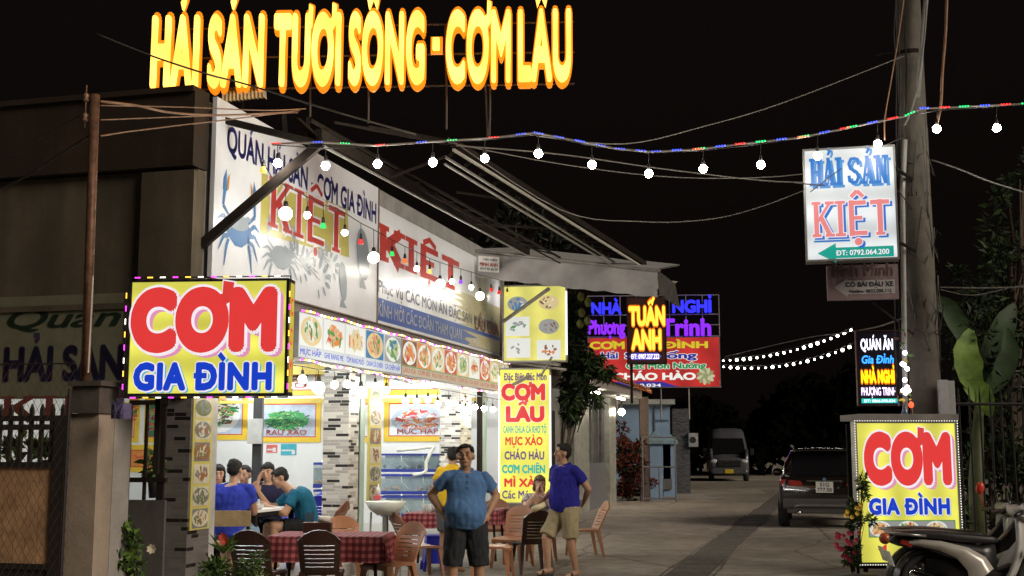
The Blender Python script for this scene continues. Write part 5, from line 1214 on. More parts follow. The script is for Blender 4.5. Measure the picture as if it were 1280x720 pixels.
plant('bougainvillea', 'dark red leafy shrub against the blue house wall', (X(788, 37.6), 37.6, 0), [((-.05, 0, 1.55), (.42, .35, .5)), ((.1, 0, .95), (.5, .35, .45)), ((-.15, 0, .45), (.35, .3, .4))], 3000, .16, 6, [red_l, red_l, gd], .04, 'shrub')
plant('dark_tree', 'tall dark tree at the edge of the lane behind the utility pole wires', (X(1275, 15), 15.2, 0), [((0, 0, 2.9), (.7, .6, .8)), ((.1, 0, 4.0), (.5, .5, .6)), ((-.2, .1, 3.4), (.35, .4, .4)), ((.3, 0, 4.9), (.4, .4, .5))], 2600, .13, 7, [gd, gd, gd, gl], .06)
plant('dark_shrub', 'dense dark shrub behind the barred fence at the lane edge', (X(1235, 14.9), 14.9, 0), [((0, 0, 1.6), (.5, .4, .5)), ((.4, 0, 1.0), (.6, .4, .6)), ((.1, 0, 2.2), (.5, .4, .35)), ((-.3, 0, .9), (.35, .3, .5))], 2400, .12, 8, [gd, gd, gl], .04, 'shrub')
# banana plant
r = empty('banana_plant', (X(1218, 14.6), 14.6, 0)); tag(r, 'banana plant with one broad bright lit leaf beside the utility pole', 'plant')
bm_ = [leafmat('banana_lit', (.13, .22, .035), .35), leafmat('banana_shaded', (.02, .045, .012), .4)]  # lit and shaded leaves, the light painted in as two leaf colours
def banana(pts, wd, k, name='leaf', fold=.3):
    mb = MB(); n = len(pts); pp_ = [P(*p) for p in pts]; out = []
    for i in range(n - 1):
        for q_ in range(4): out.append(pp_[i].lerp(pp_[i + 1], q_ / 4))
    out.append(pp_[-1]); m_ = len(out)
    for i, p in enumerate(out):
        t = (out[min(i + 1, m_ - 1)] - out[max(i - 1, 0)]).normalized(); s = t.cross(V((0, 1, 0))).normalized(); w_ = wd * math.sin(math.pi * min(1, (i + .6) / m_)) ** .75 * (1 + .04 * math.sin(i * 2.3))
        mb.v += [p - s * w_ + V((0, -w_ * fold, 0)), p, p + s * w_ + V((0, -w_ * fold, 0))]
    for i in range(m_ - 1):
        for j in (0, 1): mb.f.append([3 * i + j, 3 * i + j + 1, 3 * i + j + 4, 3 * i + j + 3]); mb.m.append(0)
    return mb.build(name, bm_[k], r, True)
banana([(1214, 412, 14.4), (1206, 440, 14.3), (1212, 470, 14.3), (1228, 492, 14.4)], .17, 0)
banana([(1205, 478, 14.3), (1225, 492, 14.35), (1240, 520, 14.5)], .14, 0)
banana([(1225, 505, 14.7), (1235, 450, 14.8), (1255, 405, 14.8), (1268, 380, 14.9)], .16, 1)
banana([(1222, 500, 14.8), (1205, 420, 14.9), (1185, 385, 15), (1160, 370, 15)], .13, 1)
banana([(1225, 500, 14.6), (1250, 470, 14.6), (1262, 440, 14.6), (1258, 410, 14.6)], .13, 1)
mb = MB(); b = V((X(1218, 14.6), 14.6, 0)); mb.tube([b, b + Z * 1.2, P(1224, 500, 14.6)], [.11, .09, .05], 10); mb.build('stem', pm('banana_stem', (.1, .12, .05), .6, var=.3), r, True)
# barred fence under the trees
ff = Fr((X(1196, 14.3), 14.3, 0), (1, 0, 0), Z); r = empty('bar_fence', ff.pt(.8, 0)); tag(r, 'dark iron bar fence with spear tips under the trees at the lane edge', 'fence'); mb = MB()
z0, z1 = ff.pix(1230, 505)[1], ff.pix(1230, 491)[1]
for i in range(18): u = .05 + i * .125; mb.tube([ff.pt(u, 0), ff.pt(u, z1 - .05), ff.pt(u, z1 + .08)], [.012, .012, .002], 6)
mb.tube([ff.pt(0, z0), ff.pt(2.3, z0)], .02, 6); mb.tube([ff.pt(0, .6), ff.pt(2.3, .6)], .02, 6); mb.build('bars', pm('iron_dark', (.02, .02, .02), .5, metal=.4, var=.3), r)
mb = MB(); mb.fbox(ff, -.1, 2.4, 0, .35, .05, .2); tag(mb.build('kerb_wall', conc), 'low rough wall under the iron bar fence', 'wall')
# left flower bush and bromeliad
cream = pm('petal_cream', (.6, .55, .42), .7, var=.1); pink = pm('petal_magenta', (.32, .02, .06), .7, var=.3); yelp = pm('petal_gold', (.6, .4, .03), .7, var=.2); redp = pm('petal_red', (.5, .07, .03), .7, var=.2)
def flowers(r, pts, m, rad, seed=0):
    rnd = random.Random(seed); mb = MB()
    for c in pts:
        for i in range(7):
            a = i * .9; t = V((math.cos(a), -.5, math.sin(a))).normalized(); s = V((-math.sin(a), 0, math.cos(a)))
            mb.add([c, c + t * rad * .6 + s * rad * .35, c + t * rad, c + t * rad * .6 - s * rad * .35], [(0, 1, 2, 3)])
    mb.build('flowers', m, r)
r = plant('flower_bush', 'thin rose bush with one cream bloom beside the gate pier', (X(170, 9.4), 9.4, 0), [((-.03, 0, .93), (.1, .1, .17)), ((.06, 0, .75), (.15, .12, .14)), ((-.12, 0, .72), (.1, .1, .12))], 320, .07, 9, [gl, gy], .01, 'bush', asp=.6)
flowers(r, [P(190, 686, 9.3)], cream, .045, 1); 
r = plant('leafy_bush', 'bushy green pot plant with an orange bromeliad bloom in front of the corner pillar', (X(288, 10.6), 10.6, 0), [((.0, 0, .62), (.2, .18, .15)), ((.1, 0, .5), (.2, .18, .2)), ((-.08, 0, .45), (.2, .18, .2))], 1500, .055, 10, [gl, gy, gl], .012, 'bush')
mb = MB(); rnd = random.Random(4); c = P(279, 692, 10.5)
for i in range(16):
    a = rnd.uniform(0, 6.28); t = V((math.cos(a) * .7, math.sin(a) * .7, rnd.uniform(.5, 1.2))); l = rnd.uniform(.14, .22); s = t.cross(Z).normalized() * .014; mb.add([c - s, c + s, c + t * l * .6 + s * .8, c + t * l - Z * .03, c + t * l * .6 - s * .8], [(0, 1, 2, 3, 4)])
mb.build('long_leaves', gy, r); flowers(r, [P(279, 672, 10.5), P(281, 676, 10.48)], redp, .05, 2)
mb = MB(); b = V((X(288, 10.6), 10.6, 0)); mb.tube([b, b + Z * .25, b + Z * .27], [.14, .18, .18], 16); mb.build('pot', pm('clay_pot', (.2, .09, .05), .8, var=.2), r, True)
# potted flowers by the standing lightbox
b = V((X(1066, 12.9), 12.9, 0))
r = plant('potted_flowers', 'potted plant with dark red and yellow flowers beside the upright lightbox', b, [((0, 0, .55), (.13, .13, .12)), ((.03, 0, .85), (.13, .12, .2)), ((.08, 0, 1.2), (.07, .08, .2)), ((-.08, 0, .42), (.1, .1, .1))], 900, .06, 12, [gl, gd, gy], .012, 'potted plant')
rnd = random.Random(7); flowers(r, [P(rnd.uniform(1044, 1074), rnd.uniform(664, 702), 12.75) for _ in range(24)], pink, .032, 3); flowers(r, [P(rnd.uniform(1056, 1076), rnd.uniform(628, 652), 12.75) for _ in range(7)], yelp, .03, 4)
mb = MB(); mb.tube([b, b + Z * .05, b + Z * .28, b + Z * .3], [.13, .14, .19, .2], 18); mb.build('pot', pm('grey_pot', (.14, .13, .12), .7, var=.2), r, True)

# ================================================================ VEHICLES
def loft(mb, secs): return mb.rings(secs)
paint = pm('black_car_paint', (.012, .009, .008), .18, var=0, coat=1, spec=.6); glass = pm('car_glass', (.008, .008, .009), .06, var=0, spec=.7); tyre = pm('tyre_rubber', (.02, .02, .02), .85, var=.2); plas = pm('bumper_plastic', (.055, .052, .05), .55, var=.1); chrome = pm('chrome', (.5, .5, .5), .15, metal=1, var=0); alloy = pm('alloy', (.3, .3, .3), .3, metal=.8)
tailr = pm('tail_red', (.33, .02, .015), .15, var=.1, coat=.6); plate_w = pm('plate_white', (.62, .62, .6), .4, var=.05); ink = pm('ink_black', (.015, .015, .015), .6)
sx, sd = X(1029, 24.6), 24.6
car = lroot('parked_car', (sx, sd, 0), R(-14)); tag(car, 'black SUV seen from behind, parked on the lane before the upright lightbox', 'car')
def sec(y, prof): # closed ring, half profile given from bottom to top as (x,z)
    return [V((x, y, z)) for x, z in prof] + [V((-x, y, z)) for x, z in reversed(prof)]
B = lambda y, w, zb, zt, wt: sec(y, [(w * .8, zb), (w * .97, zb + .08), (w, zb + .3), (w, .72), (w * .985, zt - .12), (wt, zt), (wt * .5, zt + .02)])
mb = MB(); loft(mb, [B(.0, .82, .36, .98, .74), B(.05, .88, .34, 1.02, .8), B(.25, .92, .3, 1.05, .86), B(1.2, .93, .28, 1.02, .88), B(2.6, .93, .28, .99, .88), B(3.3, .92, .28, .98, .85), B(4.1, .88, .3, .9, .78), B(4.45, .74, .36, .74, .62)]); body_ = mb.build('body', paint, car, True)
Gs = lambda y, wb, wt, zb, zt: sec(y, [(wb, zb), (wb * .99, zb + .06), ((wb + wt) / 2 + .02, (zb + zt) / 2 + .05), (wt, zt - .05), (wt * .9, zt), (wt * .4, zt + .03)])
mb = MB(); loft(mb, [Gs(.1, .82, .66, 1.0, 1.08), Gs(.28, .85, .66, 1.0, 1.45), Gs(.45, .86, .67, 1.0, 1.57), Gs(1.2, .87, .68, 1.0, 1.6), Gs(2.2, .87, .68, 1.0, 1.58), Gs(2.9, .86, .64, 1.0, 1.42), Gs(3.4, .84, .6, .97, 1.02)]); mb.build('cabin', paint, car, True)
def rearz(z): return .095 + (z - 1.05) * .42 - .02
mb = MB(); q = [(-.68, 1.06), (.68, 1.06), (.58, 1.46), (-.58, 1.46)]; mb.add([V((x, rearz(z) - .012, z)) for x, z in q] + [V((x, rearz(z) + .03, z)) for x, z in q], [(0, 1, 2, 3), (7, 6, 5, 4), (0, 4, 5, 1), (1, 5, 6, 2), (2, 6, 7, 3), (3, 7, 4, 0)]); wn_ = mb.build('rear_window', glass, car)
mb = MB(); mb.box((0, .22, 1.575), (1.16, .3, .045)); mb.build('roof_spoiler', paint, car, bevel=.015)
for s in (-1, 1):
    mb = MB(); p = [(.42, .86), (.86, .84), (.885, .95), (.84, .985), (.46, .95)]
    dy = lambda x: -.035 + max(0, (x - .6)) * .22
    mb.add([V((s * x, dy(x), z)) for x, z in p] + [V((s * x, .08, z)) for x, z in p], [(0, 1, 2, 3, 4)] + [(i, (i + 1) % 5, 5 + (i + 1) % 5, 5 + i) for i in range(5)]); mb.build('tail_light', tailr, car)
    mb = MB(); mb.tube([(s * .63, .5, 1.64), (s * .64, .9, 1.67), (s * .64, 2.0, 1.66), (s * .63, 2.4, 1.61)], .02, 8); mb.build('roof_rail', alloy, car, True)
    mb = MB(); mb.sph((s * 1.0, 2.7, 1.08), (.13, .07, .09), 10, 6); mb.build('mirror', paint, car, True)
    mb = MB(); mb.tube([(s * .52, -.06, .32), (s * .52, .1, .32)], .045, 12); mb.build('exhaust', chrome, car, True)
    mb = MB(); p = [(.5, .98), (2.9, 1.0), (2.35, 1.46), (.62, 1.5)]; mb.add([V((s * (.862 - (z - 1) * .32), y, z)) for y, z in p] + [V((s * (.83 - (z - 1) * .32), y, z)) for y, z in p], [(0, 1, 2, 3), (7, 6, 5, 4)] + [(i, (i + 1) % 4, 4 + (i + 1) % 4, 4 + i) for i in range(4)]); mb.build('side_window', glass, car)
    for y in (.75, 3.45):
        mb = MB(); mb.tube([(s * .72, y, .34), (s * .735, y, .34), (s * .93, y, .34), (s * .945, y, .34)], [.28, .34, .34, .28], 24); w_ = mb.build('wheel', tyre, car, True)
        mb = MB(); mb.tube([(s * .92, y, .34), (s * .955, y, .34)], .22, 18); mb.build('rim', alloy, w_)
mb = MB(); mb.box((0, .02, .5), (1.66, .12, .2)); mb.box((0, .04, .36), (1.5, .14, .12)); mb.build('bumper', plas, car, bevel=.03)
mb = MB(); mb.tube([(-.62, -.05, .44), (-.5, -.06, .47), (.5, -.06, .47), (.62, -.05, .44)], .028, 8); mb.build('skid_bar', alloy, car, True)
mb = MB(); mb.box((0, -.01, .83), (.34, .03, .22)); pl = mb.build('number_plate', plate_w, car)
PFr = Fr((-.17, -.027, .72), (1, 0, 0), Z); mb = MB(); text(mb, PFr, '51G', .08, .26, .125, .2, .0, bold=.02); text(mb, PFr, '777.50', .03, .31, .025, .1, 0, bold=.02); mb.build('plate_lettering', ink, pl)
mb = MB(); mb.tube([(0, -.02, .985), (0, -.035, .985)], .045, 16); mb.k = 1; mb.tube([(0, -.034, .985), (0, -.039, .985)], .03, 16); mb.build('badge', [chrome, pm('badge_blue', (.1, .2, .4), .3)], car)
mb = MB(); mb.tube([(0, .08, 1.07), (.3, .1, 1.12)], .009, 5); mb.build('wiper', black, car)
mb = MB(); mb.box((0, -.005, .955), (.7, .03, .03)); mb.build('tailgate_trim', chrome, car)

vx, vd = X(911, 60), 60
van = lroot('parked_van', (vx, vd, 0), R(-8)); tag(van, 'silver high roofed passenger van facing out of the dark lane', 'van')
vp = pm('van_silver', (.12, .125, .145), .3, metal=.4, var=.05)
Vs = lambda y, w, zb, zt, wt: sec(y, [(w * .85, zb), (w, zb + .15), (w, 1.0), (w * .97, 1.6), (wt, zt - .15), (wt * .85, zt), (wt * .4, zt + .04)])
mb = MB(); loft(mb, [Vs(0, .84, .42, 1.02, .78), Vs(.12, .96, .38, 1.12, .85), Vs(.75, 1.0, .34, 1.3, .86), Vs(1.3, 1.0, .34, 2.35, .8), Vs(1.8, 1.0, .34, 2.6, .82), Vs(5.6, 1.0, .34, 2.6, .82)]); mb.build('body', vp, van, True)
mb = MB(); q = [(-.86, .72, 1.3), (.86, .72, 1.3), (.74, 1.2, 2.1), (-.74, 1.2, 2.1)]; mb.add([V(p) + V((0, -.05, .03)) for p in q] + [V(p) + V((0, .06, 0)) for p in q], [(0, 1, 2, 3)] + [(i, (i + 1) % 4, 4 + (i + 1) % 4, 4 + i) for i in range(4)]); mb.build('windscreen', glass, van)
mb = MB(); mb.box((0, -.01, .88), (1.15, .06, .3)); gr = mb.build('grille', black, van, bevel=.02)
mb = MB(); mb.tube([(-.15, -.05, .93), (0, -.05, .98), (.15, -.05, .93), (0, -.05, .88), (-.15, -.05, .93)], .015, 6); mb.build('badge', chrome, gr)
hl = pm('headlamp_glass', (.5, .52, .55), .1, var=0, coat=1)
for s in (-1, 1):
    mb = MB(); mb.sph((s * .74, .06, .98), (.2, .1, .12), 12, 8); mb.build('headlight', hl, van, True)
    mb = MB(); mb.sph((s * .72, .03, .5), (.17, .06, .08), 10, 6); mb.build('fog_light', hl, van, True)
    mb = MB(); mb.box((s * 1.16, .9, 1.45), (.18, .12, .34)); mb.build('mirror', black, van, bevel=.03)
    mb = MB(); mb.tube([(s * .72, 1.0, .36), (s * .74, 1.0, .36), (s * .98, 1.0, .36), (s * .99, 1.0, .36)], [.3, .36, .36, .3], 20); mb.build('wheel', tyre, van, True)
mb = MB(); mb.box((0, .02, .52), (1.66, .16, .28)); mb.build('bumper', vp, van, bevel=.04)
mb = MB(); mb.box((0, -.075, .5), (.42, .02, .2)); mb.build('number_plate', pm('plate_yellow', (.6, .45, .03), .4, var=.05), van)

# ---------------------------------------------------------------- motorbikes
def bike(label, loc, rz, cover, shell, long):
    r = lroot('motorbike', loc, rz); tag(r, label, 'motorbike')
    bp = pm('bike_black', (.015, .014, .014), .35, var=.1); st = pm('bike_seat', (.016, .015, .016), .5, var=.2, bump=.1)
    def wheel(x):
        mb = MB(); ring = []
        for i in range(29): a = i / 28 * 2 * math.pi; ring.append((x + .245 * math.cos(a), 0, .29 + .245 * math.sin(a)))
        mb.tube(ring, .045, 8, False); w_ = mb.build('wheel', tyre, r, True)
        mb = MB(); mb.tube([(x, -.05, .29), (x, .05, .29)], .05, 10)
        for i in range(5): a = i * 1.2566; mb.tube([(x, 0, .29), (x + .2 * math.cos(a), 0, .29 + .2 * math.sin(a))], .016, 6)
        mb.tube([(x + .2 * math.cos(a), 0, .29 + .2 * math.sin(a)) for a in [i * .2244 for i in range(29)]], .016, 6); mb.build('rim', alloy, w_)
    wheel(.33); wheel(1.58)
    for s in (-1, 1):      # tail panel: a swept curved sheet along each side
        top = [(.04, .70), (.22, .715), (.45, .70), (.7, .64), (.86, .55), (.93, .44)]; bot = [(.10, .655), (.24, .645), (.42, .61), (.58, .54), (.68, .42), (.70, .28)]
        mb = MB(); n = len(top)
        for i in range(n):
            w = .05 + .1 * min(1, i / 2.5)
            for t in (0, .33, .66, 1):
                x = top[i][0] + (bot[i][0] - top[i][0]) * t; z = top[i][1] + (bot[i][1] - top[i][1]) * t; mb.v.append(V((x, s * (w + .035 * math.sin(math.pi * t)), z)))
        for i in range(n): mb.v.append(V((top[i][0], 0, top[i][1] - .02)))
        for i in range(n - 1):
            for j in range(3): mb.f.append([i * 4 + j, i * 4 + j + 1, i * 4 + j + 5, i * 4 + j + 4]); mb.m.append(0)
            mb.f.append([i * 4, i * 4 + 4, 4 * n + i + 1, 4 * n + i]); mb.m.append(0)
        mb.build('side_panel', cover, r, True)
        mb = MB(); mb.box((.12, s * .085, .675), (.12, .03, .05), Matrix.Rotation(R(20), 3, 'Y')); mb.build('tail_light', tailr, r, bevel=.01)
        mb = MB(); mb.tube([(1.24, s * .15, .985), (1.2, s * .22, .985), (1.1, s * .34, .96)], .02, 8); mb.build('handle_grip', bp, r, True)
        mb = MB(); mb.tube([(1.26, s * .2, .97), (1.22, s * .3, .965), (1.14, s * .37, .95)], .007, 6); mb.build('brake_lever', alloy, r, True)
        mb = MB(); mb.sph((1.3, s * .21, .62), (.04, .05, .04), 10, 7); mb.build('indicator', hl, r, True)
        mb = MB(); mb.tube([(1.24, s * .2, 1.0), (1.22, s * .25, 1.16)], .007, 6); mb.sph((1.21, s * .25, 1.2), (.02, .06, .045), 10, 6); mb.build('mirror', bp, r, True)
    pw_ = lambda v, e: math.copysign(abs(v) ** e, v)
    ring = lambda x, w, z, h, e=.55, dz=0: [V((x + dz * math.sin(a), w * pw_(math.cos(a), e), z + h * pw_(math.sin(a), e))) for a in [i * math.pi / 10 for i in range(20)]]
    mb = MB(); mb.rings([ring(.0, .07, .765, .015), ring(.05, .11, .765, .03), ring(.25, .125, .765, .04), ring(.45, .13, .755, .045), ring(.6, .135, .735, .05), ring(.78, .12, .72, .05), ring(.95, .09, .71, .04), ring(1.02, .06, .7, .02)]); mb.build('seat', st, r, True)
    mb = MB(); mb.tube([(.3, .145, .75), (.08, .14, .765), (-.04, .08, .775), (-.04, -.08, .775), (.08, -.14, .765), (.3, -.145, .75)], .014, 8); mb.build('grab_rail', alloy, r, True)
    mb = MB(); mb.rings([ring(-.02, .05, .70, .03), ring(.06, .085, .69, .05), ring(.3, .1, .665, .06), ring(.6, .12, .6, .1), ring(.85, .12, .5, .16), ring(.98, .1, .5, .18)]); mb.build('under_tail', bp, r, True)
    mb = MB(); mb.rings([ring(.3, .09, .45, .1), ring(.7, .11, .38, .12), ring(1.0, .12, .33, .09), ring(1.14, .12, .38, .1)]); mb.tube([(.75, -.11, .3), (.33, -.1, .29)], .04, 8); mb.build('engine', bp, r, True)
    mb = MB(); us_ = [-1, -.6, -.2, .2, .6, 1]; vs_ = [0, .2, .4, .6, .8, 1]      # leg shield: a thin swept sheet
    for v_ in vs_:
        for u_ in us_:
            w = .2 - .1 * abs(v_ - .45) - .05 * v_; mb.v.append(V((1.10 + .16 * v_ - .09 * u_ * u_ + .05 * math.sin(math.pi * v_), w * u_, .30 + .62 * v_)))
    for a in range(5):
        for c in range(5): mb.f.append([a * 6 + c, a * 6 + c + 1, a * 6 + c + 7, a * 6 + c + 6]); mb.m.append(0)
    mb.v += [p + V((.05, 0, .0)) for p in mb.v[:36]]
    for a in range(5):
        for c in range(5): mb.f.append([36 + a * 6 + c, 36 + a * 6 + c + 6, 36 + a * 6 + c + 7, 36 + a * 6 + c + 1]); mb.m.append(0)
        mb.f.append([a * 6, a * 6 + 6, 42 + a * 6, 36 + a * 6]); mb.m.append(0); mb.f.append([a * 6 + 5, 41 + a * 6, 47 + a * 6, a * 6 + 11]); mb.m.append(0)
    mb.build('leg_shield', shell, r, True)
    mb = MB(); mb.rings([ring(1.0, .05, .62, .06), ring(1.12, .06, .7, .09), ring(1.24, .06, .84, .1)]); mb.build('steering_column', bp, r, True)
    mb = MB(); mb.rings([ring(1.16, .1, 1.0, .02, .8), ring(1.19, .19, .995, .055, .8), ring(1.26, .2, .985, .085, .8), ring(1.33, .14, .965, .09, .8), ring(1.39, .06, .95, .06, .8)]); mb.build('handlebar_shell', shell, r, True)
    mb = MB(); mb.rings([ring(1.19, .1, 1.035, .01, .8), ring(1.23, .13, 1.06, .02, .8), ring(1.27, .08, 1.07, .01, .8)]); mb.build('gauge_cover', glass, r, True)
    mb = MB(); mb.sph((1.375, 0, .965), (.04, .09, .06), 12, 7); mb.build('headlight', hl, r, True)
    mb = MB(); mb.tube([(1.28, .0, .8), (1.45, .0, .55)], .05, 8)
    for s in (-1, 1): mb.tube([(1.4, s * .07, .6), (1.58, s * .07, .29)], .022, 8)
    mb.build('front_fork', alloy, r, True)
    def fender(x, a0, a1, rr, w, m):
        mb = MB(); n = 12
        for i in range(n + 1):
            a = R(a0 + (a1 - a0) * i / n)
            for j in range(5): t = -1 + j / 2; mb.v.append(V((x + (rr - .04 * t * t) * math.cos(a), w * t, .29 + (rr - .04 * t * t) * math.sin(a))))
        for i in range(n):
            for j in range(4): mb.f.append([i * 5 + j, i * 5 + j + 1, i * 5 + j + 6, i * 5 + j + 5]); mb.m.append(0)
        mb.build('mudguard', m, r, True)
    fender(.33, 60, 190, .34, .09, bp); fender(1.58, 20, 150, .33, .085, shell)
    mb = MB(); mb.box((-.03, 0, .52), (.012, .2, .15), Matrix.Rotation(R(-18), 3, 'Y')); mb.build('number_plate', plate_w, r)
    mb = MB(); mb.tube([(.75, -.13, .25), (.5, -.15, .27), (.45, -.15, .3), (.12, -.16, .4)], [.02, .03, .045, .05], 12); mb.build('exhaust', chrome, r, True)
    return r
b1 = bike('dark motorbike with pale silver tail panel, nearest in front of the upright lightbox', (X(1110, 12.2), 12.2, 0), R(-4), pm('bike_silver', (.52, .49, .45), .3, metal=.2, var=.05), pm('bike_grey', (.5, .5, .49), .3, var=.05), 1)
b2 = bike('motorbike with green and white front shell and red mirror, parked behind the dark one', (X(1102, 12.75), 12.75, 0), R(-4), pm('bike_green', (.06, .09, .06), .3, var=.05), pm('bike_palegreen', (.34, .38, .32), .3, var=.08), 1)
q = b2.matrix_basis.inverted() @ P(1225, 610, 12.6); mb = MB(); mb.sph(q, (.045, .03, .065), 12, 8, Matrix.Rotation(R(12), 3, 'Y')); mb.tube([q - V((0, 0, .05)), q - V((-.03, 0, .2))], .008, 6); mb.build('red_mirror', pm('mirror_red', (.6, .05, .03), .3, var=.05), b2, True)
mb = MB(); q2 = b2.matrix_basis.inverted() @ P(1106, 673, 12.55); mb.sph(q2, (.06, .06, .06), 10, 8); mb.build('tail_lamp', pm('tail_orange', (.45, .09, .03), .2, var=.1, coat=.5), b2, True)
# ================================================================ FURNITURE
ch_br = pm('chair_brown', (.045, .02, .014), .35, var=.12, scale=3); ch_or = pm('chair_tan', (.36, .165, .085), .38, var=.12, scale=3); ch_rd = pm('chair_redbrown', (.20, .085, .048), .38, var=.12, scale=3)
def shell(mb, us, vs, fn, nrm, mask, th):
    nu, nv = len(us), len(vs); ids = {}
    def vid(i, j, k):
        if (i, j, k) not in ids: ids[(i, j, k)] = len(mb.v); p = fn(us[i], vs[j]); mb.v.append(p + nrm(us[i], vs[j]) * (th if k else 0))
        return ids[(i, j, k)]
    on = lambda i, j: 0 <= i < nu - 1 and 0 <= j < nv - 1 and mask(i, j)
    def q(*f): mb.f.append(list(f)); mb.m.append(mb.k)
    for i in range(nu - 1):
        for j in range(nv - 1):
            if not on(i, j): continue
            q(vid(i, j, 0), vid(i, j + 1, 0), vid(i + 1, j + 1, 0), vid(i + 1, j, 0)); q(vid(i, j, 1), vid(i + 1, j, 1), vid(i + 1, j + 1, 1), vid(i, j + 1, 1))
            if not on(i - 1, j): q(vid(i, j, 0), vid(i, j, 1), vid(i, j + 1, 1), vid(i, j + 1, 0))
            if not on(i + 1, j): q(vid(i + 1, j, 0), vid(i + 1, j + 1, 0), vid(i + 1, j + 1, 1), vid(i + 1, j, 1))
            if not on(i, j - 1): q(vid(i, j, 0), vid(i + 1, j, 0), vid(i + 1, j, 1), vid(i, j, 1))
            if not on(i, j + 1): q(vid(i, j + 1, 0), vid(i, j + 1, 1), vid(i + 1, j + 1, 1), vid(i + 1, j + 1, 0))
def chair(name, m):
    r = lroot(name, (0, 0, 0)); W = .21
    us = [-1, -.72, -.36, 0, .36, .72, 1]; vs = [0, .10, .17, .20, .29, .32, .41, .44, .53, .56, .65, .68, .77, .80, .9, 1]
    H0, H1 = .40, .81
    def fn(u, v):
        arch = .075 * (1 - u * u) * max(0, (v - .8) / .2) - .03 * abs(u) ** 3 * max(0, (v - .8) / .2)
        w = W * (.9 + .1 * v); return V((u * w, .17 + .16 * v + .035 * (u * u - 1) * -1, H0 + (H1 - .06 - H0) * v + arch))
    slot = lambda i, j: not (1 <= i <= 4 and j in (2, 4, 6, 8, 10, 12))
    mb = MB(); shell(mb, us, vs, fn, lambda u, v: V((0, .022, -.006)), slot, 1); mb.build('backrest', m, r)
    us2 = [-1, -.6, -.2, .2, .6, 1]; vs2 = [0, .2, .5, .8, 1]
    mb = MB(); shell(mb, us2, vs2, lambda u, v: V((u * W * (1.02 - .06 * v), -.22 + .42 * v, .405 - .02 * (1 - u * u) * math.sin(math.pi * v) - (.025 if v == 0 else 0))), lambda u, v: V((0, 0, -.028)), lambda i, j: True, 1)
    mb.fbox(Fr((-W + .015, -.2, .34), (1, 0, 0), Z), 0, 2 * W - .03, 0, .045, -.012, .012)
    mb.build('seat', m, r)
    for sx in (-1, 1):
        for sy, y0, y1 in ((-1, -.18, -.225), (1, .17, .25)):
            mb = MB(); a, b = V((sx * .175, y0, .39)), V((sx * .215, y1, 0)); mb.rings([[p + V((c * w, d * w, 0)) for c, d in ((-1, -1), (1, -1), (1, 1), (-1, 1))] for p, w in ((a, .028), (a.lerp(b, .5), .022), (b, .016))]); mb.build('leg', m, r)
    return r
protos = {}
def seat_at(kind, px, d, rz, label, z=0):
    m = {'br': ch_br, 'or': ch_or, 'rd': ch_rd}[kind]; loc = (X(px, d), d, z)
    if kind not in protos:
        protos[kind] = chair('plastic_chair', m); r = protos[kind]; r.location = loc; r.rotation_euler = (0, 0, R(rz)); tag(r, label, 'chair', 'slatted plastic chairs in the yard')
    else: r = dup(protos[kind], loc, R(rz), label)
    return r
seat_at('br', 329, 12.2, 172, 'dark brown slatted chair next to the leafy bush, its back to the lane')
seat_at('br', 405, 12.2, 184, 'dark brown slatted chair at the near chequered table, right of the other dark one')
seat_at('or', 430, 14.0, 10, 'tan slatted chair on the far side of the near chequered table')
seat_at('or', 488, 13.0, -42, 'tan slatted chair at the end of the near chequered table, turned sideways')
seat_at('rd', 527, 15.4, 118, 'reddish slatted chair facing the small chequered table that holds glasses')
seat_at('rd', 398, 15.0, -100, 'reddish slatted chair under the man in teal inside the restaurant', .15)
seat_at('rd', 622, 18.9, 4, 'reddish slatted chair behind the far chequered table under the tall menu')
seat_at('or', 640, 16.7, -22, 'tan slatted chair beside the far chequered table, its front to the lane')
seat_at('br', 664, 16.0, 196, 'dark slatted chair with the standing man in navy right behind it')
protos['br'].children and setmat(col.objects[-1], None) if False else None
seat_at('rd', 676, 17.9, 0, 'reddish slatted chair under the seated woman in grey')
seat_at('or', 729, 18.4, -78, 'tan slatted chair standing apart to the right of the man in navy')
seat_at('or', 617, 15.3, 82, 'tan slatted chair half hidden behind the man in the blue polo shirt')

def cloth_mat():
    m = pm('gingham_cloth', (.3, .03, .03), .8, var=0, bump=.15, bscale=90); nt = m.node_tree; b = nt.nodes['Principled BSDF']
    uv = node(nt, 'ShaderNodeUVMap'); uv.uv_map = 'UVMap'; sp = node(nt, 'ShaderNodeSeparateXYZ'); nt.links.new(uv.outputs[0], sp.inputs[0]); o = []
    for k in (0, 1):
        a = node(nt, 'ShaderNodeMath', operation='MULTIPLY'); a.inputs[1].default_value = 14; f = node(nt, 'ShaderNodeMath', operation='FRACT'); g_ = node(nt, 'ShaderNodeMath', operation='GREATER_THAN'); g_.inputs[1].default_value = .5
        nt.links.new(sp.outputs[k], a.inputs[0]); nt.links.new(a.outputs[0], f.inputs[0]); nt.links.new(f.outputs[0], g_.inputs[0]); o.append(g_)
    s = node(nt, 'ShaderNodeMath', operation='ADD'); nt.links.new(o[0].outputs[0], s.inputs[0]); nt.links.new(o[1].outputs[0], s.inputs[1])
    h = node(nt, 'ShaderNodeMath', operation='MULTIPLY'); h.inputs[1].default_value = .5; nt.links.new(s.outputs[0], h.inputs[0])
    r = node(nt, 'ShaderNodeValToRGB'); r.color_ramp.interpolation = 'CONSTANT'; e = r.color_ramp.elements; e[0].color = (.06, .009, .012, 1); e[0].position = 0; e[1].position = .3; e[1].color = (.2, .02, .027, 1); x = e.new(.8); x.color = (.34, .11, .115, 1)
    nt.links.new(h.outputs[0], r.inputs[0]); nt.links.new(r.outputs[0], b.inputs['Base Color']); return m
gm = cloth_mat()
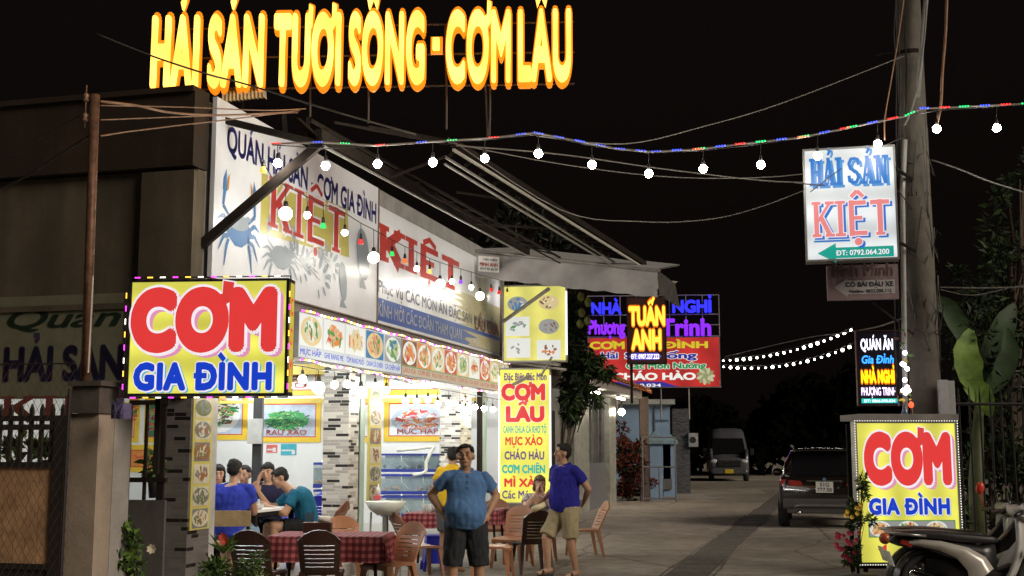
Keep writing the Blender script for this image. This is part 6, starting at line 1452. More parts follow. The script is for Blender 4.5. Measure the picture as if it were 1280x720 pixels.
def table(loc, rz, hx, hy, h, drop, label, clabel, seed=0):
    r = lroot('dining_table', loc, rz); tag(r, label, 'table', 'cloth covered tables in the yard'); M = r.matrix_basis
    mb = MB(); mb.box((0, 0, h - .02), (hx * 2 - .02, hy * 2 - .02, .03)); mb.build('tabletop', ch_br, r)
    for sx in (-1, 1):
        for sy in (-1, 1): mb = MB(); mb.tube([(sx * (hx - .1), sy * (hy - .1), h - .04), (sx * (hx - .05), sy * (hy - .05), 0)], .018, 8); mb.build('leg', dsteel, r)
    n = 40; mb = MB(); vs = []; uvs = []
    rnd = random.Random(seed)
    for j in range(n + 1):
        for i in range(n + 1):
            a = (-1 + 2 * i / n) * (hx + drop); b = (-1 + 2 * j / n) * (hy + drop); ea, eb = max(0, abs(a) - hx), max(0, abs(b) - hy)
            x = max(-hx, min(hx, a)); y = max(-hy, min(hy, b)); dn = max(ea, eb) ** 1 ; fl = min(ea, eb)
            wob = (.03 * math.sin(b * 15 + seed) if ea > eb else .03 * math.sin(a * 15 + seed)) * dn / max(drop, .01)
            x += math.copysign(ea * .12 + fl * .35 + (wob if ea >= eb else 0) * (ea > 0) + .006, a) if ea or eb else 0
            y += math.copysign(eb * .12 + fl * .35 + (wob if eb > ea else 0) * (eb > 0) + .006, b) if ea or eb else 0
            vs.append(M @ V((x, y, h + .003 - dn * (1 if fl == 0 else .97) + .0015 * math.sin(a * 20) * math.cos(b * 17)))); uvs.append((a, b))
    mb.add(vs, [(j * (n + 1) + i, j * (n + 1) + i + 1, (j + 1) * (n + 1) + i + 1, (j + 1) * (n + 1) + i) for j in range(n) for i in range(n)], uvs)
    tag(mb.build('tablecloth', gm, None, True), clabel, 'tablecloth', 'red chequered tablecloths'); return r
table((X(417, 13.0), 13.0, 0), R(-3), .60, .40, .70, .26, 'table nearest the lane, under the first red chequered cloth', 'red chequered cloth on the near table between the dark and tan chairs', 1)
table((X(541, 17.0), 17.0, 0), R(-10), .32, .32, .72, .2, 'small table by the fish tanks, under a red chequered cloth', 'red chequered cloth on the small table holding glasses by the fish tanks', 2)
table((X(603, 17.9), 17.9, 0), R(-12), .32, .34, .72, .2, 'table before the tall menu, under a red chequered cloth', 'red chequered cloth on the table before the tall menu, mostly hidden', 3)
# things on the tables
q = P(395, 652, 13.15); q.z = .703; r = empty('napkin_caddy', q); tag(r, 'dark napkin and chopstick caddy on the near chequered tablecloth', 'caddy')
mb = MB(); mb.box(q + V((.02, 0, .06)), (.3, .14, .11)); mb.build('box', ch_br, r, bevel=.01)
mb = MB(); mb.tube([q + V((.03, 0, .145)), q + V((.15, 0, .145))], .035, 12); mb.build('napkin_roll', pm('paper_white', (.7, .68, .63), .8, var=.05), r, True)
mb = MB()
for i in range(8): mb.tube([q + V((-.09 + .008 * i, .01 * (i % 3), .08)), q + V((-.12 + .013 * i, .01 * (i % 3), .2 + .01 * (i % 4)))], .004, 5)
mb.build('chopsticks', pm('dark_wood', (.06, .03, .02), .6), r)
glassm = pm('clear_glass', (.75, .8, .78), .08, var=0, alpha=.45); bowlm = pm('bowl_white', (.65, .65, .62), .3, var=.05); canm = pm('can_green', (.05, .28, .14), .3, metal=.3, var=.1)
for i, (px, d) in enumerate(((531, 16.9), (537, 16.85), (543, 17.0), (549, 16.95))):
    c = V((X(px, d), d, .724)); mb = MB(); mb.tube([c, c + Z * .12, c + Z * .12, c + Z * .01], [.028, .034, .031, .025], 12); tag(mb.build('drinking_glass', glassm, None, True), ('clear glass at the near corner of the small chequered table', 'clear glass second from the reddish chair on the small chequered table', 'clear glass standing farthest back on the small chequered table', 'clear glass nearest the man in blue on the small chequered table')[i], 'glass', 'glasses on the small table')
c = V((X(540, 17.08), 17.08, .724)); mb = MB(); mb.tube([c, c + Z * .04, c + Z * .05, c + Z * .02], [.05, .1, .095, .05], 18); tag(mb.build('serving_bowl', bowlm, None, True), 'white bowl behind the glasses on the small chequered table', 'bowl')
# indoor diners' table with white top
tdx, tdd = X(322, 14.5), 14.5
r = lroot('dining_table', (tdx, tdd, .15), R(-15)); tag(r, 'dark framed table with a white top among the seated diners', 'table')
mb = MB(); mb.box((0, 0, .74), (.56, 1.1, .03)); mb.build('tabletop', wallw, r)
mb = MB(); mb.box((0, 0, .7), (.5, 1.02, .05)); mb.build('apron', dsteel, r)
for sx in (-1, 1):
    for sy in (-1, 1): mb = MB(); mb.box((sx * .23, sy * .48, .34), (.05, .05, .68)); mb.build('leg', dsteel, r)
M = r.matrix_basis
for nm, (x, y), rr, hh, m, lab in (('drink_can', (.02, -.3), .033, .12, canm, 'green drink can on the diners white table'), ('soup_bowl', (.2, -.36), .09, .06, bowlm, 'white soup bowl before the man in teal'), ('rice_bowl', (.02, -.45), .075, .055, bowlm, 'white bowl beside the green can near the man in blue'), ('drinking_glass', (.12, -.2), .03, .11, glassm, 'clear glass behind the green can on the diners table')):
    c = M @ V((x, y, .756)); mb = MB()
    if nm.endswith('bowl'): mb.tube([c, c + Z * hh * .6, c + Z * hh, c + Z * hh * .5], [rr * .5, rr * .9, rr, rr * .7], 16)
    else: mb.tube([c, c + Z * hh * .92, c + Z * hh], [rr, rr, rr * .85], 14)
    tag(mb.build(nm, m, None, True), lab, nm.split('_')[1])
# wooden chair with plank back
wood = pm('pale_wood', (.34, .25, .13), .55, var=.25, scale=9)
r = lroot('wooden_chair', (X(292, 13.45), 13.45, .15), R(182)); tag(r, 'dark framed chair with pale plank back under the man in royal blue', 'chair')
mb = MB(); mb.box((0, .21, .7), (.5, .02, .17)); mb.build('backrest', wood, r, bevel=.005)
mb = MB(); mb.box((0, 0, .43), (.44, .42, .03)); mb.build('seat', wood, r)
for sx in (-1, 1):
    mb = MB(); mb.box((sx * .22, .195, .4), (.035, .035, .8)); mb.build('rear_leg', dsteel, r)
    mb = MB(); mb.box((sx * .2, -.18, .21), (.035, .035, .42)); mb.build('front_leg', dsteel, r)
# blue plastic chairs inside
bcm = pm('chair_blue', (.02, .03, .42), .35, var=.1)
def blue(px, d, rz, label):
    if 'bl' not in protos: protos['bl'] = chair('plastic_chair', bcm); r = protos['bl']; r.location = (X(px, d), d, .15); r.rotation_euler = (0, 0, R(rz)); tag(r, label, 'chair', 'blue chairs inside')
    else: r = dup(protos['bl'], (X(px, d), d, .15), R(rz), label)
blue(372, 18.6, 20, 'blue plastic chair farthest inside, behind the man in teal'); blue(388, 17.6, -30, 'blue plastic chair between the man in teal and the small fish tank'); blue(412, 17.0, 170, 'blue plastic chair beside the white striped pillar'); blue(345, 15.3, 90, 'blue plastic chair under the diners table')
r = lroot('plastic_stool', (X(545, 16.3), 16.3, 0), .2); tag(r, 'royal blue plastic stool under the small chequered table', 'stool')
mb = MB(); mb.rings([[V((c * w, d_ * w, z)) for c, d_ in ((-1, -1), (1, -1), (1, 1), (-1, 1))] for w, z in ((.13, .46), (.135, .44), (.125, .43), (.16, .1))]); mb.build('seat', bcm, r)
for sx in (-1, 1):
    for sy in (-1, 1): mb = MB(); mb.tube([(sx * .15, sy * .15, .12), (sx * .165, sy * .165, 0)], [.03, .02], 6); mb.build('leg', bcm, r)

# wash basin on its stand
bc = P(482, 632, 15.3); r = empty('wash_basin', (bc.x, bc.y, 0)); tag(r, 'pale wash basin on a steel stand beside the striped pillar', 'basin')
mb = MB(); rr = []
for z, w in ((-.12, .1), (-.05, .2), (.05, .26), (.055, .25), (-.02, .2), (-.06, .08)): rr.append([bc + V((w * math.cos(a) * 1.0, w * .8 * math.sin(a), z)) for a in [i * 2 * math.pi / 24 for i in range(24)]])
mb.rings(rr); mb.build('bowl', pm('basin_pale', (.6, .64, .58), .25, var=.04), r, True)
mb = MB(); mb.tube([(bc.x, bc.y, bc.z - .1), (bc.x, bc.y, .02)], .04, 10)
for s in (-1, 1): mb.tube([(bc.x + s * .18, bc.y, bc.z - .08), (bc.x + s * .2, bc.y, 0)], .015, 6)
mb.build('stand', pm('stand_steel', (.35, .37, .36), .35, metal=.6), r)
c = P(472, 622, 15.25); mb = MB(); mb.box(c, (.09, .07, .05)); tag(mb.build('soap_dish', pm('soap_pink', (.6, .1, .13), .4), None, bevel=.01), 'pink soap dish on the rim of the wash basin', 'soap dish')
c = P(473, 614, 15.3); mb = MB(); mb.tube([c - Z * .06, c + Z * .03, c + Z * .05, c + Z * .09], [.03, .03, .012, .012], 10); tag(mb.build('soap_bottle', pm('bottle_clear', (.6, .62, .6), .2), None, True), 'pale soap bottle on the wash basin', 'bottle')

# fish tanks
water = pm('tank_water', (.42, .55, .52), .1, var=.35, scale=4, alpha=.8); tankb = pm('tank_blue', (.03, .05, .30), .35, var=.1); tgl = pm('tank_glass', (.4, .5, .55), .05, var=0, alpha=.3); shellm = pm('shell_tan', (.35, .25, .12), .7, var=.5, scale=20); crabm = pm('shell_dark', (.04, .045, .05), .6, var=.3)
tubw = pm('air_hose', (.65, .68, .6), .4)
def tank(label, px0, px1, py0, py1, d, yaw, fill, seed, glow_top=False):
    fr = sign_fr(px0, py1, d, yaw); w = fr.pix(px1, py1)[0]; h = fr.pix((px0 + px1) / 2, py0)[1]; r = empty('fish_tank', fr.pt(w / 2, 0, -.25)); tag(r, label, 'fish tank', 'seafood tanks')
    rnd = random.Random(seed)
    mb = MB(); mb.fbox(fr, 0, w, 0, h * .16, -.5, 0); mb.fbox(fr, 0, w, h * .9, h, -.5, .0); mb.fbox(fr, 0, w, h * .161, h * .899, -.5, -.48); mb.build('tub', tankb, r)
    mb = MB(); mb.fbox(fr, .01, w - .01, h * .17, h * .78, -.46, -.02); mb.build('water', water, r)
    mb = MB(); mb.fbox(fr, 0, w, h * .161, h * .899, -.012, 0); mb.build('glass_front', tgl, r)
    mb = MB()
    for i in range(30): mb.sph(fr.pt(rnd.uniform(.06, w - .06), h * .2 + rnd.uniform(0, .05), -.016 - rnd.uniform(0, .04)), (rnd.uniform(.03, .06), .02, rnd.uniform(.02, .045)), 7, 5)
    mb.build('shellfish', fill, r, True)
    mb = MB()
    for u in (.3, .62): mb.tube([fr.pt(w * u, h * 1.1, -.03), fr.pt(w * u + .02, h * .6, -.016), fr.pt(w * (u + .12), h * .25, -.016)], .012, 6)
    mb.build('air_hose', tubw, r, True)
tank('upper blue tank with dark shells under the steamed squid picture', 475, 560, 567, 590, 21.2, -4, crabm, 1)
tank('middle blue tank with tan shellfish under the steamed squid picture', 475, 560, 593, 618, 21.0, -4, shellm, 2)
tank('lowest blue tank half hidden behind the wash basin', 476, 560, 620, 646, 20.8, -4, crabm, 3)
tank('small glass tank with sandy bottom beside the striped pillar inside', 391, 424, 578, 610, 19.5, -8, shellm, 4)
tank('low blue tub under the small glass tank inside', 391, 424, 612, 640, 19.4, -8, crabm, 5)
mb = MB(); mb.fbox(sign_fr(470, 668, 21.5, -4), 0, 1.3, -.2, .0, -.6, -.05); mb.fbox(sign_fr(388, 655, 20, -8), 0, .5, -.2, .0, -.6, -.05); tag(mb.build('tank_rack', dsteel), 'dark steel rack under the seafood tanks', 'rack')
mb = MB(); tagp = [P(497, 563, 21.0), P(518, 561, 20.9), P(541, 559, 20.9), P(538, 566, 20.8), P(533, 578, 20.8), P(531, 590, 20.8), P(514, 594, 20.8)]
hp_ = []
for k in range(len(tagp) - 1):
    a, b, c, d = tagp[max(0, k - 1)], tagp[k], tagp[k + 1], tagp[min(len(tagp) - 1, k + 2)]
    for q in range(6): t = q / 6; hp_.append(.5 * ((2 * b) + (c - a) * t + (2 * a - 5 * b + 4 * c - d) * t * t + (3 * b - a - 3 * c + d) * t ** 3))
mb.tube(hp_, .028, 8); tag(mb.build('water_hose', tubw, None, True), 'thick pale water hose looping over the seafood tanks', 'hose')

# framed food pictures on the back wall
frame_y = pm('poster_yellow', (.68, .46, .03), .5, var=.05)
pfood = [pm('poster_white', (.66, .67, .66), .35, var=.04), pm('poster_red', (.5, .05, .04), .4), pm('poster_green', (.05, .3, .09), .4, var=.4, scale=30), pm('poster_darkgreen', (.02, .12, .05), .4), pm('poster_brown', (.2, .09, .05), .4), pm('poster_orange', (.6, .22, .04), .4), pm('poster_plum', (.1, .02, .04), .4), pm('poster_paleblue', (.4, .46, .55), .4)] + [mottled('poster_mix_' + k, MIXES[k], 0, 7) for k in ('orange', 'green', 'cream', 'red')]
def poster(x0, y0, x1, y1, label, ks, seed, word=None, bg=0, off=0, plate=None):
    a, b = BACK.pix(x0, y1), BACK.pix(x1, y0); r = empty('food_poster', BACK.pt((a[0] + b[0]) / 2, a[1])); tag(r, label, 'poster', 'food pictures on the back wall')
    w0 = .02 + off
    mb = MB(); mb.fbox(BACK, a[0], b[0], a[1], b[1], .005, w0); mb.build('border', frame_y, r)
    mb = MB(); m = .1; mb.k = 1; mb.frect(BACK, a[0] + m, b[0] - m, a[1] + m, b[1] - m, w0 + .002); mb.k = bg; mb.frect(BACK, a[0] + m + .02, b[0] - m - .02, a[1] + m + .02, b[1] - m - .02, w0 + .004)
    cu, cv = (a[0] + b[0]) / 2, (a[1] + b[1]) / 2; ru, rv = (b[0] - a[0]) / 2 - m - .05, (b[1] - a[1]) / 2 - m - .05
    if plate is not None: mb.k = plate; mb.fell(BACK, cu, cv, ru, rv, w0 + .005, 20)
    rnd = random.Random(seed); mb.k = 9 if 2 in ks and ks[0] == 2 else 8 + seed % 4; pts = []
    for i in range(30): t = i * 2 * math.pi / 30; g_ = .7 + .09 * math.sin(3 * t + seed) + .06 * math.sin(8 * t + 2 * seed); pts.append((cu + ru * g_ * math.cos(t), cv + rv * g_ * .92 * math.sin(t)))
    mb.fpoly(BACK, pts, w0 + .0056)
    for i in range(150):
        t = rnd.uniform(0, 6.28); q_ = math.sqrt(rnd.random()) * .8; u, v = cu + ru * q_ * math.cos(t), cv + rv * q_ * math.sin(t) * .8; l = rnd.uniform(.08, .2); an = rnd.gauss(0, .7); dx, dy = math.cos(an) * l, math.sin(an) * l * .6; nx_, ny_ = -math.sin(an) * .014, math.cos(an) * .014
        mb.k = rnd.choice(ks); mb.fpoly(BACK, [(u - dx / 2 - nx_, v - dy / 2 - ny_), (u + dx / 2 - nx_, v + dy / 2 - ny_), (u + dx / 2 + nx_, v + dy / 2 + ny_), (u - dx / 2 + nx_, v - dy / 2 + ny_)], w0 + .006 + i * .00006)
    mb.build('food_picture', pfood, r)
    if word:
        mb = MB(); text(mb, BACK, word, cu - ru * .75, cu + ru * .75, a[1] + m + .05, a[1] + m + .16, w0 + .014, bold=.05); mb.build('lettering_rim', pfood[0], r)
        mb = MB(); text(mb, BACK, word, cu - ru * .75, cu + ru * .75, a[1] + m + .05, a[1] + m + .16, w0 + .016, bold=.015); mb.build('lettering', pfood[1], r)
poster(317, 498, 402, 553, 'framed picture of fried green vegetables on the back wall', (2, 2, 2, 3), 1, 'RAU XÀO', 7)
poster(404, 498, 470, 553, 'framed picture with brown and green food beside the striped pillar', (2, 4, 4, 3), 2, None, 0)
poster(480, 497, 566, 552, 'framed picture of steamed squid above the seafood tanks', (0, 7, 5, 1), 3, 'MỰC HẤP', 0, plate=7)
poster(240, 480, 311, 550, 'framed picture of a dark sauce bowl and green leaves behind the diners', (6, 3, 2, 0), 4, None, 7, plate=0)
poster(160, 440, 178, 553, 'narrow yellow picture board seen left of the dark corner pillar', (5, 1, 3), 5, None, 0)
poster(180, 495, 203, 553, 'small picture of red and green food seen left of the dark corner pillar', (2, 1, 6), 6, None, 3)
poster(158, 556, 205, 590, 'low orange picture board seen left of the dark corner pillar', (5, 5, 1), 7, None, 5)
poster(317, 440, 402, 495, 'framed picture of fried food above the green vegetables picture', (4, 5, 7), 8, 'XÀO', 0)
poster(480, 440, 566, 494, 'framed picture of braised fish above the squid picture', (4, 6, 5, 2), 9, None, 0)
poster(-4, 500, 70, 553, 'row of yellow bordered pictures seen through the bars of the slatted gate', (1, 2, 5, 6), 10, None, 0)
for x0, y0, x1, y1, m, lab in ((333, 556, 347, 566, pm('notice_red', (.55, .12, .1), .5), 'small red and white notice under the green vegetables picture'), (351, 555, 371, 569, pm('notice_teal', (.05, .35, .42), .5), 'small teal notice under the green vegetables picture')):
    a, b = BACK.pix(x0, y1), BACK.pix(x1, y0); r = empty('wall_notice', BACK.pt(*a)); tag(r, lab, 'notice'); mb = MB(); mb.fbox(BACK, a[0], b[0], a[1], b[1], .003, .008); mb.build('card', m, r)
    mb = MB(); mb.frect(BACK, a[0] + .02, b[0] - .05, (a[1] + b[1]) / 2 - .03, (a[1] + b[1]) / 2, .011); mb.frect(BACK, b[0] - .1, b[0] - .03, a[1] + .02, a[1] + .1, .011); mb.build('print', pfood[0], r)
# potted plants on the sill by the half gate and behind the bars
for i, (px, py, d, lab) in enumerate(((192, 598, 10.75, 'small plant in a black pot on the half gate sill'), (60, 575, 10.4, 'green pot plant behind the bars near the gate frame'), (16, 575, 10.4, 'green pot plant behind the bars at the far end of the gate'))):
    q = P(px, py, d); r = empty('pot_plant', q); tag(r, lab, 'pot plant'); rnd = random.Random(40 + i)
    mb = MB(); mb.tube([q - Z * .17, q - Z * .02, q], [.035, .05, .05], 12); mb.build('pot', black, r, True); mb = MB(); leaves(mb, q + Z * .1, (.08, .08, .1), 60, .12, rnd, .5, (0, 1)); mb.build('foliage', [gl, gy], r)
# ================================================================ PEOPLE
from mathutils import noise as mnoise
def remesh(mb, name, m, parent, vox, it=3, amp=0, frq=10):
    me = bpy.data.meshes.new(name); me.from_pydata([tuple(p) for p in mb.v], [], mb.f)
    bm = bmesh.new(); bm.from_mesh(me); bmesh.ops.recalc_face_normals(bm, faces=bm.faces[:]); bm.to_mesh(me); bm.free()
    o = bpy.data.objects.new(name, me); col.objects.link(o)
    md = o.modifiers.new('r', 'REMESH'); md.mode = 'VOXEL'; md.voxel_size = vox; md.use_smooth_shade = True
    if it: sm = o.modifiers.new('s', 'SMOOTH'); sm.iterations = it; sm.factor = .5
    dg = bpy.context.evaluated_depsgraph_get(); m2 = bpy.data.meshes.new_from_object(o.evaluated_get(dg))
    if amp:
        me2 = m2; off = V((len(name) * 3.1, parent.location.x * 7, parent.location.y * 5))
        nv = [v.normal.copy() for v in me2.vertices]
        for v, n_ in zip(me2.vertices, nv):
            p = V((v.co.x * frq, v.co.y * frq, v.co.z * frq * .55)) + off
            q = mnoise.noise(p) * .6 + (abs(mnoise.noise(p * 1.7 + V((5, 1, 2)))) - .25) * .9
            v.co += n_ * amp * q
    o.modifiers.clear(); o.data = m2; bpy.data.meshes.remove(me); m2.name = name
    m2.materials.clear(); m2.materials.append(m)
    for p in m2.polygons: p.use_smooth = True
    o.parent = parent; return o
skin = pm('skin', (.42, .245, .155), .5, var=.1, scale=12, spec=.35); skin2 = pm('skin_light', (.48, .29, .2), .5, var=.08, scale=12, spec=.35)
hairm = pm('hair_black', (.006, .005, .0045), .75, var=.3, scale=60, bump=.5, bscale=150); hairb = pm('hair_brown', (.12, .06, .03), .5, var=.3, scale=60, bump=.5, bscale=150)
eyew = pm('eye_white', (.3, .27, .25), .3, var=0); eyed = pm('eye_dark', (.015, .01, .01), .2, var=0); lipm = pm('lip', (.25, .09, .075), .5, var=.1)
def cloth(name, c, var=.12): return pm(name, c, .85, var=var, scale=7, bump=.6, bscale=9, spec=.2)
def person(label, loc, rz, J, top, bottom, hair=hairm, sk=skin, vox=.009, belly=0, build=1.0, sleeve=.55, leg_cut=.85, longhair=False, face=True, shoes=None, hw=1.0, placket=None, hem=None, fold=None, collar=True, lower=True):
    r = lroot('person', loc, rz); tag(r, label, 'person')
    j = {k: V(v) for k, v in J.items()}
    sh = (j['sL'] - j['sR']).normalized(); pel, nek = j['pel'], j['nek']; sp = nek - pel
    def tor(mb, grow, t0, t1):
        prof = [(-.12, .15, .105), (0, .165, .12), (.2, .158, .115), (.45, .16, .115), (.65, .178, .12), (.80, .178, .108), (.9, .145, .09), (.96, .1, .075), (1.0, .062, .06)]
        rings = []
        fine = []
        for a, b in zip(prof, prof[1:]):
            for k in range(3): t = k / 3; fine.append(tuple(a[q] + (b[q] - a[q]) * t for q in range(3)))
        fine.append(prof[-1])
        fwd = sh.cross(sp).normalized()
        if fwd.y > 0 and abs(fwd.y) > .2: fwd = -fwd
        fwd = V(J.get('fwd', fwd)).normalized()
        for t, w, dp in fine:
            if t < t0 - 1e-6 or t > t1 + 1e-6: continue
            bl = belly * math.exp(-((t - .22) / .22) ** 2); c = pel + sp * t + j.get('bend', V((0, 0, 0))) * math.sin(math.pi * max(0, min(1, t))) + fwd * bl * .6
            w = w * build + grow + bl * .35; dp = dp * build + grow + bl * .55
            if grow and t > .9: w -= grow * .3; dp -= grow * .2
            rings.append([c + sh * w * math.cos(a) * (1 if abs(math.cos(a)) < .8 else .98) + fwd * dp * math.sin(a) for a in [i * 2 * math.pi / 20 for i in range(20)]])
        mb.rings(rings)
    mb = MB(); tor(mb, 0, -.12, 1.0); h = j['hed']; hd = V(J.get('hdir', (0, -1, 0))).normalized(); hup = (h - nek); hup = (hup - hd * hup.dot(hd)).normalized(); hx = hd.cross(hup).normalized(); HM = Matrix((hx * hw, -hd, hup)).transposed()
    mb.cap(nek - sp.normalized() * .03, h - hup * .05 - hd * -.015, .056, .052)
    hp = lambda x, y, z: h + HM @ V((x, y, z))
    mb.sph(hp(0, .012, .025), (.074, .092, .088), 16, 10, HM); mb.sph(hp(0, -.018, -.045), (.06, .07, .068), 14, 8, HM); mb.sph(hp(0, -.06, -.088), (.03, .028, .022), 10, 6, HM)
    mb.cap(hp(0, -.088, .012), hp(0, -.103, -.026), .010, .015); mb.sph(hp(0, -.084, -.062), (.026, .014, .011), 8, 5, HM)
    for s in (-1, 1):
        mb.sph(hp(s * .076, .012, -.01), (.012, .022, .034), 8, 6, HM); mb.sph(hp(s * .042, -.062, -.018), (.026, .024, .026), 8, 6, HM); mb.sph(hp(s * .03, -.082, .027), (.026, .012, .008), 8, 5, HM)
    for S, s in (('L', 1), ('R', -1)):
        mb.cap(j['s' + S], j['e' + S], .052 * build, .041 * build); m_ = j['e' + S].lerp(j['w' + S], .3); mb.cap(j['e' + S], m_, .04 * build, .041 * build); mb.cap(m_, j['w' + S], .041 * build, .026)
        w = j['w' + S]; fd = V(J.get('h' + S, w - j['e' + S])).normalized(); pn = V(J.get('p' + S, (s, 0, 0))); pn = (pn - fd * pn.dot(fd)).normalized(); ac = fd.cross(pn)
        mb.sph(w + fd * .045, (.020, .04, .05), 10, 7, Matrix((pn, ac, fd)).transposed())
        for k in range(4):
            b = w + fd * .08 + ac * (-.028 + .019 * k); L = (.055, .066, .07, .056)[k if s > 0 else 3 - k]; m1 = b + fd * L * .55 + pn * -.008; mb.cap(b - fd * .03, m1, .0098, .0094, 8); mb.cap(m1, m1 + fd * L * .4 - pn * L * .45, .0094, .008, 8)
        t0 = w + fd * .03 + ac * (-.035 * J.get('thumb', 1)); mb.cap(w + fd * .015, t0, .013, .012, 8); mb.cap(t0, t0 + fd * .035 - ac * .015 * J.get('thumb', 1) - pn * .015, .012, .009, 8)
        if lower:
            mb.cap(j['h' + S.lower()], j['k' + S], .082 * build, .056 * build); c1 = j['k' + S].lerp(j['a' + S], .3); mb.cap(j['k' + S], c1, .053 * build, .053 * build); mb.cap(c1, j['a' + S], .053 * build, .034); mb.cap(j['a' + S] - V((0, 0, .02)), j['t' + S], .036, .026); mb.cap(j['a' + S] - V((0, 0, .03)), j['a' + S] - (j['t' + S] - j['a' + S]).normalized() * .04 - V((0, 0, .03)), .03, .03)
    remesh(mb, 'body', sk, r, vox, 2)
    # shirt
    mb = MB(); tor(mb, .024, hem if hem is not None else -.05, .96)
    for S in 'LR': mb.cap(nek - sp.normalized() * .035, j['s' + S] + Z * .005, .055, .05)
    for S in 'LR':
        e = j['s' + S].lerp(j['e' + S], sleeve); mb.sph(j['s' + S] - sh * (.012 if S == 'L' else -.012), .056 * build, 12, 8); mb.cone(j['s' + S], e, .060 * build, .066 * build); mb.cap(j['s' + S], j['s' + S].lerp(j['e' + S], sleeve * .6), .059 * build, .058 * build)
    sho = remesh(mb, 'shirt', top, r, .010, 3, .016, 9)
    if collar:
        mb = MB(); fw = V(J.get('fwd', (0, -1, 0))).normalized(); ax = sp.normalized(); ns = 20
        for i in range(ns + 1):
            a = R(24 + 312 * i / ns); dr = fw * math.cos(a) + sh * math.sin(a); fr_ = max(0, math.cos(a))
            for rr_, zz_ in ((.058, .045 - .03 * fr_), (.064, .05 - .03 * fr_), (.092, -.004 - .035 * fr_ ** 2), (.085, -.012 - .035 * fr_ ** 2)): mb.v.append(nek + dr * rr_ * (1.0 + .1 * abs(math.sin(a))) + ax * (zz_ - .02))
        for i in range(ns):
            for q in range(3): mb.f.append([i * 4 + q, i * 4 + q + 1, i * 4 + q + 5, i * 4 + q + 4]); mb.m.append(0)
        mb.build('collar', top, r, True)
    if lower and bottom is not None:
        mb = MB(); tor(mb, .004, -.12, .06)
        for S in 'LR':
            k = j['h' + S.lower()].lerp(j['k' + S], leg_cut); mb.cone(j['h' + S.lower()] + (j['h' + S.lower()] - j['k' + S]).normalized() * .05, k, .118 * build, .094 * build); mb.sph(j['h' + S.lower()], .112 * build, 12, 8)
        remesh(mb, 'shorts', bottom, r, .010, 3, .018, 8)
    if placket:
        fw = V(J.get('fwd', (0, -1, 0))).normalized(); dg = bpy.context.evaluated_depsgraph_get()
        mb = MB()
        for k in range(5):
            o_ = nek - sp.normalized() * (.055 + .028 * k) + fw * .5; hit, pos, nrm, _ = sho.ray_cast(o_, -fw)
            if hit:
                if k in (1, 3): mb.sph(pos + fw * .004, (.006, .004, .006), 8, 5)
                else: mb.box(pos + fw * .002, (.028, .008, .03))
        if mb.v: mb.build('placket', placket, r)
    # hair
    mb = MB(); mb.sph(hp(0, .026, .042), (.080, .088, .082), 16, 10, HM); mb.sph(hp(0, .05, -.0), (.073, .06, .07), 14, 9, HM)
    for s in (-1, 1): mb.sph(hp(s * .06, -.012, .06), (.022, .045, .034), 10, 7, HM)
    mb.sph(hp(0, -.04, .09), (.054, .042, .022), 12, 7, HM)
    if longhair:
        for s in (-1, 1): mb.cap(hp(s * .066, .01, .03), hp(s * .07, .005, -.1), .026, .022)
        mb.cap(hp(0, .06, 0), hp(0, .06, -.13), .06, .045); mb.sph(hp(.0, -.07, .07), (.06, .022, .03), 12, 7, HM)
    remesh(mb, 'hair', hair, r, .006, 1, .011, 45)
    if face:
        for s in (-1, 1):
            mb = MB(); mb.sph(hp(s * .03, -.0835, .006), (.0135, .007, .006), 10, 6, HM); mb.k = 1; mb.sph(hp(s * .03, -.0895, .006), (.0062, .004, .0058), 8, 5, HM); mb.build('eye', [eyew, eyed], r, True)
            mb = MB(); mb.tube([hp(s * .012, -.0945, .03), hp(s * .03, -.093, .035), hp(s * .05, -.08, .029)], [.003, .0045, .002], 6); mb.build('eyebrow', hairm, r, True)
        mb = MB(); mb.tube([hp(-.024, -.09, -.062), hp(-.008, -.0975, -.0595), hp(.008, -.0975, -.0595), hp(.024, -.09, -.062)], [.002, .0055, .0055, .002], 6); mb.build('mouth', lipm, r, True)
    if shoes:
        for S in 'LR':
            a, t = j['a' + S], j['t' + S]; f = (t - a); f.z = 0; f = f.normalized(); s_ = f.cross(Z); mb = MB(); z = min(a.z - .075, t.z - .032); b0 = V((a.x, a.y, a.z - .07)) - f * .06; b1 = V((t.x, t.y, t.z - .03)) + f * .035
            up_ = (b1 - b0).normalized().cross(s_) * -1
            o_ = [(0, .035), (.3, .038), (.7, .048), (1, .03)]
            pts = [b0.lerp(b1, q_) + s_ * w for q_, w in o_] + [b0.lerp(b1, q_) - s_ * w for q_, w in reversed(o_)]
            mb.add(pts + [p - Z * .022 for p in pts], [tuple(range(8)), tuple(range(15, 7, -1))] + [(i, (i + 1) % 8, 8 + (i + 1) % 8, 8 + i) for i in range(8)])
            c = b0.lerp(b1, .62); mb.tube([c + s_ * .047, c + s_ * .03 + Z * .055, c - s_ * .03 + Z * .055, c - s_ * .047], .014, 6); mb.build('sandal', shoes, r)
    return r
def stand(**k):
    J = dict(pel=(0, 0, .88), nek=(0, .01, 1.385), sL=(.175, .01, 1.33), sR=(-.175, .01, 1.33), eL=(.24, .04, 1.08), eR=(-.24, .04, 1.08), wL=(.25, -.04, .85), wR=(-.25, -.04, .85), hed=(0, -.01, 1.535), hdir=(0, -1, 0), fwd=(0, -1, 0),
             hl=(.088, 0, .83), hr=(-.088, 0, .83), kL=(.1, -.01, .46), kR=(-.1, -.01, .46), aL=(.105, .02, .09), aR=(-.105, .02, .09), tL=(.13, -.13, .035), tR=(-.13, -.13, .035)); J.update(k); return J
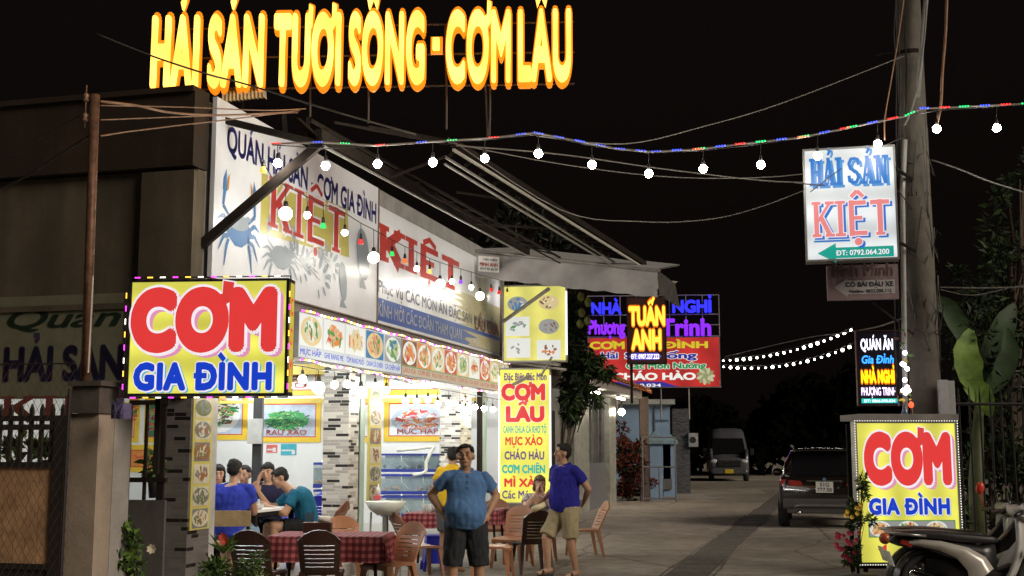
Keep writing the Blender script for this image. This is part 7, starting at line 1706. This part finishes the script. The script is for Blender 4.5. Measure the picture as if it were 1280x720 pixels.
# man in front, hands on hips
J = stand(sL=(.185, .03, 1.315), sR=(-.185, -.005, 1.33), eL=(.31, .15, 1.14), eR=(-.345, .1, 1.15), wL=(.215, -.04, .97), wR=(-.225, -.04, .97), hL=(-.5, -.55, -.45), hR=(.5, -.55, -.45), pL=(.5, -.4, .6), pR=(-.5, -.4, .6),
          hdir=(-.16, -1, .06), hed=(-.012, -.02, 1.53), nek=(0, .01, 1.385), hl=(.095, 0, .84), hr=(-.095, 0, .84), kL=(.13, -.02, .46), kR=(-.13, -.01, .46), aL=(.135, .02, .09), aR=(-.14, .02, .09), tL=(.16, -.13, .035), tR=(-.17, -.13, .035))
person('heavy man in blue polo shirt and dark shorts standing with hands on hips', (X(583, 12.0), 12.0, 0), R(6), J, cloth('polo_blue', (.085, .185, .38)), cloth('shorts_charcoal', (.028, .03, .034)), belly=.07, build=1.05, hw=1.1, placket=cloth('polo_trim', (.07, .15, .31)), vox=.008, leg_cut=.98, hem=-.14, sleeve=.6, shoes=black)
# man in navy, mid step
J = stand(hed=(-.0, -.03, 1.55), hdir=(-.35, -.9, .02), nek=(0, 0, 1.40), sL=(.18, .03, 1.34), sR=(-.175, -.04, 1.34), eL=(.23, .2, 1.10), wL=(.06, .24, .93), hL=(-1, .2, -.4), pL=(0, 1, 0), eR=(-.24, -.02, 1.09), wR=(-.21, -.2, .96), hR=(-.1, -1, -.15), pR=(-1, 0, 0),
          hl=(.085, .02, .83), hr=(-.085, -.02, .83), kR=(-.10, -.22, .49), aR=(-.09, -.2, .12), tR=(-.1, -.33, .07), kL=(.09, .02, .46), aL=(.09, .10, .09), tL=(.11, -.05, .035))
person('man in navy polo shirt and khaki shorts walking, holding a cream cup', (X(706, 15.3), 15.3, 0), R(-60), J, cloth('polo_navy', (.02, .02, .24)), cloth('shorts_khaki', (.33, .28, .17)), vox=.008, build=1.06, leg_cut=.9, hem=-.18, belly=.025, placket=cloth('polo_navy_trim', (.016, .016, .19)), shoes=pm('sandal_dark', (.03, .025, .022), .7), sleeve=.62)
q = P(674, 634, 15.05); r = empty('drink_cup', q); tag(r, 'cream cup lying sideways in the hand of the man in navy', 'cup')
mb = MB(); a, b = q + V((-.075, -.02, -.03)), q + V((.06, .02, .03)); mb.tube([a, b], [.04, .032], 14); mb.build('cup', pm('cup_cream', (.6, .52, .32), .5, var=.05), r, True); mb = MB(); mb.tube([b, b + (b - a).normalized() * .012], [.036, .03], 14); mb.build('lid', bowlm, r, True)
# person in yellow behind the first man
J = stand(hed=(.02, -.09, 1.50), nek=(0, -.05, 1.37), hdir=(.5, -.8, -.3), sL=(.175, -.03, 1.31), sR=(-.175, -.03, 1.31))
person('person in yellow shirt and grey shorts, mostly hidden behind the man with hands on hips', (X(563, 15.9), 15.9, 0), R(150), J, cloth('shirt_yellow', (.66, .43, .02)), cloth('shorts_grey', (.09, .095, .1)), face=False, leg_cut=.8)
def sit(**k):
    J = dict(pel=(0, 0, .50), nek=(0, -.02, 1.02), sL=(.17, -.01, .965), sR=(-.17, -.01, .965), eL=(.22, -.12, .74), eR=(-.22, -.12, .74), wL=(.14, -.34, .76), wR=(-.14, -.34, .76), hed=(0, -.05, 1.175), hdir=(0, -1, -.1), fwd=(0, -1, .05),
             hl=(.09, 0, .50), hr=(-.09, 0, .50), kL=(.12, -.42, .50), kR=(-.12, -.42, .50), aL=(.12, -.4, .09), aR=(-.12, -.4, .09), tL=(.13, -.55, .035), tR=(-.13, -.55, .035)); J.update(k); return J
FL = .15
person('diner in royal blue shirt sitting with back to the lane', (X(292, 13.7), 13.7, FL), R(176), sit(pel=(0, 0, .52), nek=(0, -.03, 1.06), sL=(.19, -.02, 1.0), sR=(-.19, -.02, 1.0), hed=(0, -.06, 1.215)), cloth('tee_royal', (.03, .05, .40)), cloth('jeans_pale', (.16, .24, .32)), face=False, build=1.12, leg_cut=.97, hem=-.08, collar=False)
J = sit(nek=(0, -.21, .96), sL=(.17, -.18, .91), sR=(-.17, -.18, .91), hed=(0, -.34, 1.10), hdir=(0, -.9, -.45), fwd=(0, -.85, -.5), bend=V((0, .05, .08)), eL=(.22, -.3, .68), wL=(.1, -.48, .76), eR=(-.22, -.4, .68), wR=(-.08, -.58, .93), hR=(.1, -.4, .8), kL=(.13, -.42, .53), kR=(-.13, -.42, .52))
person('diner in teal shirt and black shorts leaning over the table', (X(386, 14.85), 14.85, FL), R(-72), J, cloth('tee_teal', (.012, .105, .18)), cloth('shorts_black', (.012, .012, .013)), leg_cut=.75, sleeve=.6, hem=-.06, collar=False, build=1.04)
person('woman in dark navy top resting her cheek on her hand across the diners table', (X(337, 15.4), 15.4, FL), R(-5), sit(hed=(0, -.06, 1.16), eR=(-.2, -.22, .78), wR=(-.09, -.16, 1.04), hR=(.2, .1, .9)), cloth('top_darknavy', (.015, .015, .04)), cloth('skirt_dark', (.02, .02, .03)), longhair=True, sk=skin2, collar=False, lower=False, bottom=None) if False else person('woman in dark navy top sitting across the diners table', (X(337, 15.4), 15.4, FL), R(-5), sit(hed=(0, -.06, 1.16), eR=(-.2, -.22, .78), wR=(-.09, -.16, 1.04), hR=(.2, .1, .9)), cloth('top_darknavy', (.015, .015, .04)), cloth('skirt_dark', (.02, .02, .03)), longhair=True, sk=skin2, collar=False)
person('diner in red and white top half hidden behind the man in royal blue', (X(308, 15.6), 15.6, FL), R(-10), sit(pel=(0, 0, .46), nek=(0, -.02, .97), sL=(.17, -.01, .92), sR=(-.17, -.01, .92), hed=(0, -.04, 1.12)), cloth('top_red', (.5, .07, .06)), cloth('skirt_dark', (.02, .02, .03)), sk=skin2, collar=False)
person('dark haired diner in orange top past the shoulder of the man in royal blue', (X(274, 15.8), 15.8, FL), R(15), sit(pel=(0, 0, .46), nek=(0, -.02, .98), sL=(.17, -.01, .93), sR=(-.17, -.01, .93), hed=(0, -.04, 1.13)), cloth('top_orange', (.5, .15, .06)), cloth('skirt_dark', (.02, .02, .03)), longhair=True, sk=skin2, collar=False)
J = sit(pel=(0, .05, .46), nek=(0, -.04, .95), sL=(.16, -.03, .90), sR=(-.16, -.03, .90), hed=(.02, -.09, 1.10), hdir=(.1, -1, -.12), eL=(.2, -.3, .76), wL=(.055, -.22, .97), hL=(-.1, .05, .9), pL=(1, -.3, 0), eR=(-.2, -.3, .76), wR=(-.03, -.22, .97), hR=(.15, .05, .9), pR=(-1, -.3, 0))
person('woman with reddish brown hair in pale grey tee sitting with hands clasped at her mouth', (X(672, 17.75), 17.75, 0), R(3), J, cloth('tee_grey', (.42, .41, .40)), cloth('skirt_dark', (.02, .02, .03)), hair=hairb, longhair=True, sk=skin2, collar=False)
for o in list(col.objects):
    if '_w' in o: del o['_w']
